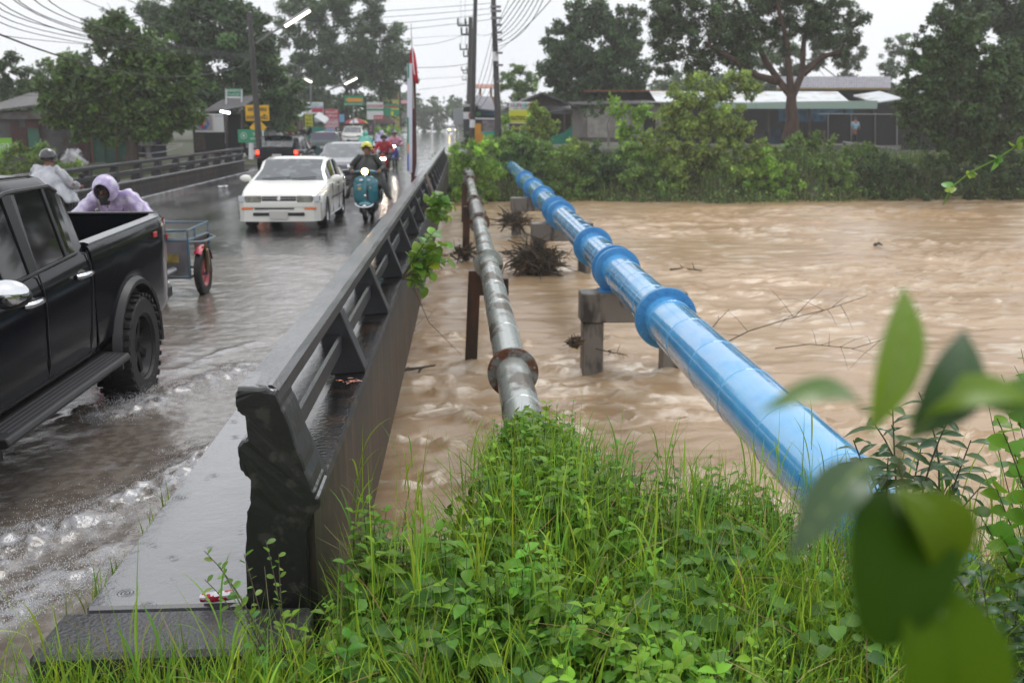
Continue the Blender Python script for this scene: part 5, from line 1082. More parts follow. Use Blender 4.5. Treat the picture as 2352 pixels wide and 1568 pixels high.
    if hood:
        b = MB(); P = []; ax = Vector((0, -1, -.35 if head_fwd else 0)).normalized(); rot = Vector((0, 0, 1)).rotation_difference(ax)
        for i in range(15):
            th = R(38) + (math.pi - R(38)) * i / 14; row = []
            for k in range(28):
                a = 2 * math.pi * k / 28; w = 1 + .05 * math.sin(5 * a + i) * (i / 14) + (.06 if i == 0 else 0); p = Vector((.135 * math.sin(th) * math.cos(a) * w, .155 * math.sin(th) * math.sin(a) * w, .15 * math.cos(th))); p.rotate(rot); row.append((p.x, p.y + hy + .015, p.z + hz + .005))
            P.append(row)
        b.grid(P, closev=True); h = b.build('hood', hood, t, smooth='all', world=False); md = h.modifiers.new('th', 'SOLIDIFY'); md.thickness = .006
    if poncho:
        pm, zb, wid, bk = poncho; P = []
        for i in range(13):
            v = i / 12; row = []
            for k in range(56):
                a = 2 * math.pi * k / 56; ca, sa = math.cos(a), math.sin(a); fold = 1 + .05 * v * math.sin(7 * a + 3 * v) + .03 * v * math.sin(13 * a)
                rx = (.075 + (.19) * min(1, v * 4) + (wid - .26) * max(0, (v - .25) / .75)) * fold; ry = (.07 + .08 * min(1, v * 4) + .22 * v) * fold
                side = abs(ca) ** 1.5; z = sh + .075 - .02 * min(1, v * 4) - (sh - zb) * v * (side if sa < 0 else max(side, .75)) - .36 * v * (1 - side) * (sa < 0) * 1.0
                row.append((rx * ca, .03 + ly * (1 - v) + ry * sa - (.12 * v if sa < 0 else 0), z - .05 * v * (math.sin(4 * a) ** 2)))
            P.append(row)
        b = MB(); b.grid(P, closev=True); h = b.build('poncho', pm, t, smooth='all', world=False); md = h.modifiers.new('th', 'SOLIDIFY'); md.thickness = .006
    return t
def sheer(name, c, alpha=.8): 
    m = mat(name, c, tuple(q * .7 for q in c), 7, .4, .65, rough=.28, alpha=alpha, bump=.6, bs=14, coat=.4); return m
def scooter(name, label, loc, rz, paint, grp=None, lamps=LIT, twin=False, tail=None, dark=PLASTIC, mirrors=True, cat='motorbike'):
    """step-through motorbike, nose towards -Y"""
    t = thing(name, label, cat, loc, rz, grp)
    for y in (-.62, .60):
        w = wheel('wheel', t, (0, y, .28), .28, .085, ALLOY, out=1, spokes=6)
    m = MB()
    for s in (-1, 1): m.tube([(s * .06, -.62, .28), (s * .065, -.50, .62), (s * .05, -.42, .92)], .02, 8)
    m.tube([(.08, .6, .28), (.09, .2, .32), (.08, -.05, .35)], .025, 8); m.build('fork_and_frame', dark, t, world=False, smooth=True)
    b = MB(); P = []
    for y, w, z0, z1 in ((-.50, .03, .62, .92), (-.47, .13, .50, .98), (-.40, .17, .42, .98), (-.33, .16, .40, .92), (-.28, .10, .38, .80)):
        P.append([(w * math.cos(a) * (1 if abs(math.cos(a)) > .3 else .8), y - .06 * max(0, math.sin(a)), (z0 + z1) / 2 + (z1 - z0) / 2 * math.sin(a)) for a in np.linspace(0, 2 * math.pi, 20, endpoint=False)])
    b.grid(P, closev=True); b.f.append(list(range(20))[::-1]); b.f.append([80 + k for k in range(20)]); b.build('front_fairing', paint, t, smooth=50, world=False)
    m = MB()
    for s in (-1, 1): m.grid([[(s * (.10 + .08 * math.sin(u * 3)), -.36 + .14 * v, .36 + .5 * u - .06 * v) for v in np.linspace(0, 1, 4)] for u in np.linspace(0, 1, 8)])
    h = m.build('leg_shield', paint, t, smooth='all', world=False); h.modifiers.new('th', 'SOLIDIFY').thickness = .015
    m = MB(); P = [[(w * math.cos(a), y, zc + hh * math.sin(a)) for a in np.linspace(0, 2 * math.pi, 16, endpoint=False)] for y, w, zc, hh in ((-.3, .05, .5, .1), (-.1, .09, .46, .1), (.1, .12, .55, .16), (.35, .13, .62, .14), (.6, .10, .68, .1), (.85, .05, .74, .06))]
    m.grid(P, closev=True); m.f.append(list(range(16))[::-1]); m.f.append([80 + k for k in range(16)]); m.build('rear_body', paint, t, smooth=50, world=False)
    m = MB(); m.rbox(-.12, .12, -.02, .72, .74, .81, .03); m.build('saddle', dark, t, world=False)
    m = MB(); m.lathe([(.29, -.055), (.33, 0), (.29, .055)], (0, -.62, .28), 'x', 14, math.pi * .75, R(15)); m.build('mudguard', paint, t, smooth=True, world=False)
    m = MB(); m.tube([(-.33, -.36, 1.0), (-.2, -.40, 1.0), (0, -.44, .98), (.2, -.40, 1.0), (.33, -.36, 1.0)], .013, 8); m.rbox(-.1, .1, -.5, -.36, .93, 1.03, .03)
    for s in (-1, 1): m.cyl((s * .24, -.38, 1.0), (s * .36, -.35, 1.0), .018, 8)
    m.build('handlebar', dark, t, smooth=True, world=False)
    for s in (-1, 1) if mirrors else ():
        m = MB(); m.tube([(s * .2, -.40, 1.0), (s * .26, -.42, 1.12), (s * .3, -.42, 1.18)], .006, 5); m.sphere((s * .33, -.43, 1.2), (.06, .018, .045), 12, 8); m.build('mirror', dark, t, smooth=True, world=False)
    if lamps:
        for x in ((-.055, .055) if twin else (0,)): MB().sphere((x, -.535 if twin else -.56, .78 if twin else .96), (.055, .03, .042) if twin else (.075, .04, .07), 14, 8).build('headlamp', lamps, t, smooth=True, world=False)
    MB().rbox(-.07, .07, .84, .9, .72, .79, .015).build('tail_lamp', tail or REDL, t, world=False)
    tex = MB().rbox(-.09, .09, .92, .93, .5, .62, .003).build('number_plate', PLATE, t, world=False)
    MB().tube([(.13, .1, .33), (.15, .4, .3), (.16, .8, .36)], [.03, .045, .05], 10).build('exhaust', ALLOY, t, smooth=True, world=False); return t
# teal classic scooter with its rider
TEAL = mat('teal scooter paint', (.02, .16, .21), (.03, .2, .25), 3, rough=.2, coat=.9)
vx, vy = -1.86, 22.3
v = thing('vintage_scooter', 'teal vintage scooter with round lit headlamp and chrome-edged shield', 'scooter', (vx, vy, 0), R(-2))
wheel('wheel', v, (0, -.62, .22), .22, .09, ALLOY, out=1); wheel('wheel', v, (0, .62, .22), .22, .09, ALLOY, out=1)
P = []; out = []
for i in range(15):
    u = i / 14; z = .34 + .62 * u; w = .235 * (1 - .55 * max(0, (.25 - u) / .25) ** 2) * math.sqrt(max(0, 1 - max(0, (u - .72) / .30) ** 2)) + .02
    P.append([(w * a, -.47 + .08 * a * a - .05 * (1 - abs(u - .5)) - .035 * math.exp(-(a * 7) ** 2), z) for a in np.linspace(-1, 1, 21)]); out.append(w)
m = MB(); m.grid(P); h = m.build('leg_shield', TEAL, v, smooth='all', world=False); h.modifiers.new('th', 'SOLIDIFY').thickness = .02
m = MB(); m.tube([P[i][0] for i in range(15)] + [tuple(q) for q in P[14][1:-1]] + [P[i][-1] for i in range(14, -1, -1)], .014, 6); m.build('shield_trim', CHROME, v, world=False)
m = MB(); P = [[(.17 * math.cos(a) * s1, -.66 + dy, .34 + .11 * math.sin(a) * s1) for a in np.linspace(0, math.pi, 14)] for dy, s1 in ((-.14, .3), (-.12, .6), (-.06, .85), (.02, .95), (.12, .9), (.2, .6))]
m.grid(P); h = m.build('mudguard', TEAL, v, smooth='all', world=False); h.modifiers.new('th', 'SOLIDIFY').thickness = .01
m = MB(); m.tube([(.19 * math.cos(a), -.76 - .05 * abs(math.sin(a)), .40 + .08 * math.sin(a)) for a in np.linspace(math.pi, 2 * math.pi, 14)], .014, 6); m.sphere((0, -.80, .34), (.05, .025, .035), 10, 6); m.sphere((0, -.56, .545), (.035, .02, .035), 12, 8); m.build('bumper_bar', CHROME, v, smooth=True, world=False)
m = MB(); m.tube([(-.33, -.36, 1.02), (-.2, -.42, 1.05), (0, -.46, 1.06), (.2, -.42, 1.05), (.33, -.36, 1.02)], [.018, .026, .05, .026, .018], 10); m.build('handlebar', TEAL, v, smooth=True, world=False)
m = MB(); m.lathe([(.0, .1), (.07, .08), (.085, 0), (.08, -.012), (.07, -.012)], (0, -.53, 1.06), 'y', 20); m.build('lamp_bezel', CHROME, v, smooth=True, world=False)
MB().sphere((0, -.535, 1.06), (.068, .03, .068), 16, 10).build('headlamp', LITY, v, smooth=True, world=False)
m = MB()
for s in (-1, 1): m.sphere((s * .17, .35, .5), (.12, .38, .2), 16, 10)
m.rbox(-.16, .16, -.4, .2, .27, .31, .02); m.sphere((0, .4, .6), (.15, .42, .16), 14, 8); m.build('rear_cowls', TEAL, v, smooth=True, world=False)
MB().rbox(-.17, .17, -.35, .5, .13, .34, .05).build('engine_block', PLASTIC, v, world=False); MB().rbox(-.14, .14, -.05, .7, .76, .84, .04).build('saddle', PLASTIC, v, world=False)
m = MB(); m.tube([(0, -.62, .22), (.05, -.6, .4), (.03, -.48, .95)], .025, 8); m.build('fork', PLASTIC, v, world=False)
m = MB(); m.tube([(-.25, -.38, 1.04), (-.33, -.42, 1.12)], .006, 5); m.sphere((-.36, -.43, 1.145), (.035, .015, .07), 10, 8); m.build('mirror', CHROME, v, smooth=True, world=False)
STK = mat('cream sticker', (.55, .42, .12), rough=.5)
m = MB(); m.lathe([(0, -.003), (.035, 0)], (-.13, -.525, .70), 'y', 16); m.lathe([(0, -.003), (.018, 0)], (.11, -.53, .72), 'y', 12); m.build('round_stickers', STK, v, world=False)
m = MB(); m.obox((-.12, -.515, .78), (.055, -.003, .012), (0, .002, 0), (0, 0, .006)); m.obox((-.075, -.525, .885), (.04, -.002, .0), (0, .002, 0), (.012, 0, .014)); m.obox((.075, -.525, .885), (.04, -.002, .0), (0, .002, 0), (-.012, 0, .014)); m.build('chrome_script', CHROME, v, world=False)
OLIVE = mat('olive raincoat', (.014, .017, .014), (.04, .047, .04), 4, .4, .65, rough=.5, coat=.08, spec=.3, bump=.5, bs=10)
rider('rider in yellow helmet and olive poncho on the teal scooter', (vx, vy, 0), R(-2), OLIVE, mat('black trousers', (.015, .015, .016), rough=.6), helm=mat('yellow helmet', (.62, .56, .03), rough=.2, coat=.8), wr=.005, poncho=(OLIVE, .38, .5, 0), bar=(.29, -.39, 1.05))
# red-jacket rider
REDP = mat('red motorbike paint', (.30, .012, .02), rough=.2, coat=.8); BLUP = mat('blue motorbike paint', (.02, .03, .25), rough=.2, coat=.8); BLKJ = mat('black cloth', (.014, .014, .018), rough=.6)
REDJ = mat('red jacket', (.38, .012, .03), rough=.55, bump=.3, bs=12); HB = mat('black helmet shell', (.012, .012, .014), rough=.12, coat=1.)
scooter('motorbike', 'red and black motorbike with two bright lit headlamps', (-2.5, 37.5, 0), R(-3), REDP, twin=True, grp='motorbikes on the road')
rider('rider in red jacket and black helmet behind twin lit headlamps', (-2.5, 37.5, 0), R(-3), REDJ, BLKJ, helm=HB, wr=.004)
scooter('motorbike', 'blue motorbike with one round lit headlamp', (-2.72, 48.5, 0), R(-3), BLUP, grp='motorbikes on the road')
rider('rider in pink raincoat with dark helmet, behind the red-jacket rider', (-2.72, 48.5, 0), R(-3), mat('pink raincoat', (.5, .2, .3), rough=.35, coat=.3), mat('pale blue trousers', (.3, .38, .5), rough=.6), helm=HB, wr=.004)
scooter('motorbike', 'dark motorbike with lit tail lamp, ridden away by the lavender poncho', (-3.85, 56, 0), R(177), BLKP, grp='motorbikes on the road', lamps=None, tail=REDON)
LAV = mat('lavender raincoat', (.42, .38, .62), (.5, .46, .7), 4, rough=.35, coat=.3, bump=.4, bs=8)
rider('rider in billowing lavender poncho riding away beside the flag post', (-3.85, 56, 0), R(177), LAV, BLKJ, hood=LAV, wr=.01, poncho=(LAV, .9, .42, 0))
GRC = mat('mint raincoat', (.10, .42, .33), (.14, .5, .4), 4, rough=.35, coat=.3, bump=.4, bs=8)
scooter('motorbike', 'dark motorbike with lit tail lamp, ridden away by the mint-green poncho', (-4.45, 52.5, 0), R(178), BLKP, grp='motorbikes on the road', lamps=None, tail=REDON)
rider('rider in mint-green poncho riding away in the queue of cars', (-4.45, 52.5, 0), R(178), GRC, BLKJ, hood=GRC, wr=.01, poncho=(GRC, .85, .42, 0))
# rider seen from behind, clear raincoat
CLR = mat('clear plastic raincoat', (.62, .63, .68), (.35, .36, .4), 5, .42, .62, rough=.2, alpha=.78, bump=.8, bs=10, coat=.6)
x7, y7 = -6.75, 17.3
scooter('motorbike', 'motorbike with round chrome mirrors on the far side of the black pickup', (x7, y7, 0), R(168), BLKP, grp='motorbikes on the road', lamps=None)
rider('rider in black helmet and clear plastic raincoat, seen from behind', (x7, y7, -.02), R(168), CLR, BLKJ, helm=HB, wr=.012, poncho=(CLR, .75, .40, 0))
# vendor in purple raincoat on a red motorbike with a box sidecar
PUR = mat('purple raincoat', (.44, .35, .60), (.70, .66, .80), 13, .42, .6, rough=.25, alpha=.93, bump=.7, bs=12, coat=.5)
x6, y6 = -3.73, 11.35
scooter('motorbike', 'red motorbike ridden by the man in the purple raincoat', (x6, y6, 0), R(-16), mat('bright red plastic', (.5, .01, .03), rough=.2, coat=.8), grp='motorbikes on the road', lamps=LENS, mirrors=False)
rider('bearded man hunched forward in a hooded purple raincoat', (x6, y6, 0), R(-4), PUR, BLKJ, head_fwd=.13, lean=.08, wr=.010, hood=PUR, beard=True, skinm=SKIND, elbow=.43, bar=(.33, -.40, .97))
sc_ = thing('sidecar', 'box sidecar with blue tube frame, grey panels and red spoked wheel beside the red motorbike', 'sidecar', (-3.19, 12.5, 0), R(-2))
BLUF = mat('worn blue frame paint', (.06, .15, .22), (.12, .14, .15), 9, rough=.4, coat=.3); GPAN = mat('grey sheet metal', (.12, .12, .13), (.2, .2, .22), 3, rough=.35, coat=.3)
x0, x1, y0, y1, z0, z1 = -.62, .0, -.3, .6, .25, .70
m = MB(); 
for a in (x0, x1):
    for b in (y0, y1): m.cyl((a, b, z0), (a, b, z1), .017, 8)
for z in (z0, z1):
    m.tube([(x0, y0, z), (x1, y0, z), (x1, y1, z), (x0, y1, z), (x0, y0, z)], .017, 8)
for z in (.36, .46, .58): m.tube([(x0, y0, z), (x0 + .22, y0, z + .02)], .014, 6); m.tube([(x0, y0, z), (x0, y1, z)], .014, 6)
m.tube([(x0, y0, z1), (x0 + .02, y0 + .0, z1 + .09), (x0 + .06, y0, z1 + .11), (x1, y0 + .02, z1 + .12), (x1, y1, z1 + .14), (x0, y1, z1 + .14), (x0, y0 + .1, z1 + .11)], .015, 8)
for a, b in ((x1, y0), (x1, .0), (x1, y1)): m.cyl((a, b, z1), (a, b, z1 + .13), .012, 6)
m.tube([(x1 + .0, -.05, z0), (x1 + .15, -.05, z0 + .02)], .02, 8); m.tube([(x1, y1, z1 - .02), (x1 + .14, y1 - .2, z1 - .03), (x1 + .14, y0 + .15, z1 - .03), (x1, y0, z1 - .02)], .015, 8)
m.build('frame', BLUF, sc_, smooth=True, world=False)
MB().box(x0 + .18, x1 - .01, y0 - .004, y0 + .006, z0 + .02, z1 - .02).build('side_panel', GPAN, sc_, world=False)
MB().box(x0 + .01, x1 - .01, y0 + .01, y1 - .01, z1 + .012, z1 + .03).build('lid', mat('wet tin lid', (.32, .33, .35), rough=.15, coat=1.), sc_, world=False)
MB().box(x1 - .012, x1 - .002, y0 + .3, y1 - .03, z0 + .02, z1 - .02).build('side_panel', mat('brown board', (.09, .06, .05), rough=.4), sc_, world=False)
MB().rbox(x0 + .27, x0 + .5, y0 - .012, y0 - .005, .43, .54, .003).build('notice_plate', mat('yellow plate', (.33, .25, .06), (.2, .15, .05), 14, rough=.4), sc_, world=False)
REDW = mat('red rim paint', (.36, .02, .025), rough=.3, coat=.6)
w = wheel('wheel', sc_, (x1 + .09, -.05, .29), .29, .08, REDW, out=1, spokes=0); m = MB()
for k in range(18):
    a = 2 * math.pi * k / 18; m.cyl((x1 + .09, -.05 + .02 * math.cos(a + 1), .29 + .02 * math.sin(a + 1)), (x1 + .09, -.05 + .19 * math.cos(a), .29 + .19 * math.sin(a)), .004, 5)
m.lathe([(.17, .035), (.19, .03), (.2, .035)], (x1 + .09, -.05, .29), 'x', 24); m.build('spokes', REDW, w, world=False)
m = MB(); m.lathe([(.31, -.05), (.335, -.02), (.335, .02), (.31, .05)], (x1 + .09, -.05, .29), 'x', 16, math.pi * .62, R(20)); m.build('mudguard', mat('red mudguard', (.5, .02, .05), rough=.25, coat=.8), sc_, smooth=True, world=False)
m = MB(); m.tube([(x1 + .15, -.05, .29), (x1 + .15, -.07, .45), (x1 + .15, -.08, .66)], [.03, .028, .02], 10)
for k in range(9): m.lathe([(.026, -.006), (.036, 0), (.026, .006)], (x1 + .15, -.065 - .002 * k, .38 + .024 * k), 'z', 10)
m.build('shock_absorber', mat('worn brass spring', (.25, .2, .12), rough=.3, metal=.8), sc_, smooth=True, world=False)
# ------------------------------------------------------------------ buildings
TIN = mat('grey corrugated tin', (.12, .12, .13), (.07, .055, .05), 1.4, .45, .62, rough=.45, metal=.2); TINM = mat('maroon tin', (.09, .03, .035), (.06, .03, .03), 3, rough=.5)
TEALP = mat('green painted sheet', (.03, .15, .10), (.02, .09, .065), 2, .4, .6, rough=.45); SHADEI = mat('painted interior shade', (.012, .012, .014), rough=.8); WOODD = mat('dark weathered wood', (.04, .028, .022), (.07, .055, .045), 4, rough=.7)  # interior sheets: shade inside sheds and shops put in as near-black colour
PLAST = mat('stained cream plaster', (.34, .31, .29), (.17, .15, .14), .8, .42, .62, rough=.7, st=(1, 1, .4)); WSHEET = mat('white roof sheeting', (.62, .66, .68), (.42, .40, .38), 1.2, .5, .66, rough=.4, st=(1, 1, .3)); MINT = mat('pale green fascia', (.34, .46, .40), rough=.4)
TILE = mat('pale cement tiles', (.32, .31, .35), (.18, .17, .2), 5, rough=.45); BLUT = mat('blue tarpaulin', (.04, .13, .22), (.02, .05, .09), 2, rough=.4); ROOFD = mat('dark grey roof', (.10, .095, .095), (.06, .055, .055), 3, rough=.5)
def quad(m, a, b, zt, zb, th=.06, corr=0, pitch=.1):       # a wall from a to b (plan points), corrugated when corr
    a, b = Vector((a[0], a[1], 0)), Vector((b[0], b[1], 0)); L = (b - a).length; d = (b - a) / L; n = Vector((d.y, -d.x, 0)); k = max(1, int(L / pitch * 2)) if corr else 1
    P = []
    for i in range(k + 1):
        p = a + d * L * i / k + n * (corr if i % 2 else 0); z1 = zt if not isinstance(zt, tuple) else zt[0] + (zt[1] - zt[0]) * i / k; P.append([(p.x, p.y, zb), (p.x, p.y, z1)])
    m.grid(P); P2 = [[tuple(Vector(q) - n * th) for q in r[::-1]] for r in P]; m.grid(P2)
def px(px_, py, Y): p = A(px_, py, Y); return (p.x, p.y, p.z)
def wallpx(t, name, x0, x1, ytop, ybot, Y, m, corr=0., dy=0.):
    a, b = A(x0, ytop if not isinstance(ytop, tuple) else ytop[0], Y + dy), A(x1, ytop if not isinstance(ytop, tuple) else ytop[1], Y + dy); lo = A(x0, ybot, Y + dy).z
    q = MB(); quad(q, (a.x, Y + dy), (b.x, Y + dy), (a.z, b.z), lo, .06, corr); return q.build(name, m, t)
def roofpx(t, name, pts, Y0, Y1, m, th=.08, rise=.6, corr=.03):
    """roof sheet: front edge through pixel points at Y0, running back to Y1 and rising"""
    f = [A(x, y, Y0) for x, y in pts]; b = MB(); P = []
    k = 24
    for s in range(len(f) - 1):
        for i in range(k + 1):
            p = f[s] + (f[s + 1] - f[s]) * i / k; o = corr if i % 2 else 0; P.append([(p.x, Y0, p.z + o), (p.x, Y1, p.z + rise + o)])
    b.grid(P); b.grid([[(q[0], q[1], q[2] - th) for q in r[::-1]] for r in P]); b.grid([[r[0], (r[0][0], r[0][1], r[0][2] - th)] for r in P]); return b.build(name, m, t)
# tin shed at far left
t = thing('tin_shed', 'patchwork corrugated tin shed behind the left railing, with maroon and green sheets', 'shed', px(90, 372, 53))
wallpx(t, 'wall', -80, 205, (262, 246), 376, 53, TIN, .03); roofpx(t, 'roof', [(-80, 262), (60, 244), (150, 232)], 52.2, 60, ROOFD, rise=1.2)
wallpx(t, 'maroon_sheet', 22, 42, 280, 352, 52.9, TINM, .03); wallpx(t, 'maroon_sheet', 42, 60, 292, 350, 52.88, TINM, .03); wallpx(t, 'maroon_sheet', 56, 88, 266, 294, 52.86, TINM, .03); wallpx(t, 'green_sheet', 62, 88, 294, 345, 52.9, TEALP); wallpx(t, 'fascia', -80, 150, (266, 250), 274, 52.6, TIN)
wallpx(t, 'side_sheet', 150, 205, 275, 365, 52.8, TIN, .03); wallpx(t, 'rust_sheet', 168, 200, 300, 370, 52.7, TINM, .03)
t = thing('vinyl_banner', 'lime green vinyl banner hung on the tin shed', 'banner', px(10, 320, 52.7)); wallpx(t, 'sheet', -8, 26, 317, 356, 52.7, mat('lime vinyl', (.2, .5, .03), rough=.35)); text('ตลาด', .28, WHITEP, t, px(12, 336, 52.66), .9)
t = thing('steel_gate', 'green sheet-metal gate with red edges beyond the mango tree', 'gate', px(245, 376, 52.5))
wallpx(t, 'leaf', 208, 236, (302, 305), 374, 52.5, TEALP); wallpx(t, 'leaf', 237, 264, (305, 308), 376, 52.6, TEALP); wallpx(t, 'leaf', 265, 288, (308, 312), 376, 52.5, TEALP)
RDT = mat('red oxide edge', (.25, .03, .02), rough=.5)
for x in (207, 264): wallpx(t, 'edge_strip', x - 1.2, x + 1.5, 303, 375, 52.35, RDT)
t = thing('navy_shed', 'dark navy sheet-walled shed behind the mango trunk', 'shed', px(335, 362, 55)); wallpx(t, 'wall', 298, 378, 296, 362, 55, mat('navy sheet', (.012, .02, .05), rough=.5), .02); wallpx(t, 'side_panel', 296, 322, 303, 362, 54.8, mat('grey panel', (.06, .06, .07), rough=.5))
t = thing('barrier_tape', 'white plastic tape strung between the gate and a tree', 'tape', px(300, 340, 51)); m = MB()
for pts in ([(298, 332), (360, 334), (420, 331)], [(298, 350), (340, 353), (380, 348), (418, 334)]): m.tube([A(x, y, 51) for x, y in pts], .035, 4)
m.build('strips', WHITEP, t)
t = thing('stone_basin', 'grey concrete basin on a pedestal beyond the left railing', 'basin', px(340, 366, 50)); m = MB(); c = A(340, 345, 50); k = 50 / FPX
m.rbox(c.x - 15 * k, c.x + 15 * k, 49.7, 50.3, A(340, 336, 50).z, A(340, 325, 50).z, .03); m.build('bowl', TIN, t); MB().lathe([(9 * k, A(0, 366, 50).z), (5 * k, A(0, 350, 50).z), (8 * k, A(0, 336, 50).z)], (c.x, 50, 0), 'z', 12).build('pedestal', TIN, t)
t = thing('covered_motorbike', 'parked motorbike wrapped in a pale plastic cover by the tin shed', 'motorbike', px(168, 378, 47)); c = A(168, 362, 47)
b = MB(); P = [[(c.x + (.55 + .15 * math.sin(3 * a + i)) * math.cos(a) * (1 - (i / 8) ** 2 * .7) , 47 + .35 * math.sin(a), c.z - .35 + .72 * (i / 8) + .06 * math.sin(5 * a)) for a in np.linspace(0, 6.28, 20, endpoint=False)] for i in range(9)]; b.grid(P, closev=True); b.build('cover', CLR, t, smooth='all'); 
for dx in (-.4, .4): MB().lathe([(.2, -.03), (.27, -.03), (.27, .03), (.2, .03)], (c.x + dx, 47, A(168, 378, 47).z + .27), 'y', 20).build('wheel', TYRE, t)
# shop with porch roof
t = thing('roadside_shop', 'small shop with sloping corrugated porch roof and a lit tube lamp', 'shop', px(520, 352, 57))
roofpx(t, 'roof', [(462, 258), (560, 244)], 56, 61, TIN, rise=.75); wallpx(t, 'wall', 440, 560, 262, 352, 60, SHADEI); 
for x in (521, 556): m = MB(); m.cyl(A(x, 350, 56.3), A(x, 252, 56.3), .07, 8); m.build('post', WOODD, t)
wallpx(t, 'counter', 446, 470, 308, 345, 57, WOODD)
t = thing('tube_lamp', 'lit white tube lamp hung under the shop porch', 'lamp', px(517, 258, 55.8)); MB().tube([A(506, 256, 55.8), A(528, 260, 55.8)], .06, 8).build('tube', mat('lit tube', (.95, .97, 1), emit=6.), t)
def signboard(name, label, cat, x0, x1, y0, y1, Y, m, base=None, pw=.05, posts=(), postm=None, pbot=365, group=None):
    a, b = A(x0, y0, Y), A(x1, y1, Y); t = thing(name, label, cat, ((a.x + b.x) / 2, Y, b.z), group=group); MB().rbox(a.x, b.x, Y - .03, Y + .03, b.z, a.z, .01).build('board', m, t)
    for q in posts: MB().cyl(A(q, pbot, Y + .1), A(q, y0 + 1, Y + .1), pw, 8).build('post', postm or ALLOY, t)
    return t
def panel(t, name, x0, x1, y0, y1, Y, m, d=.04): a, b = A(x0, y0, Y), A(x1, y1, Y); return MB().box(a.x, b.x, Y - d, Y - d + .01, b.z, a.z).build(name, m, t)
def tx(t, s, cx, cy, Y, hpx, wpx, m, d=.055, bold=.01): p = A(cx, cy, Y); return text(s, hpx / FPX * Y, m, t, (p.x, Y - d, p.z), wpx / FPX * Y, bold=bold)
YEL = mat('traffic yellow', (.70, .40, .01), rough=.4); GRN = mat('sign green', (.02, .26, .13), rough=.4); WHT = mat('sign white', (.7, .72, .74), rough=.4); SRED = mat('sign red', (.5, .03, .06), rough=.4); SBLU = mat('sign blue', (.05, .12, .5), rough=.4); ORG = mat('sign orange', (.72, .30, .02), rough=.4); PNK = mat('sign pink', (.55, .25, .32), rough=.4); LEM = mat('lemon sign', (.62, .62, .04), rough=.4); TEALS = mat('sign teal', (.05, .4, .3), rough=.4); SKYB = mat('sign sky blue', (.2, .45, .7), rough=.4)
t = signboard('poster_board', 'shop poster board with a colourful sports motorbike and a white panel', 'signboard', 446, 515, 262, 304, 55.4, WHT); panel(t, 'poster', 447, 489, 264, 300, 55.4, mat('grey poster', (.2, .2, .2), (.35, .33, .34), 2, rough=.4)); panel(t, 'red_bar', 489, 491, 263, 302, 55.4, SRED)
m = MB(); 
for (x, y, r, k) in ((468, 276, 5, 0), (462, 286, 6, 0), (474, 284, 7, 0), (470, 290, 7, 0)): c = A(x, y, 55.4); m.sphere((c.x, 55.34, c.z), (r / FPX * 55, .01, r / FPX * 55), 10, 6)
m.build('picture_blue', SBLU, t); m = MB()
for (x, y, r) in ((466, 290, 4), (471, 278, 3)): c = A(x, y, 55.4); m.sphere((c.x, 55.33, c.z), (r / FPX * 55, .01, r / FPX * 80), 8, 5)
m.build('picture_red', SRED, t); tx(t, 'ก', 472, 284, 55.4, 9, 7, LEM, .09); tx(t, 'ศูนย์รถ', 503, 267, 55.4, 3.4, 17, INK)
t = signboard('street_name_sign', 'high green and white direction sign on two thin posts, by the dark trees', 'road sign', 522, 553, 204, 221, 58, GRN, posts=(519.5, 555), pbot=330, postm=WHT); tx(t, 'สะพานกลาง', 537, 208.5, 58, 6, 27, WHT); tx(t, 'บ้านท่าน้ำ', 537, 216.5, 58, 5, 27, WHT); panel(t, 'lower_strip', 522, 553, 221.5, 226, 58, WHT)
t = signboard('warning_sign', 'rectangular yellow Thai warning sign behind the leaning pole', 'road sign', 563, 619, 242, 278, 51, YEL, posts=(591,), postm=WHT, pbot=350); tx(t, 'เขตชุมชน', 591, 253, 51, 11, 40, INK, bold=.02); tx(t, 'ลดความเร็ว', 591, 268, 51, 11, 46, INK, bold=.02)
t = thing('diamond_sign', 'yellow diamond warning sign below the rectangular one', 'road sign', px(593, 293, 50.6)); c = A(593, 293, 50.6); r = 19 / FPX * 50.6; m = MB(); m.prism([(c.x + r, c.z), (c.x, c.z + r), (c.x - r, c.z), (c.x, c.z - r)], 50.57, 50.62); m.build('board', YEL, t)
m = MB(); m.prism([(c.x - .02, c.z - r * .5), (c.x + .03, c.z - r * .5), (c.x + .03, c.z + r * .35), (c.x - .02, c.z + r * .35)], 50.54, 50.56); m.prism([(c.x + .03, c.z), (c.x + .15, c.z + .08), (c.x + .15, c.z + .13), (c.x + .03, c.z + .05)], 50.54, 50.56); m.build('symbol', INK, t)
t = signboard('green_sign', 'low green direction sign with a round emblem at the end of the left railing', 'road sign', 546, 603, 298, 328, 49, GRN, posts=(577, 600), postm=WHT, pbot=366, pw=.12); m = MB(); c = A(560, 312, 49); m.lathe([(.13, -.004), (.15, 0), (.13, .004)], (c.x, 48.95, c.z), 'y', 20); m.lathe([(0, -.004), (.05, 0)], (c.x, 48.95, c.z), 'y', 12); m.build('emblem', WHT, t); tx(t, 'วัด', 586, 308, 49, 7, 10, WHT); tx(t, 'กลางเมือง', 587, 318, 49, 6, 22, WHT)
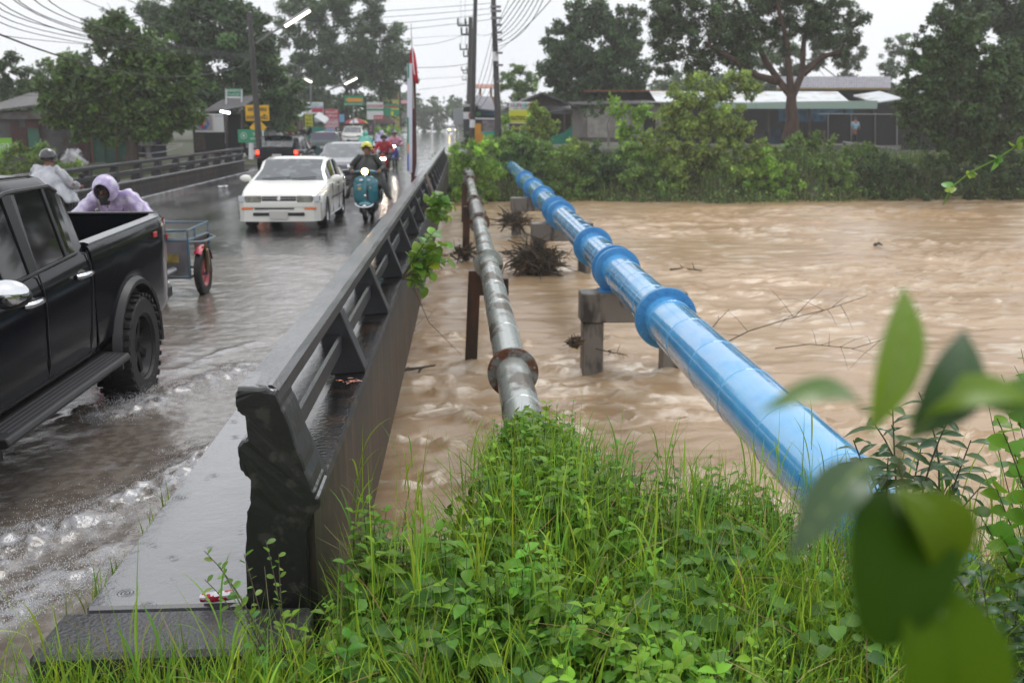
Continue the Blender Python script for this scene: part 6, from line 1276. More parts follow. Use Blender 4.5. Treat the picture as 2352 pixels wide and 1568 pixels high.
# street further on, left side
t = signboard('shop_sign', 'wide white shop sign with teal and blue lettering over a red band', 'signboard', 691, 743, 235, 262, 92, WHT, posts=(694,), pbot=322, pw=.12); panel(t, 'red_band', 716, 742, 249, 258, 92, SRED); tx(t, 'ร้านอาหารไทย', 712, 240, 92, 7, 38, TEALS); tx(t, 'หมอพร พลัส', 728, 246, 92, 5, 26, SBLU)
t = signboard('shop_sign', 'tall yellow vertical sign with dark lettering', 'signboard', 700, 719, 263, 297, 90, LEM, posts=(702,), pbot=320)
for i, s in enumerate(('ยาง', 'แบต', 'ล้อ', 'ซ่อม')): tx(t, s, 709, 267 + 8 * i, 90, 5, 12, INK)
t = signboard('shop_sign', 'red and pink Thai sign tower beside the pale blue sign', 'signboard', 746, 779, 251, 309, 96, PNK, posts=(749,), pbot=322); panel(t, 'red_head', 747, 778, 252, 272, 96, SRED); tx(t, 'หมอดี', 762, 257, 96, 6, 24, WHT); tx(t, 'คลินิก', 762, 266, 96, 6, 24, WHT); tx(t, 'ยาดี', 762, 281, 96, 8, 24, WHT); tx(t, 'ราคาถูก', 762, 291, 96, 6, 24, WHT); panel(t, 'picture', 748, 768, 296, 307, 96, SKYB)
signboard('shop_sign', 'small pale blue sign to the right of the red and pink tower', 'signboard', 779, 791, 263, 281, 97, SKYB)
t = signboard('shop_sign', 'small black square sign with a white emblem low beside the red tower', 'signboard', 770, 783, 292, 307, 94, INK); tx(t, '5', 776.5, 297, 94, 5, 5, WHT); tx(t, 'PIZZA', 776.5, 304, 94, 3, 9, WHT)
t = signboard('arrow_sign', 'green board with a big orange arrow pointing left', 'road sign', 790, 836, 220, 243, 98, GRN, posts=(812,), pbot=300); c = A(813, 230, 98); k = 98 / FPX; m = MB(); m.prism([(c.x - 19 * k, c.z), (c.x - 10 * k, c.z + 6 * k), (c.x - 10 * k, c.z + 4 * k), (c.x + 19 * k, c.z + 4 * k), (c.x + 19 * k, c.z - 4 * k), (c.x - 10 * k, c.z - 4 * k), (c.x - 10 * k, c.z - 6 * k)], 97.9, 97.95); m.build('arrow', ORG, t); tx(t, 'ศูนย์ บริการ รถยนต์', 812, 239.5, 98, 4, 40, WHT)
t = signboard('shop_sign', 'white sign with red lettering, green middle band and red lower panel', 'signboard', 842, 881, 235, 275, 100, WHT, posts=(861,), pbot=312); panel(t, 'green_band', 842, 881, 250, 255, 100, GRN); panel(t, 'red_panel', 858, 881, 265, 275, 100, SRED); tx(t, 'สนามกอล์ฟ', 861, 243, 100, 10, 34, SRED); tx(t, 'เซลล์', 869, 270, 100, 6, 18, WHT)
t = signboard('shop_sign', 'green sign with red and yellow bars below the yellow building', 'signboard', 882, 917, 240, 266, 104, GRN, posts=(899,), pbot=312); panel(t, 'red_bar', 884, 914, 244, 247, 104, SRED); panel(t, 'yellow_bar', 898, 917, 249, 252, 104, LEM); panel(t, 'yellow_panel', 898, 904, 256, 266, 104, LEM)
t = signboard('price_sign', 'grey pillar sign with pink figures next to the gazebo', 'signboard', 845, 859, 287, 311, 96, mat('dark grey sign', (.05, .05, .06), rough=.4), posts=()); tx(t, '88', 852, 292, 96, 5, 6, PNK); tx(t, '69', 852, 299, 96, 5, 6, PNK)
t = thing('yellow_building', 'narrow yellow two-storey building with a curtained window, half hidden by trees', 'building', px(903, 300, 125)); wallpx(t, 'wall', 886, 919, 198, 300, 125, mat('pale yellow render', (.55, .50, .16), rough=.6)); wallpx(t, 'window', 897, 913, 209, 228, 125, mat('brown curtain glass', (.14, .11, .07), rough=.3), dy=-.1); 
for x in (884, 918): wallpx(t, 'corner_pillar', x - 2, x + 2, 194, 300, 125, ROOFD, dy=-.2)
roofpx(t, 'roof', [(882, 196), (922, 198)], 124.5, 130, ROOFD)
t = thing('white_building', 'plain white block showing between the trees above the shop signs', 'building', px(745, 300, 130)); wallpx(t, 'wall', 724, 764, 217, 300, 130, mat('off-white render', (.5, .49, .46), rough=.7)); wallpx(t, 'window', 748, 755, 225, 240, 130, GLASS, dy=-.1); roofpx(t, 'roof', [(700, 228), (745, 228)], 126, 129, WHT)
t = thing('open_shopfront', 'open-fronted shop with pale awning and dark posts beyond the yellow signs', 'shop', px(650, 320, 84)); roofpx(t, 'awning', [(612, 262), (690, 268)], 82, 86, WSHEET, rise=.5); wallpx(t, 'wall', 606, 690, 268, 320, 87, SHADEI); 
for x in (618, 673, 688): MB().cyl(A(x, 321, 82.3), A(x, 268, 82.3), .14, 8).build('post', mat('timber post', (.16, .10, .08), rough=.6), t)
t = thing('green_stall', 'green and turquoise stall under a white slanted awning', 'stall', px(725, 318, 88)); wallpx(t, 'wall', 705, 742, 292, 320, 88, TEALS); wallpx(t, 'counter', 708, 740, 304, 322, 87.5, mat('turquoise counter', (.12, .4, .45), rough=.5)); roofpx(t, 'awning', [(722, 268), (746, 283)], 86, 89, WHT, rise=.4); wallpx(t, 'white_board', 722, 742, 265, 280, 89, WHT)
for i, (x, lb) in enumerate(((664, 'parked motorbike with red fairing outside the shops, left one'), (705, 'parked motorbike with chrome front outside the shops, right one'))): c = G(x, 328, 0); c = A(x, 322, 78); scooter('motorbike', lb, (c.x, 78, c.z), R(30 + 20 * i), REDP if i == 0 else BLKP, grp='parked motorbikes', lamps=LENS)
t = thing('market_umbrella', 'red, white and yellow market umbrella behind the white pickup', 'umbrella', px(818, 300, 100)); c = A(818, 271, 100); k = 100 / FPX; 
for i, m_ in enumerate((SRED, WHT, SRED, LEM, LEM, SRED, WHT, SRED)): m = MB(); m.lathe([(0, 0), (.9, -.28), (1.15, -.5)], (c.x, 100, c.z), 'z', 3, math.pi / 4, i * math.pi / 4 + 3.4); m.build('canopy_panel', m_, t)
MB().cyl((c.x, 100, c.z - 2.2), c, .03, 6).build('pole', ALLOY, t)
t = thing('gazebo', 'brown hipped gazebo roof on posts by the pillar sign', 'gazebo', px(882, 310, 102)); c = A(882, 284, 102); m = MB(); m.add([(c.x - 1.3, 101, c.z), (c.x + 1.3, 101, c.z), (c.x + 1.3, 103.5, c.z), (c.x - 1.3, 103.5, c.z), (c.x - .3, 102, c.z + .75), (c.x + .3, 102, c.z + .75)], [(0, 1, 5, 4), (1, 2, 5), (2, 3, 4, 5), (3, 0, 4), (3, 2, 1, 0)]); m.build('roof', mat('brown roof', (.10, .06, .05), rough=.7), t)
for dx in (-1, 1): MB().cyl((c.x + dx, 101.2, c.z - 1.6), (c.x + dx, 101.2, c.z), .06, 6).build('post', WOODD, t)
t = thing('hedge', 'clipped light green hedge and lawn beside the gazebo', 'hedge', px(880, 312, 98)); rng = np.random.default_rng(3); O, D, N, L, T_ = clumps([(868, 300, 12), (884, 302, 12), (900, 301, 12), (912, 298, 10)], 99, .25, .6, rng, sub=10); V, F, T2 = leaves(O, D, N, L, DIA, T_); fastmesh('foliage', V, F, T2, LY, t)
t = thing('red_roof_house', 'distant house with a dark red roof left of the flag', 'house', px(928, 290, 140)); wallpx(t, 'wall', 918, 936, 238, 292, 141, mat('grey wall', (.25, .25, .25), rough=.7)); roofpx(t, 'roof', [(915, 238), (938, 238)], 139, 144, mat('dark red roof', (.25, .03, .05), rough=.5), rise=.5)

# ------------------------------------------------------------------ right side: gabled hut, plastered house, long sheds, orange house
t = thing('gabled_hut', 'old wooden hut with grey gabled roof behind the billboard', 'house', px(1245, 330, 63)); wallpx(t, 'wall', 1190, 1312, 248, 330, 64.5, WOODD, .02)
for pts in ([(1159, 250), (1246, 212)], [(1246, 212), (1330, 246)]): roofpx(t, 'roof', pts, 62.4, 72, ROOFD, rise=0., th=.12)
g_ = MB(); a, b, c = A(1170, 248, 63), A(1246, 214, 63), A(1322, 246, 63); g_.add([a, b, c, (a.x, 63.1, a.z), (b.x, 63.1, b.z), (c.x, 63.1, c.z)], [(0, 2, 1), (3, 4, 5), (0, 1, 4, 3), (1, 2, 5, 4), (2, 0, 3, 5)]); g_.build('gable', WOODD, t)
roofpx(t, 'porch_roof', [(1222, 262), (1313, 250)], 61.5, 63, TIN, rise=.35); wallpx(t, 'awning_front', 1229, 1313, (248, 248), 262, 61.6, TIN, .02)
for x in (1232, 1296): MB().cyl(A(x, 330, 61.6), A(x, 262, 61.6), .08, 6).build('post', WOODD, t)
t = thing('shade_net', 'green shade net sagging in front of the gabled hut', 'net', px(1275, 330, 59)); b = MB(); P = [[A(1232 + 82 * u, (318 - 34 * u ** 3 + 3 * math.sin(u * 9)) * (1 - v) + (334 - 4 * u) * v, 59 + .1 * math.sin(u * 8)) for v in np.linspace(0, 1, 4)] for u in np.linspace(0, 1, 18)]; b.grid(P); b.build('sheet', mat('green net', (.02, .22, .15), (.02, .16, .12), 8, rough=.7), t, smooth='all')
t = thing('plastered_house', 'low cream plastered house with a dark doorway and flat roof', 'house', px(1395, 326, 66)); wallpx(t, 'wall', 1315, 1480, (252, 236), 326, 66, PLAST); wallpx(t, 'wall', 1479, 1530, 236, 326, 66.1, PLAST); wallpx(t, 'doorway', 1479, 1506, 266, 324, 66, SHADEI, dy=-.05); wallpx(t, 'plinth', 1315, 1460, 316, 327, 66, mat('dark plinth', (.1, .09, .085), rough=.7), dy=-.06); wallpx(t, 'side_panel', 1350, 1400, 252, 316, 66, mat('pale wall panel', (.42, .4, .38), (.3, .28, .26), 2, rough=.6), dy=-.04); roofpx(t, 'roof', [(1312, 240), (1535, 236)], 65.5, 73, TIN, rise=.3)  # doorway is a near-black panel, the shade of the opening painted in
t = thing('long_shed', 'long open shed with dark gap and orange-edged roof above the plastered house', 'shed', px(1440, 320, 74)); wallpx(t, 'wall', 1343, 1524, 211, 320, 74, SHADEI); roofpx(t, 'roof', [(1340, 210), (1530, 208)], 73, 84, ROOFD, rise=.2); wallpx(t, 'orange_edge', 1340, 1530, 207.5, 210, 72.9, mat('orange edge trim', (.25, .09, .02), rough=.5))  # dark gap: shade under the roof painted as a near-black sheet
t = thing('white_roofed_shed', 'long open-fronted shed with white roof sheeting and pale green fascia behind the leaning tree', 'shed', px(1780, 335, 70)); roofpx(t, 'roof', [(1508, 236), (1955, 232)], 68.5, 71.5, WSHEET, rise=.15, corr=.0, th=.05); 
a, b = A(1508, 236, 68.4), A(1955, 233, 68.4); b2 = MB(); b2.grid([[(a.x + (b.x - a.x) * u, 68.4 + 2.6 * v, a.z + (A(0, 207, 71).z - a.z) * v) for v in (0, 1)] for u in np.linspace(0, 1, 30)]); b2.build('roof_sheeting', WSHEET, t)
wallpx(t, 'fascia', 1640, 2016, (238, 231), 250, 67.8, MINT); wallpx(t, 'back_wall', 1508, 2060, 240, 330, 76, SHADEI); wallpx(t, 'blue_sheet', 1790, 1960, 252, 280, 73, BLUT, .03); wallpx(t, 'floor_edge', 1500, 2070, 334, 346, 66, mat('concrete floor edge', (.22, .21, .2), rough=.5))
for x in (1530, 1620, 1700, 1765, 1860, 1940, 2005): MB().cyl(A(x, 336, 68.2), A(x, 240, 68.2), .09, 8).build('post', WOODD, t)
for i, x in enumerate((1745, 1780, 1830, 1905, 1985)): wallpx(t, 'stored_goods', x - 14, x + 14, 300 - 6 * (i % 3), 332, 72 - i * .3, [mat('grey crates', (.1, .1, .11), rough=.6), BLUT, WOODD, mat('tan boards', (.2, .14, .08), rough=.6), ROOFD][i])
t = thing('tiled_roof_building', 'building with pale cement-tiled roof above the white sheeting', 'building', px(1920, 330, 80)); wallpx(t, 'wall', 1790, 2040, 203, 330, 80, SHADEI); b3 = MB(); P = []
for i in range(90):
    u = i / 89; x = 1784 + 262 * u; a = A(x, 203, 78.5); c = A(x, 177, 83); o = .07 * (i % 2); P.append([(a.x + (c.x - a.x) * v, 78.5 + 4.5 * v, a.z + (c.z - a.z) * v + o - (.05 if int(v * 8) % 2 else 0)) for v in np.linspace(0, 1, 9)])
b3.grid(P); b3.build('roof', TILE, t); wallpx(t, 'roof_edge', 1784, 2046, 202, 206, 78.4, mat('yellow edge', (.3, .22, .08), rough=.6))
t = thing('lean_to', 'small lean-to with tilted pale roofs at the right end of the sheds', 'shed', px(2060, 330, 72)); roofpx(t, 'roof', [(2010, 236), (2075, 226)], 70, 74, WSHEET, rise=.6); roofpx(t, 'roof', [(2200, 232), (2352, 232)], 62, 68, WSHEET, rise=.8); wallpx(t, 'wall', 2262, 2302, 250, 350, 61, PLAST); wallpx(t, 'interior_shade', 2000, 2400, 252, 345, 75, SHADEI)
t = thing('black_net_fence', 'black shade-net fence across the front of the open shed', 'fence', px(1950, 340, 64)); wallpx(t, 'net', 1900, 2062, (262, 264), 326, 64, mat('black net', (.014, .014, .018), rough=.8)); m = MB(); m.tube([A(1880, 262, 63.9), A(2065, 263, 63.9)], .03, 6)
for x in (1902, 1955, 2010, 2060): m.cyl(A(x, 336, 63.9), A(x, 260, 63.9), .04, 6)
m.build('rail', ALLOY, t)
t = thing('yard_rail', 'low pale handrail sloping beside the yard path', 'railing', px(1990, 340, 58)); m = MB(); m.tube([A(1936, 326, 58), A(2010, 336, 58), A(2060, 342, 58)], .04, 6)
for x, y in ((1960, 329), (2000, 335), (2040, 340)): m.cyl(A(x, y + 10, 58), A(x, y, 58), .03, 6)
m.build('rail', ALLOY, t); tag(MB().box(A(1820, 350, 57).x, A(2060, 350, 57).x, 55.5, 57.5, -.35, A(1900, 347, 57).z + .05).build('yard_path', mat('wet yard path', (.25, .25, .26), rough=.15, coat=1)), kind='structure')
p = thing('person', 'distant person in a light blue shirt standing in front of the open shed', 'person', px(1961, 334, 62)); z0 = A(0, 334, 62).z
J = {'p': ((0, 0, .92), .13), 'c': ((0, 0, 1.28), .15), 'n': ((0, 0, 1.47), .06), 'h': ((0, -.02, 1.6), .09), 't': ((0, -.02, 1.68), .06)}; E2 = [('p', 'c'), ('c', 'n'), ('n', 'h'), ('h', 't')]
for s, n in ((-1, 'l'), (1, 'r')): J.update({'s' + n: ((s * .18, 0, 1.38), .06), 'e' + n: ((s * .26, .0, 1.12), .045), 'w' + n: ((s * .22, -.16, .98), .035), 'k' + n: ((s * .1, -.02, .5), .07), 'a' + n: ((s * .11, 0, .08), .045), 'f' + n: ((s * .12, -.16, .05), .04)}); E2 += [('c', 's' + n), ('s' + n, 'e' + n), ('e' + n, 'w' + n), ('p', 'k' + n), ('k' + n, 'a' + n), ('a' + n, 'f' + n)]
skin('body', J, E2, SKIN, p); sh = {k: (J[k][0], .17 if k in 'pc' else .075) for k in ('p', 'c', 'sl', 'el', 'sr', 'er')}; skin('shirt', sh, [('p', 'c'), ('c', 'sl'), ('sl', 'el'), ('c', 'sr'), ('sr', 'er')], mat('light blue shirt', (.25, .42, .55), rough=.6), p)
skin('trousers', {k: (J[k][0], .1 if k[0] in 'pk' else .06) for k in ('p', 'kl', 'al', 'kr', 'ar')}, [('p', 'kl'), ('kl', 'al'), ('p', 'kr'), ('kr', 'ar')], BLKJ, p); MB().sphere((0, 0, 1.64), (.1, .11, .09), 10, 8).build('hair', HAIR, p, smooth=True, world=False)
t = thing('orange_house', 'distant orange two-storey house with terracotta roof behind the tall poles', 'house', px(1120, 300, 120)); wallpx(t, 'wall', 1098, 1150, 222, 300, 120, mat('orange render', (.5, .26, .16), rough=.7)); roofpx(t, 'roof', [(1092, 202), (1170, 202)], 118, 124, mat('terracotta', (.4, .16, .1), rough=.6), rise=.6)
for x in (1103, 1128): MB().cyl(A(x, 224, 119), A(x, 204, 119), .15, 8).build('pillar', mat('orange pillar', (.5, .28, .18), rough=.7), t)
for x in (1104, 1122): wallpx(t, 'window', x, x + 9, 232, 244, 120, GLASS, dy=-.1)
t = thing('corner_shop', 'small shop with grey tiled roof and blue wall behind the tall right-hand poles', 'shop', px(1105, 318, 84)); wallpx(t, 'wall', 1064, 1140, 246, 316, 84, mat('dark shopfront', (.05, .055, .06), rough=.6)); wallpx(t, 'blue_wall', 1100, 1136, 246, 264, 84, mat('blue shop wall', (.06, .22, .36), rough=.5), dy=-.1); wallpx(t, 'green_panel', 1094, 1104, 256, 266, 84, mat('green panel', (.15, .55, .2), rough=.4), dy=-.15); roofpx(t, 'roof', [(1062, 246), (1100, 243)], 81, 86, ROOFD, rise=.3); roofpx(t, 'roof', [(1098, 250), (1138, 254)], 82, 90, TILE, rise=1.2, corr=.06); roofpx(t, 'counter_edge', [(1090, 272), (1140, 273)], 80, 81, WHT, rise=.02)
t = signboard('shop_sign', 'small white sign with a red corner on the shop by the tall pole', 'signboard', 1064, 1082, 258, 274, 80, WHT); panel(t, 'red_corner', 1076, 1082, 260, 272, 80, SRED)
t = thing('market_stall', 'pink and grey covered stall beside the orange bin', 'stall', px(1120, 320, 74)); wallpx(t, 'wall', 1108, 1136, 277, 302, 74, mat('pinkish goods', (.3, .22, .22), (.12, .12, .14), 3, rough=.5)); wallpx(t, 'counter', 1090, 1136, 302, 318, 73.5, TEALS)
t = thing('orange_cabinet', 'orange roadside cabinet with a taller left part at the foot of the pole', 'cabinet', px(1100, 335, 56)); wallpx(t, 'tall_part', 1091, 1104, 284, 334, 56, mat('orange paint', (.6, .27, .02), rough=.4)); wallpx(t, 'low_part', 1096, 1112, 307, 336, 55.8, mat('orange paint 2', (.55, .24, .02), rough=.4))
a, b = A(1091, 284, 56), A(1112, 334, 56); MB().rbox(a.x, b.x - .15, 56.05, 56.5, b.z, a.z - .02, .02).build('cabinet_body', mat('orange side', (.5, .22, .02), rough=.4), t)
# billboard
t = thing('billboard', 'tall Thai billboard: white head with coloured letters, yellow panel, dark panel, blue foot', 'billboard', px(1197, 335, 52)); 
MB().rbox(A(1169, 0, 52).x, A(1223, 0, 52).x, 51.97, 52.03, A(0, 326, 52).z, A(0, 233, 52).z, .01).build('board', WHT, t)
panel(t, 'yellow_panel', 1170, 1222, 253, 282, 52, LEM); panel(t, 'dark_panel', 1170, 1222, 284, 306, 52, mat('dark grey panel', (.06, .065, .08), rough=.4)); panel(t, 'blue_panel', 1190, 1222, 307, 320, 52, SBLU)
for ch, x, m_ in zip(('ณ', 'น', 'ก', 'ช', 'ส', 'ด'), (1176, 1184, 1192, 1200, 1208, 1216), (PNK, TEALS, SRED, SKYB, GRN, SRED)): tx(t, ch, x, 242, 52, 8, 7.5, m_, bold=.03)
tx(t, '1992 1999999', 1197, 250, 52, 3, 34, INK); tx(t, 'แดงแจ้', 1196, 269, 52, 14, 42, INK, bold=.02); tx(t, 'ต้มยำกุ้ง', 1196, 294, 52, 12, 42, LEM, bold=.02); tx(t, 'เปิด', 1208, 313, 52, 8, 18, SRED)
for x in (1172, 1220): MB().cyl(A(x, 345, 52.2), A(x, 236, 52.2), .07, 8).build('post', ALLOY, t)
t = signboard('road_sign_back', 'grey back of a road sign on a post at the right roadside', 'road sign', 1041, 1064, 250, 286, 74, mat('grey aluminium', (.3, .31, .33), rough=.4), posts=(1048,), pbot=332, pw=.05)

# ------------------------------------------------------------------ poles, lamps, wires
PCON = mat('dark wet pole concrete', (.055, .05, .048), (.03, .028, .027), 4, rough=.45, st=(1, 1, .2)); WIRE = mat('black cable', (.02, .02, .022), rough=.5); STEELG = mat('galvanised bracket', (.2, .2, .21), rough=.4, metal=.5)
def pole(label, x0, y0, x1, y1, Y, r0=.15, r1=.1, band=None, name='utility_pole', grp=None, m=None):
    t = thing(name, label, 'pole', A(x1, y1, Y), group=grp); top, bot = A(x0, y0, Y), A(x1, y1, Y); bot = bot - (top - bot).normalized() * .4; b = MB(); b.tube([bot, top], [r0, r1], 8); b.build('shaft', m or PCON, t)
    if band: ln = (top - bot); f = lambda y: (A(0, y, Y).z - bot.z) / ln.z; b = MB(); b.tube([bot + ln * f(band[1]), bot + ln * f(band[0])], [r0 * 1.05 + (r1 - r0) * f(band[1]), r0 * 1.05 + (r1 - r0) * f(band[0])], 8); b.build('white_band', WHT, t)
    return t
tl = pole('leaning utility pole at the end of the left railing, carrying the wire bundle', 573, 30, 598, 372, 48, .16, .11)
tr1 = pole('tallest dark pole on the right with a white painted band', 1131, -60, 1145, 310, 51, .17, .11, (115, 137))
tr2 = pole('second tall dark pole on the right, white band near its foot', 1093, -40, 1084, 322, 60, .16, .11, (275, 294)); pole('shorter timber post strapped to the second tall pole', 1088, 66, 1083, 318, 60.4, .14, .12)
m = MB()
for i, (y) in enumerate((16, 26, 42, 58, 75, 92, 122, 150, 188)): a = A(1140 + i * .7, y, 50.8); m.box(a.x - .3 if i < 3 else a.x - .1, a.x + .22, 50.7, 50.9, a.z - .05, a.z + .05)
m.build('brackets', STEELG, tr1)
for k, (x, Y, tops, xb, lb) in enumerate([(1070, 85, [(59, 27), (80, 19)], 1077, 'first'), (1064, 110, [(114, 23), (130, 15)], 1078, ''), (1066, 150, [(162, 18), (169, 14)], 1076, ''), (1070, 200, [(184, 12)], 1072, '')]):
    t = pole(['street pole with two crossarms, nearest of the receding row', 'hazy street pole with crossarms, second of the receding row', 'hazy street pole, third of the receding row', 'faintest street pole at the end of the receding row'][k], xb + 4, 40 + 32 * k, xb, 318 - 8 * k, Y, .2, .16, grp='receding street poles')
    for (y, w) in tops: c = A(xb + 2, y, Y - .3); b = MB(); b.box(c.x - w / FPX * Y, c.x, Y - .36, Y - .24, c.z - .08, c.z + .08); [b.cyl((c.x - q * w / FPX * Y, Y - .3, c.z + .08), (c.x - q * w / FPX * Y, Y - .3, c.z + .55), .08, 6) for q in (.35, .95)]; b.build('crossarm', PCON, t)
pole('dark leaning pole in front of the airy tree', 686, 150, 692, 318, 88, .16, .12); pole('slim wooden pole behind the green arrow sign', 873, 150, 878, 312, 108, .2, .15)
def streetlamp(label, pts, l0, l1, Y, w=.11, grp='lit tube street lamps'):
    t = thing('street_lamp', label, 'street lamp', A(*pts[0], Y), group=grp); b = MB(); b.tube([A(x, y, Y) for x, y in pts], .045 * Y / 50, 6); b.build('arm', STEELG, t)
    a, c = A(*l0, Y), A(*l1, Y); b = MB(); b.tube([a, c], w, 8); hd = b.build('housing', mat('grey lamp housing', (.3, .3, .32), rough=.5), t); b = MB(); b.tube([a + Vector((0, -.06, -w * .55)), c + Vector((0, -.06, -w * .55))], w * .6, 8); b.build('tube', mat('lit lamp tube', (1, .93, .75), emit=3.5), hd); return t
streetlamp('largest lit tube street lamp, on the arm of the leaning pole', [(588, 100), (620, 78), (655, 58)], (655, 58), (712, 22), 47)
streetlamp('small lit lamp on a grey post, left of the middle pair', [(714, 240), (714, 186)], (697, 178), (716, 187), 86, .13); streetlamp('small lit lamp on a slanting arm, right of the middle pair', [(757, 206), (790, 192)], (792, 192), (820, 178), 95, .13)
def wires(label, lines, parent_t=None, name='overhead_wires'):
    t = thing(name, label, 'wires', A(*next(q for q in lines[0] if isinstance(q, tuple)))); 
    for i, (r, *pts) in enumerate([(l if not isinstance(l[0], tuple) else (.012, *l)) for l in lines]):
        p = [A(*q) for q in pts]; n = 16
        if len(p) == 2: P = [p[0] + (p[1] - p[0]) * u for u in np.linspace(0, 1, n)]
        else: P = [p[0] * (1 - u) ** 2 + (p[1] * 2 - (p[0] + p[2]) / 2) * 2 * u * (1 - u) + p[2] * u * u for u in np.linspace(0, 1, n)]
        m = MB(); m.tube(P, r, 4); m.build('cable', WIRE, t)
    return t
J0 = (585, 133, 48); ln = []
for i in range(5): ln.append((.011, (583, 128 + 2 * i, 48), (300 - 9 * i + 5 * (i % 2), 80 + 5 * i, 30), (90 - 30 * i, -30 + 9 * (i % 3), 20)))
for i in range(3): ln.append((.011, (583, 136 + i * 3, 48), (230 - 10 * i, 88 + 7 * i, 30), (-20, -2 + 14 * i, 20)))
ln.append((.02, (570, 146, 48), (380, 176, 34), (-10, 76, 20))); ln.append((.009, (583, 126, 48), (250, 106, 32), (-10, 78, 20)))
ln.append((.009, (575, 60, 48), (450, 20, 34), (330, -30, 24))); ln.append((.009, (575, 76, 48), (460, 38, 34), (300, -30, 24))); ln.append((.009, (575, 90, 48), (400, 40, 34), (230, -30, 24))); ln.append((.009, (575, 105, 48), (380, 66, 34), (150, -20, 24))); ln.append((.009, (575, 45, 48), (500, 16, 34), (420, -30, 24)))
wires('bundle of black cables sweeping from the leaning pole to the upper left', ln)
wires('thin power lines crossing the sky from the leaning pole to the right-hand poles', [(.014, (574, 40, 48), (850, 28, 50), (1128, 8, 51)), (.014, (574, 52, 48), (850, 42, 50), (1128, 20, 51)), (.014, (574, 66, 48), (850, 58, 50), (1128, 32, 51)), (.014, (574, 84, 48), (850, 74, 50), (1128, 45, 51)), (.014, (700, 112, 88), (900, 92, 87), (1058, 82, 85)), (.03, (760, 150, 95), (960, 156, 92), (1080, 146, 85)), (.014, (950, 105, 60), (1020, 96, 60), (1080, 72, 60)), (.02, (960, 206, 100), (1020, 200, 100), (1070, 192, 100)), (.02, (900, 186, 100), (1000, 180, 100), (1070, 176, 100))])
ln = [(.013, (1136, y, 51), (1150 + 8 * i, y - 22 - 2 * i, 40), (1205 + 9 * i, -30, 26)) for i, y in enumerate((70, 76, 82, 88, 94, 102, 110))] + [(.012, (1140, 120, 51), (1200, 70, 36), (1290, -30, 24)), (.012, (1140, 60, 51), (1160, 20, 40), (1180, -30, 28))]
ln += [(.014, (1134, 62 + 16 * i, 51), (1114 + 4 * i, 140 + 22 * i, 55), (1092, 215 + 14 * i, 60)) for i in range(4)] + [(.012, (1134, 75, 51), (1112, 82, 55), (1092, 78, 60))]
wires('heavy tangle of cables swinging through the two tall poles to the upper right', ln)
wires('three thin lines along the receding street poles', [(.02, (1056, 50, 85), (1060, 90, 100), (1058, 104, 110)), (.02, (1072, 50, 85), (1070, 90, 100), (1066, 104, 110)), (.012, (1058, -30, 50), (1058, 20, 70), (1058, 50, 85)), (.012, (1068, -30, 50), (1068, 20, 70), (1068, 50, 85))])
# flag post on the footway
t = thing('flag_post', 'dark red steel post on the footway with a red flag at its head', 'post', A(951, 411, 34)); k = 34 / FPX; a, b = A(951, 420, 34), A(948, 152, 34); m = MB(); m.obox((a + b) / 2, ((b - a) / 2), (6.5 * k, 0, 0), (0, .06, 0)); m.build('post', mat('dark red oxide', (.05, .012, .012), (.11, .02, .02), 3, rough=.4, st=(1, 1, .2)), t)
m = MB(); m.tube([A(950, 250, 33.8), A(944, 54, 33.8)], [.025, .012], 6); m.build('staff', mat('bamboo staff', (.4, .35, .3), rough=.6), t)
FR = mat('red flag cloth', (.55, .01, .03), rough=.7); b = MB(); b.grid([[A(x0 + (x1 - x0) * v, y, 33.7 + .08 * math.sin(v * 7 + y * .05)) for v in np.linspace(0, 1, 6)] for (y, x0, x1) in ((110, 945, 949), (125, 942, 954), (145, 941, 957), (165, 943, 958), (185, 952, 960), (193, 953, 961))]); f = b.build('flag', FR, t, smooth='all'); f.modifiers.new('t', 'SOLIDIFY').thickness = .01
b = MB(); b.grid([[A(x + q, y, 33.62) for q in (0, 2.5)] for x, y in ((945, 84), (946, 120), (949, 160), (951, 172))]); b.build('flag_stripe', WHT, t)
t = thing('rolled_banner', 'long white vertical banner with green and orange edge strips leaning on the flag post', 'banner', A(941, 396, 33.6)); a, b = A(941, 396, 33.6), A(941, 146, 33.6); m = MB(); m.obox((a + b) / 2, (b - a) / 2, (5.5 * k, 0, 0), (0, .03, 0)); m.build('cloth', mat('white banner cloth', (.66, .68, .78), rough=.5), t)
for y0, y1, x, m_ in ((146, 180, 938, GRN), (270, 330, 937, GRN), (330, 352, 937, ORG), (352, 392, 937, SBLU)): a, b = A(x, y1, 33.55), A(x, y0, 33.55); q = MB(); q.obox((a + b) / 2, (b - a) / 2, (1.6 * k, 0, 0), (0, .012, 0)); q.build('edge_strip', m_, t)
t = thing('white_bollard', 'short white tilted board beside the flag post', 'board', A(957, 405, 33)); a, b = A(955, 405, 33), A(960, 372, 33); m = MB(); m.obox((a + b) / 2, (b - a) / 2, (2.4 * k, 0, 0), (0, .02, 0)); m.build('panel', WHT, t)
t = thing('rusty_bar', 'loose rusty bar hanging through the bridge railing', 'bar', A(995, 440, 16)); m = MB(); m.tube([A(978, 402, 16.2), A(996, 448, 15.9)], .03, 6); m.build('rod', DRUST, t)

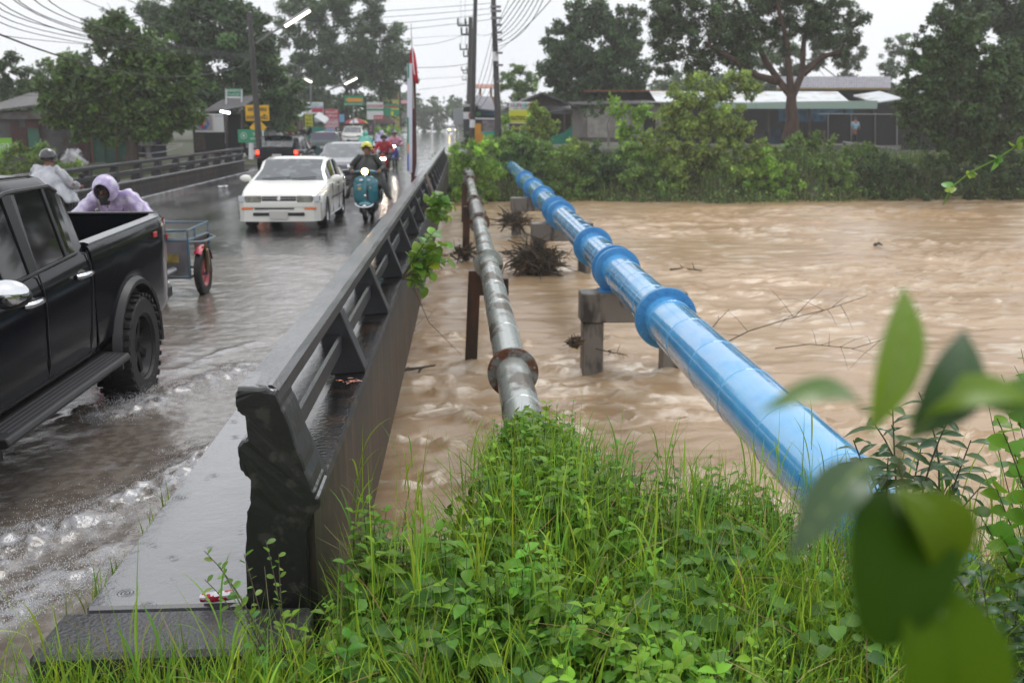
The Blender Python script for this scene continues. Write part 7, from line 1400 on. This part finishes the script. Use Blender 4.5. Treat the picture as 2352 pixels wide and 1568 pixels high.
# ------------------------------------------------------------------ flood debris
TWIG = mat('wet brown driftwood', (.06, .042, .026), (.12, .09, .05), 6, rough=.6)
def tangle(label, c, r, n, flat=.5, seed=1, z0=-1.45):
    rng = np.random.default_rng(seed); t = thing('driftwood_tangle', label, 'driftwood', c, group='driftwood caught on the trestles'); m = MB(); c = np.array(c)
    for _ in range(n):
        a = c + rng.normal(0, 1, 3) * (r * .35, r * .2, r * .2) + (0, 0, r * .25); d = unit(rng.normal(0, 1, 3) * (1, .6, .5)); l = rng.uniform(.3, 1.) * r; md = a + d * l * .5 + rng.normal(0, .06, 3) * r
        P = [a - d * l * .4, a, md, a + d * l]; P = [(p[0], p[1], max(p[2], z0 - .05)) for p in P]; w = rng.choice([.006, .01, .018, .03]); m.tube(P, [w, w, w * .8, w * .4], 4, True, tints(1, .35, .2, rng)[0])
    m.build('branches', TWIG, t); return t
TWIG = mat('wet brown driftwood', (.075, .055, .035), rough=.6, attr=True)
tangle('big mound of driftwood and weed wrapped round the middle trestle', A(1232, 600, 23.6) - Vector((0, 0, .15)), .72, 380, seed=2); tangle('smaller snag of branches at the farthest trestle', A(1180, 518, 31.5), .6, 160, seed=3); tangle('scraps of bark and twigs on the left column of the nearest trestle', A(1322, 790, 13.9), .14, 50, seed=4); tangle('twigs caught at the foot of the rusty post in midstream', A(1065, 590, 25.6), .5, 70, seed=5)
def branch(label, pts, Y, r, side=6, seed=0, z=None):
    rng = np.random.default_rng(seed); t = thing('floating_branch', label, 'branch', A(*pts[0], Y) if z is None else G(*pts[0], z)); m = MB(); P = [A(x, y, Y) if z is None else G(x, y, z) for x, y in pts]; m.tube(P, list(np.linspace(r, r * .4, len(P))), 5)
    for i in range(side): u = rng.uniform(.15, .95) * (len(P) - 1); k_ = int(u); q = P[k_] + (P[min(k_ + 1, len(P) - 1)] - P[k_]) * (u - k_); L = (P[-1] - P[0]).length * rng.uniform(.08, .3); d = Vector(rng.normal(0, 1, 3) * (1, .4, .7)).normalized() * L; m.tube([q, q + d * .5 + Vector((0, 0, .02)), q + d], [r * .5, r * .35, r * .15], 4)
    m.build('wood', TWIG, t); return t
branch('bare twiggy branch arching out of the water between the blue pipe and the close leaves', [(1640, 800), (1720, 760), (1800, 735), (1900, 710), (1990, 680)], 11.5, .008, 12, 1); branch('thin twigs trailing in the river behind the upright lime leaf', [(1780, 800), (1860, 790), (1960, 800), (2060, 770), (2110, 710)], 10.5, .006, 14, 2)
branch('forked stick standing in the water right of the nearest flange', [(1630, 760), (1650, 735), (1675, 710)], 12.5, .007, 3, 3); branch('thorny stem reaching right from the nearest trestle column', [(1368, 800), (1400, 808), (1440, 815)], 13.8, .012, 12, 4); branch('stick floating far out on the river', [(1540, 619), (1570, 616), (1612, 621)], 24, .03, 2, 5, -1.44); branch('clump of weed floating on the river in the distance', [(2010, 562), (2018, 558), (2026, 563)], 24, .06, 5, 6, -1.42); branch('mossy log lying in the water under the girder', [(912, 850), (960, 845), (1000, 838)], 12, .03, 5, 7, -1.42)
branch('wire-like dead stems hanging from the girder into the water', [(945, 650), (985, 740), (1060, 815)], 12.4, .006, 5, 8)
t = thing('litter', 'crushed silver and red can on the end of the footway', 'can', G(495, 1374, .16)); c = G(495, 1374, .18); m = MB(); m.tube([c + Vector((-.06, .01, 0)), c + Vector((0, 0, .008)), c + Vector((.07, .02, .006))], [.018, .024, .02], 10); m.build('body', mat('red and silver can', (.6, .6, .62), (.4, .02, .05), 30, .48, .52, rough=.3, metal=.6), t)
t = thing('dead_leaves', 'pinkish dead leaf litter lying on the wet ledge of the railing', 'leaves', A(812, 877, 5.6)); O = []
for _ in range(26): p = G(random.gauss(812, 12), random.gauss(878, 3.5), .585); O.append((p.x, p.y, .592 + random.random() * .01))
V, F, T = leaves(O, RNG.normal(0, 1, (26, 3)) * (1, 1, .1), RNG.normal(0, .2, (26, 3)) + (0, 0, 1), RNG.uniform(.015, .04, 26), DIA, tints(26, .2, .2)); fastmesh('leaves', V, F, T, mat('pink dead leaf', (.6, .3, .22), rough=.5, attr=True), t)
LIT = mat('white plastic litter', (.7, .72, .75), rough=.3)
for (x, y, lb) in ((400, 441, 'white litter scrap on the road by the far kerb'), (506, 411, 'second white litter scrap farther along the kerb'), (512, 430, 'crumpled white bag in the gutter'), (293, 444, 'drinks cup on the far kerb')):
    p = G(x, y, .02 if x > 300 else .16); t = thing('litter_scrap', lb, 'litter', p, group='litter on the road'); m = MB(); m.grid([[(p.x - .14 + .28 * u, p.y - .1 + .2 * v, p.z + .05 * vnoise(np.array(u * 5. + x), np.array(v * 4.)) + .005) for u in np.linspace(0, 1, 6)] for v in np.linspace(0, 1, 5)]); m.build('film', LIT, t)

# ------------------------------------------------------------------ flood water on the road, foam and spray
nx, ny = 420, 460; yy = 3.0 + (16 - 3.0) * np.linspace(0, 1, ny) ** 1.5; U = np.linspace(0, 1, nx)
X = -1.535 - (8.5 * np.ones(ny)[:, None] * (1 - U[None])) * np.minimum(1, (.45 + yy[:, None] * .07)); Yg = np.repeat(yy[:, None], nx, 1)
fl = .016 * (fbm(X * 2.2 + Yg * .8, Yg * 1.6, 4) - .5) + .008 * (fbm(X * 9, Yg * 7, 3) - .5)
def crest(pts, w, h, rag=.12):
    P = [G(*p, .0) for p in pts]; d = np.full(X.shape, 9.); s = np.zeros(X.shape); Xr = X + rag * (fbm(X * 2.2, Yg * 2.2, 3) - .5) * 2; Yr = Yg + rag * (fbm(X * 2.5 + 8, Yg * 2.5, 3) - .5) * 2
    for a, b in zip(P, P[1:]):
        ax, ay, bx, by = a.x, a.y, b.x, b.y; L2 = (bx - ax) ** 2 + (by - ay) ** 2; t = np.clip(((Xr - ax) * (bx - ax) + (Yr - ay) * (by - ay)) / L2, 0, 1); d = np.minimum(d, np.hypot(Xr - ax - t * (bx - ax), Yr - ay - t * (by - ay)))
    return np.exp(-(d / w) ** 2) * h
C1 = [(190, 955), (260, 962), (340, 935), (430, 905), (520, 870), (560, 850)]; C2 = [(-60, 1330), (0, 1290), (90, 1240), (180, 1220), (280, 1180), (400, 1120), (470, 1060)]; C3 = [(-60, 1440), (40, 1400), (150, 1340), (260, 1290)]; C4 = [(360, 860), (430, 855), (520, 820), (600, 790)]; C5 = [(560, 850), (630, 840), (520, 905)]
f1, f2, f3, f4 = crest(C1, .16, .10), crest(C2, .17, .12), crest(C3, .14, .06), crest(C4, .09, .025); rough_ = fbm(X * 11, Yg * 11, 4); hgt = (f1 + f2 + f3 + f4) * (.25 + .9 * np.clip(rough_ - .32, 0, 1)) + (f1 + f2 + f3) * .35 * (fbm(X * 26, Yg * 26, 2) - .45) ; foam = np.clip((f1 / .10 + f2 / .12 + .8 * f3 / .06 + .6 * f4 / .025), 0, 1.3) * smooth(.44, .60, fbm(X * 15 + 3, Yg * 15, 4)) 
foam = np.maximum(foam, .4 * smooth(.62, .72, fbm(X * 1.6 + Yg * 1.1, Yg * 3, 4)) * smooth(.45, .6, fbm(X * 14, Yg * 14, 3)))
Z = .022 + fl + hgt
V = np.dstack([X, Yg, Z]).reshape(-1, 3); idx = np.arange(nx * ny).reshape(ny, nx); F = np.stack([idx[:-1, :-1], idx[:-1, 1:], idx[1:, 1:], idx[1:, :-1]], -1).reshape(-1, 4)
FW = wet_shader('shallow brown flood water', (.13, .105, .085), (.21, .18, .15), .14, .22, (1, 1, 1), 4., .45, 14); FW.node_tree.nodes['Principled BSDF'].inputs['Coat Weight'].default_value = .5; FW.node_tree.nodes['Principled BSDF'].inputs['Coat Roughness'].default_value = .16; FW.node_tree.nodes['Principled BSDF'].inputs['Coat IOR'].default_value = 1.6; n_, l_ = FW.node_tree.nodes, FW.node_tree.links; p_ = n_['Principled BSDF']; at_ = n_.new('ShaderNodeAttribute'); at_.attribute_name = 'tint'; mx_ = n_.new('ShaderNodeMix'); mx_.data_type = 'RGBA'; l_.new(p_.inputs['Base Color'].links[0].from_socket, mx_.inputs[6]); mx_.inputs[7].default_value = (.42, .42, .44, 1); l_.new(at_.outputs['Fac'], mx_.inputs[0]); l_.new(mx_.outputs[2], p_.inputs['Base Color'])
tag(fastmesh('flood_water', V, F, np.repeat(np.clip(foam, 0, 1).reshape(-1, 1), 3, 1), FW, smooth=True), kind='structure')
SPR = mat('white water spray', (.75, .77, .8), rough=.15, alpha=.6)
def spray(name, label, lines, n, hmax, seed):
    rng = np.random.default_rng(seed); Vs = []; Fs = []; k = 0; oc = np.array([(1, 0, 0), (-1, 0, 0), (0, 1, 0), (0, -1, 0), (0, 0, 1), (0, 0, -1)], float); of = np.array([(0, 2, 4), (2, 1, 4), (1, 3, 4), (3, 0, 4), (2, 0, 5), (1, 2, 5), (3, 1, 5), (0, 3, 5)])
    for pts, w, amp in lines:
        P = np.array([G(*p, .03)[:] for p in pts])
        for _ in range(int(n * w)):
            u = rng.random() * (len(P) - 1); i = int(u); c = P[i] + (P[min(i + 1, len(P) - 1)] - P[i]) * (u - i); tuft = .5 + .5 * math.sin(u * 7.3) ** 2; h = hmax * amp * tuft * rng.random() ** 2.2
            c = c + rng.normal(0, 1, 3) * (.09, .09, 0) + (h * .3 * rng.normal(), h * .3 * rng.normal(), h); s = rng.uniform(.001, .0036) * (1.2 if h < .05 else .8); Vs.append(c + oc * s * (1, 1, rng.uniform(1, 2.2))); Fs.append(of + k); k += 6
    o = fastmesh(name, np.concatenate(Vs), np.concatenate(Fs), None, SPR, smooth=True); tag(o, label, 'spray', kind='stuff')
spray('wheel_spray', 'white spray thrown up by the rear wheel of the black pickup', [(C1, 1, 1.0), ([(250, 930), (330, 925), (400, 890)], .5, .8)], 3200, .13, 1)
spray('wave_spray', 'white spray along the wave running through the flooded near lane', [(C2, 1, 1.), (C3, .5, .6)], 7500, .2, 2)
# foam round the trestle columns
# ------------------------------------------------------------------ rain haze

HM = bpy.data.materials.new('rain haze'); HM.use_nodes = True; hn, hl = HM.node_tree.nodes, HM.node_tree.links; hn.remove(hn['Principled BSDF'])
pv = hn.new('ShaderNodeVolumePrincipled'); pv.inputs['Color'].default_value = (.985, .99, .995, 1); pv.inputs['Density'].default_value = .0009; pv.inputs['Anisotropy'].default_value = .2
hl.new(pv.outputs[0], hn['Material Output'].inputs['Volume'])
hz = MB().box(-405, 425, -35, 520, -4.5, 45).build('haze', HM); tag(hz, 'pale rain haze over the whole scene', 'haze', kind='stuff')
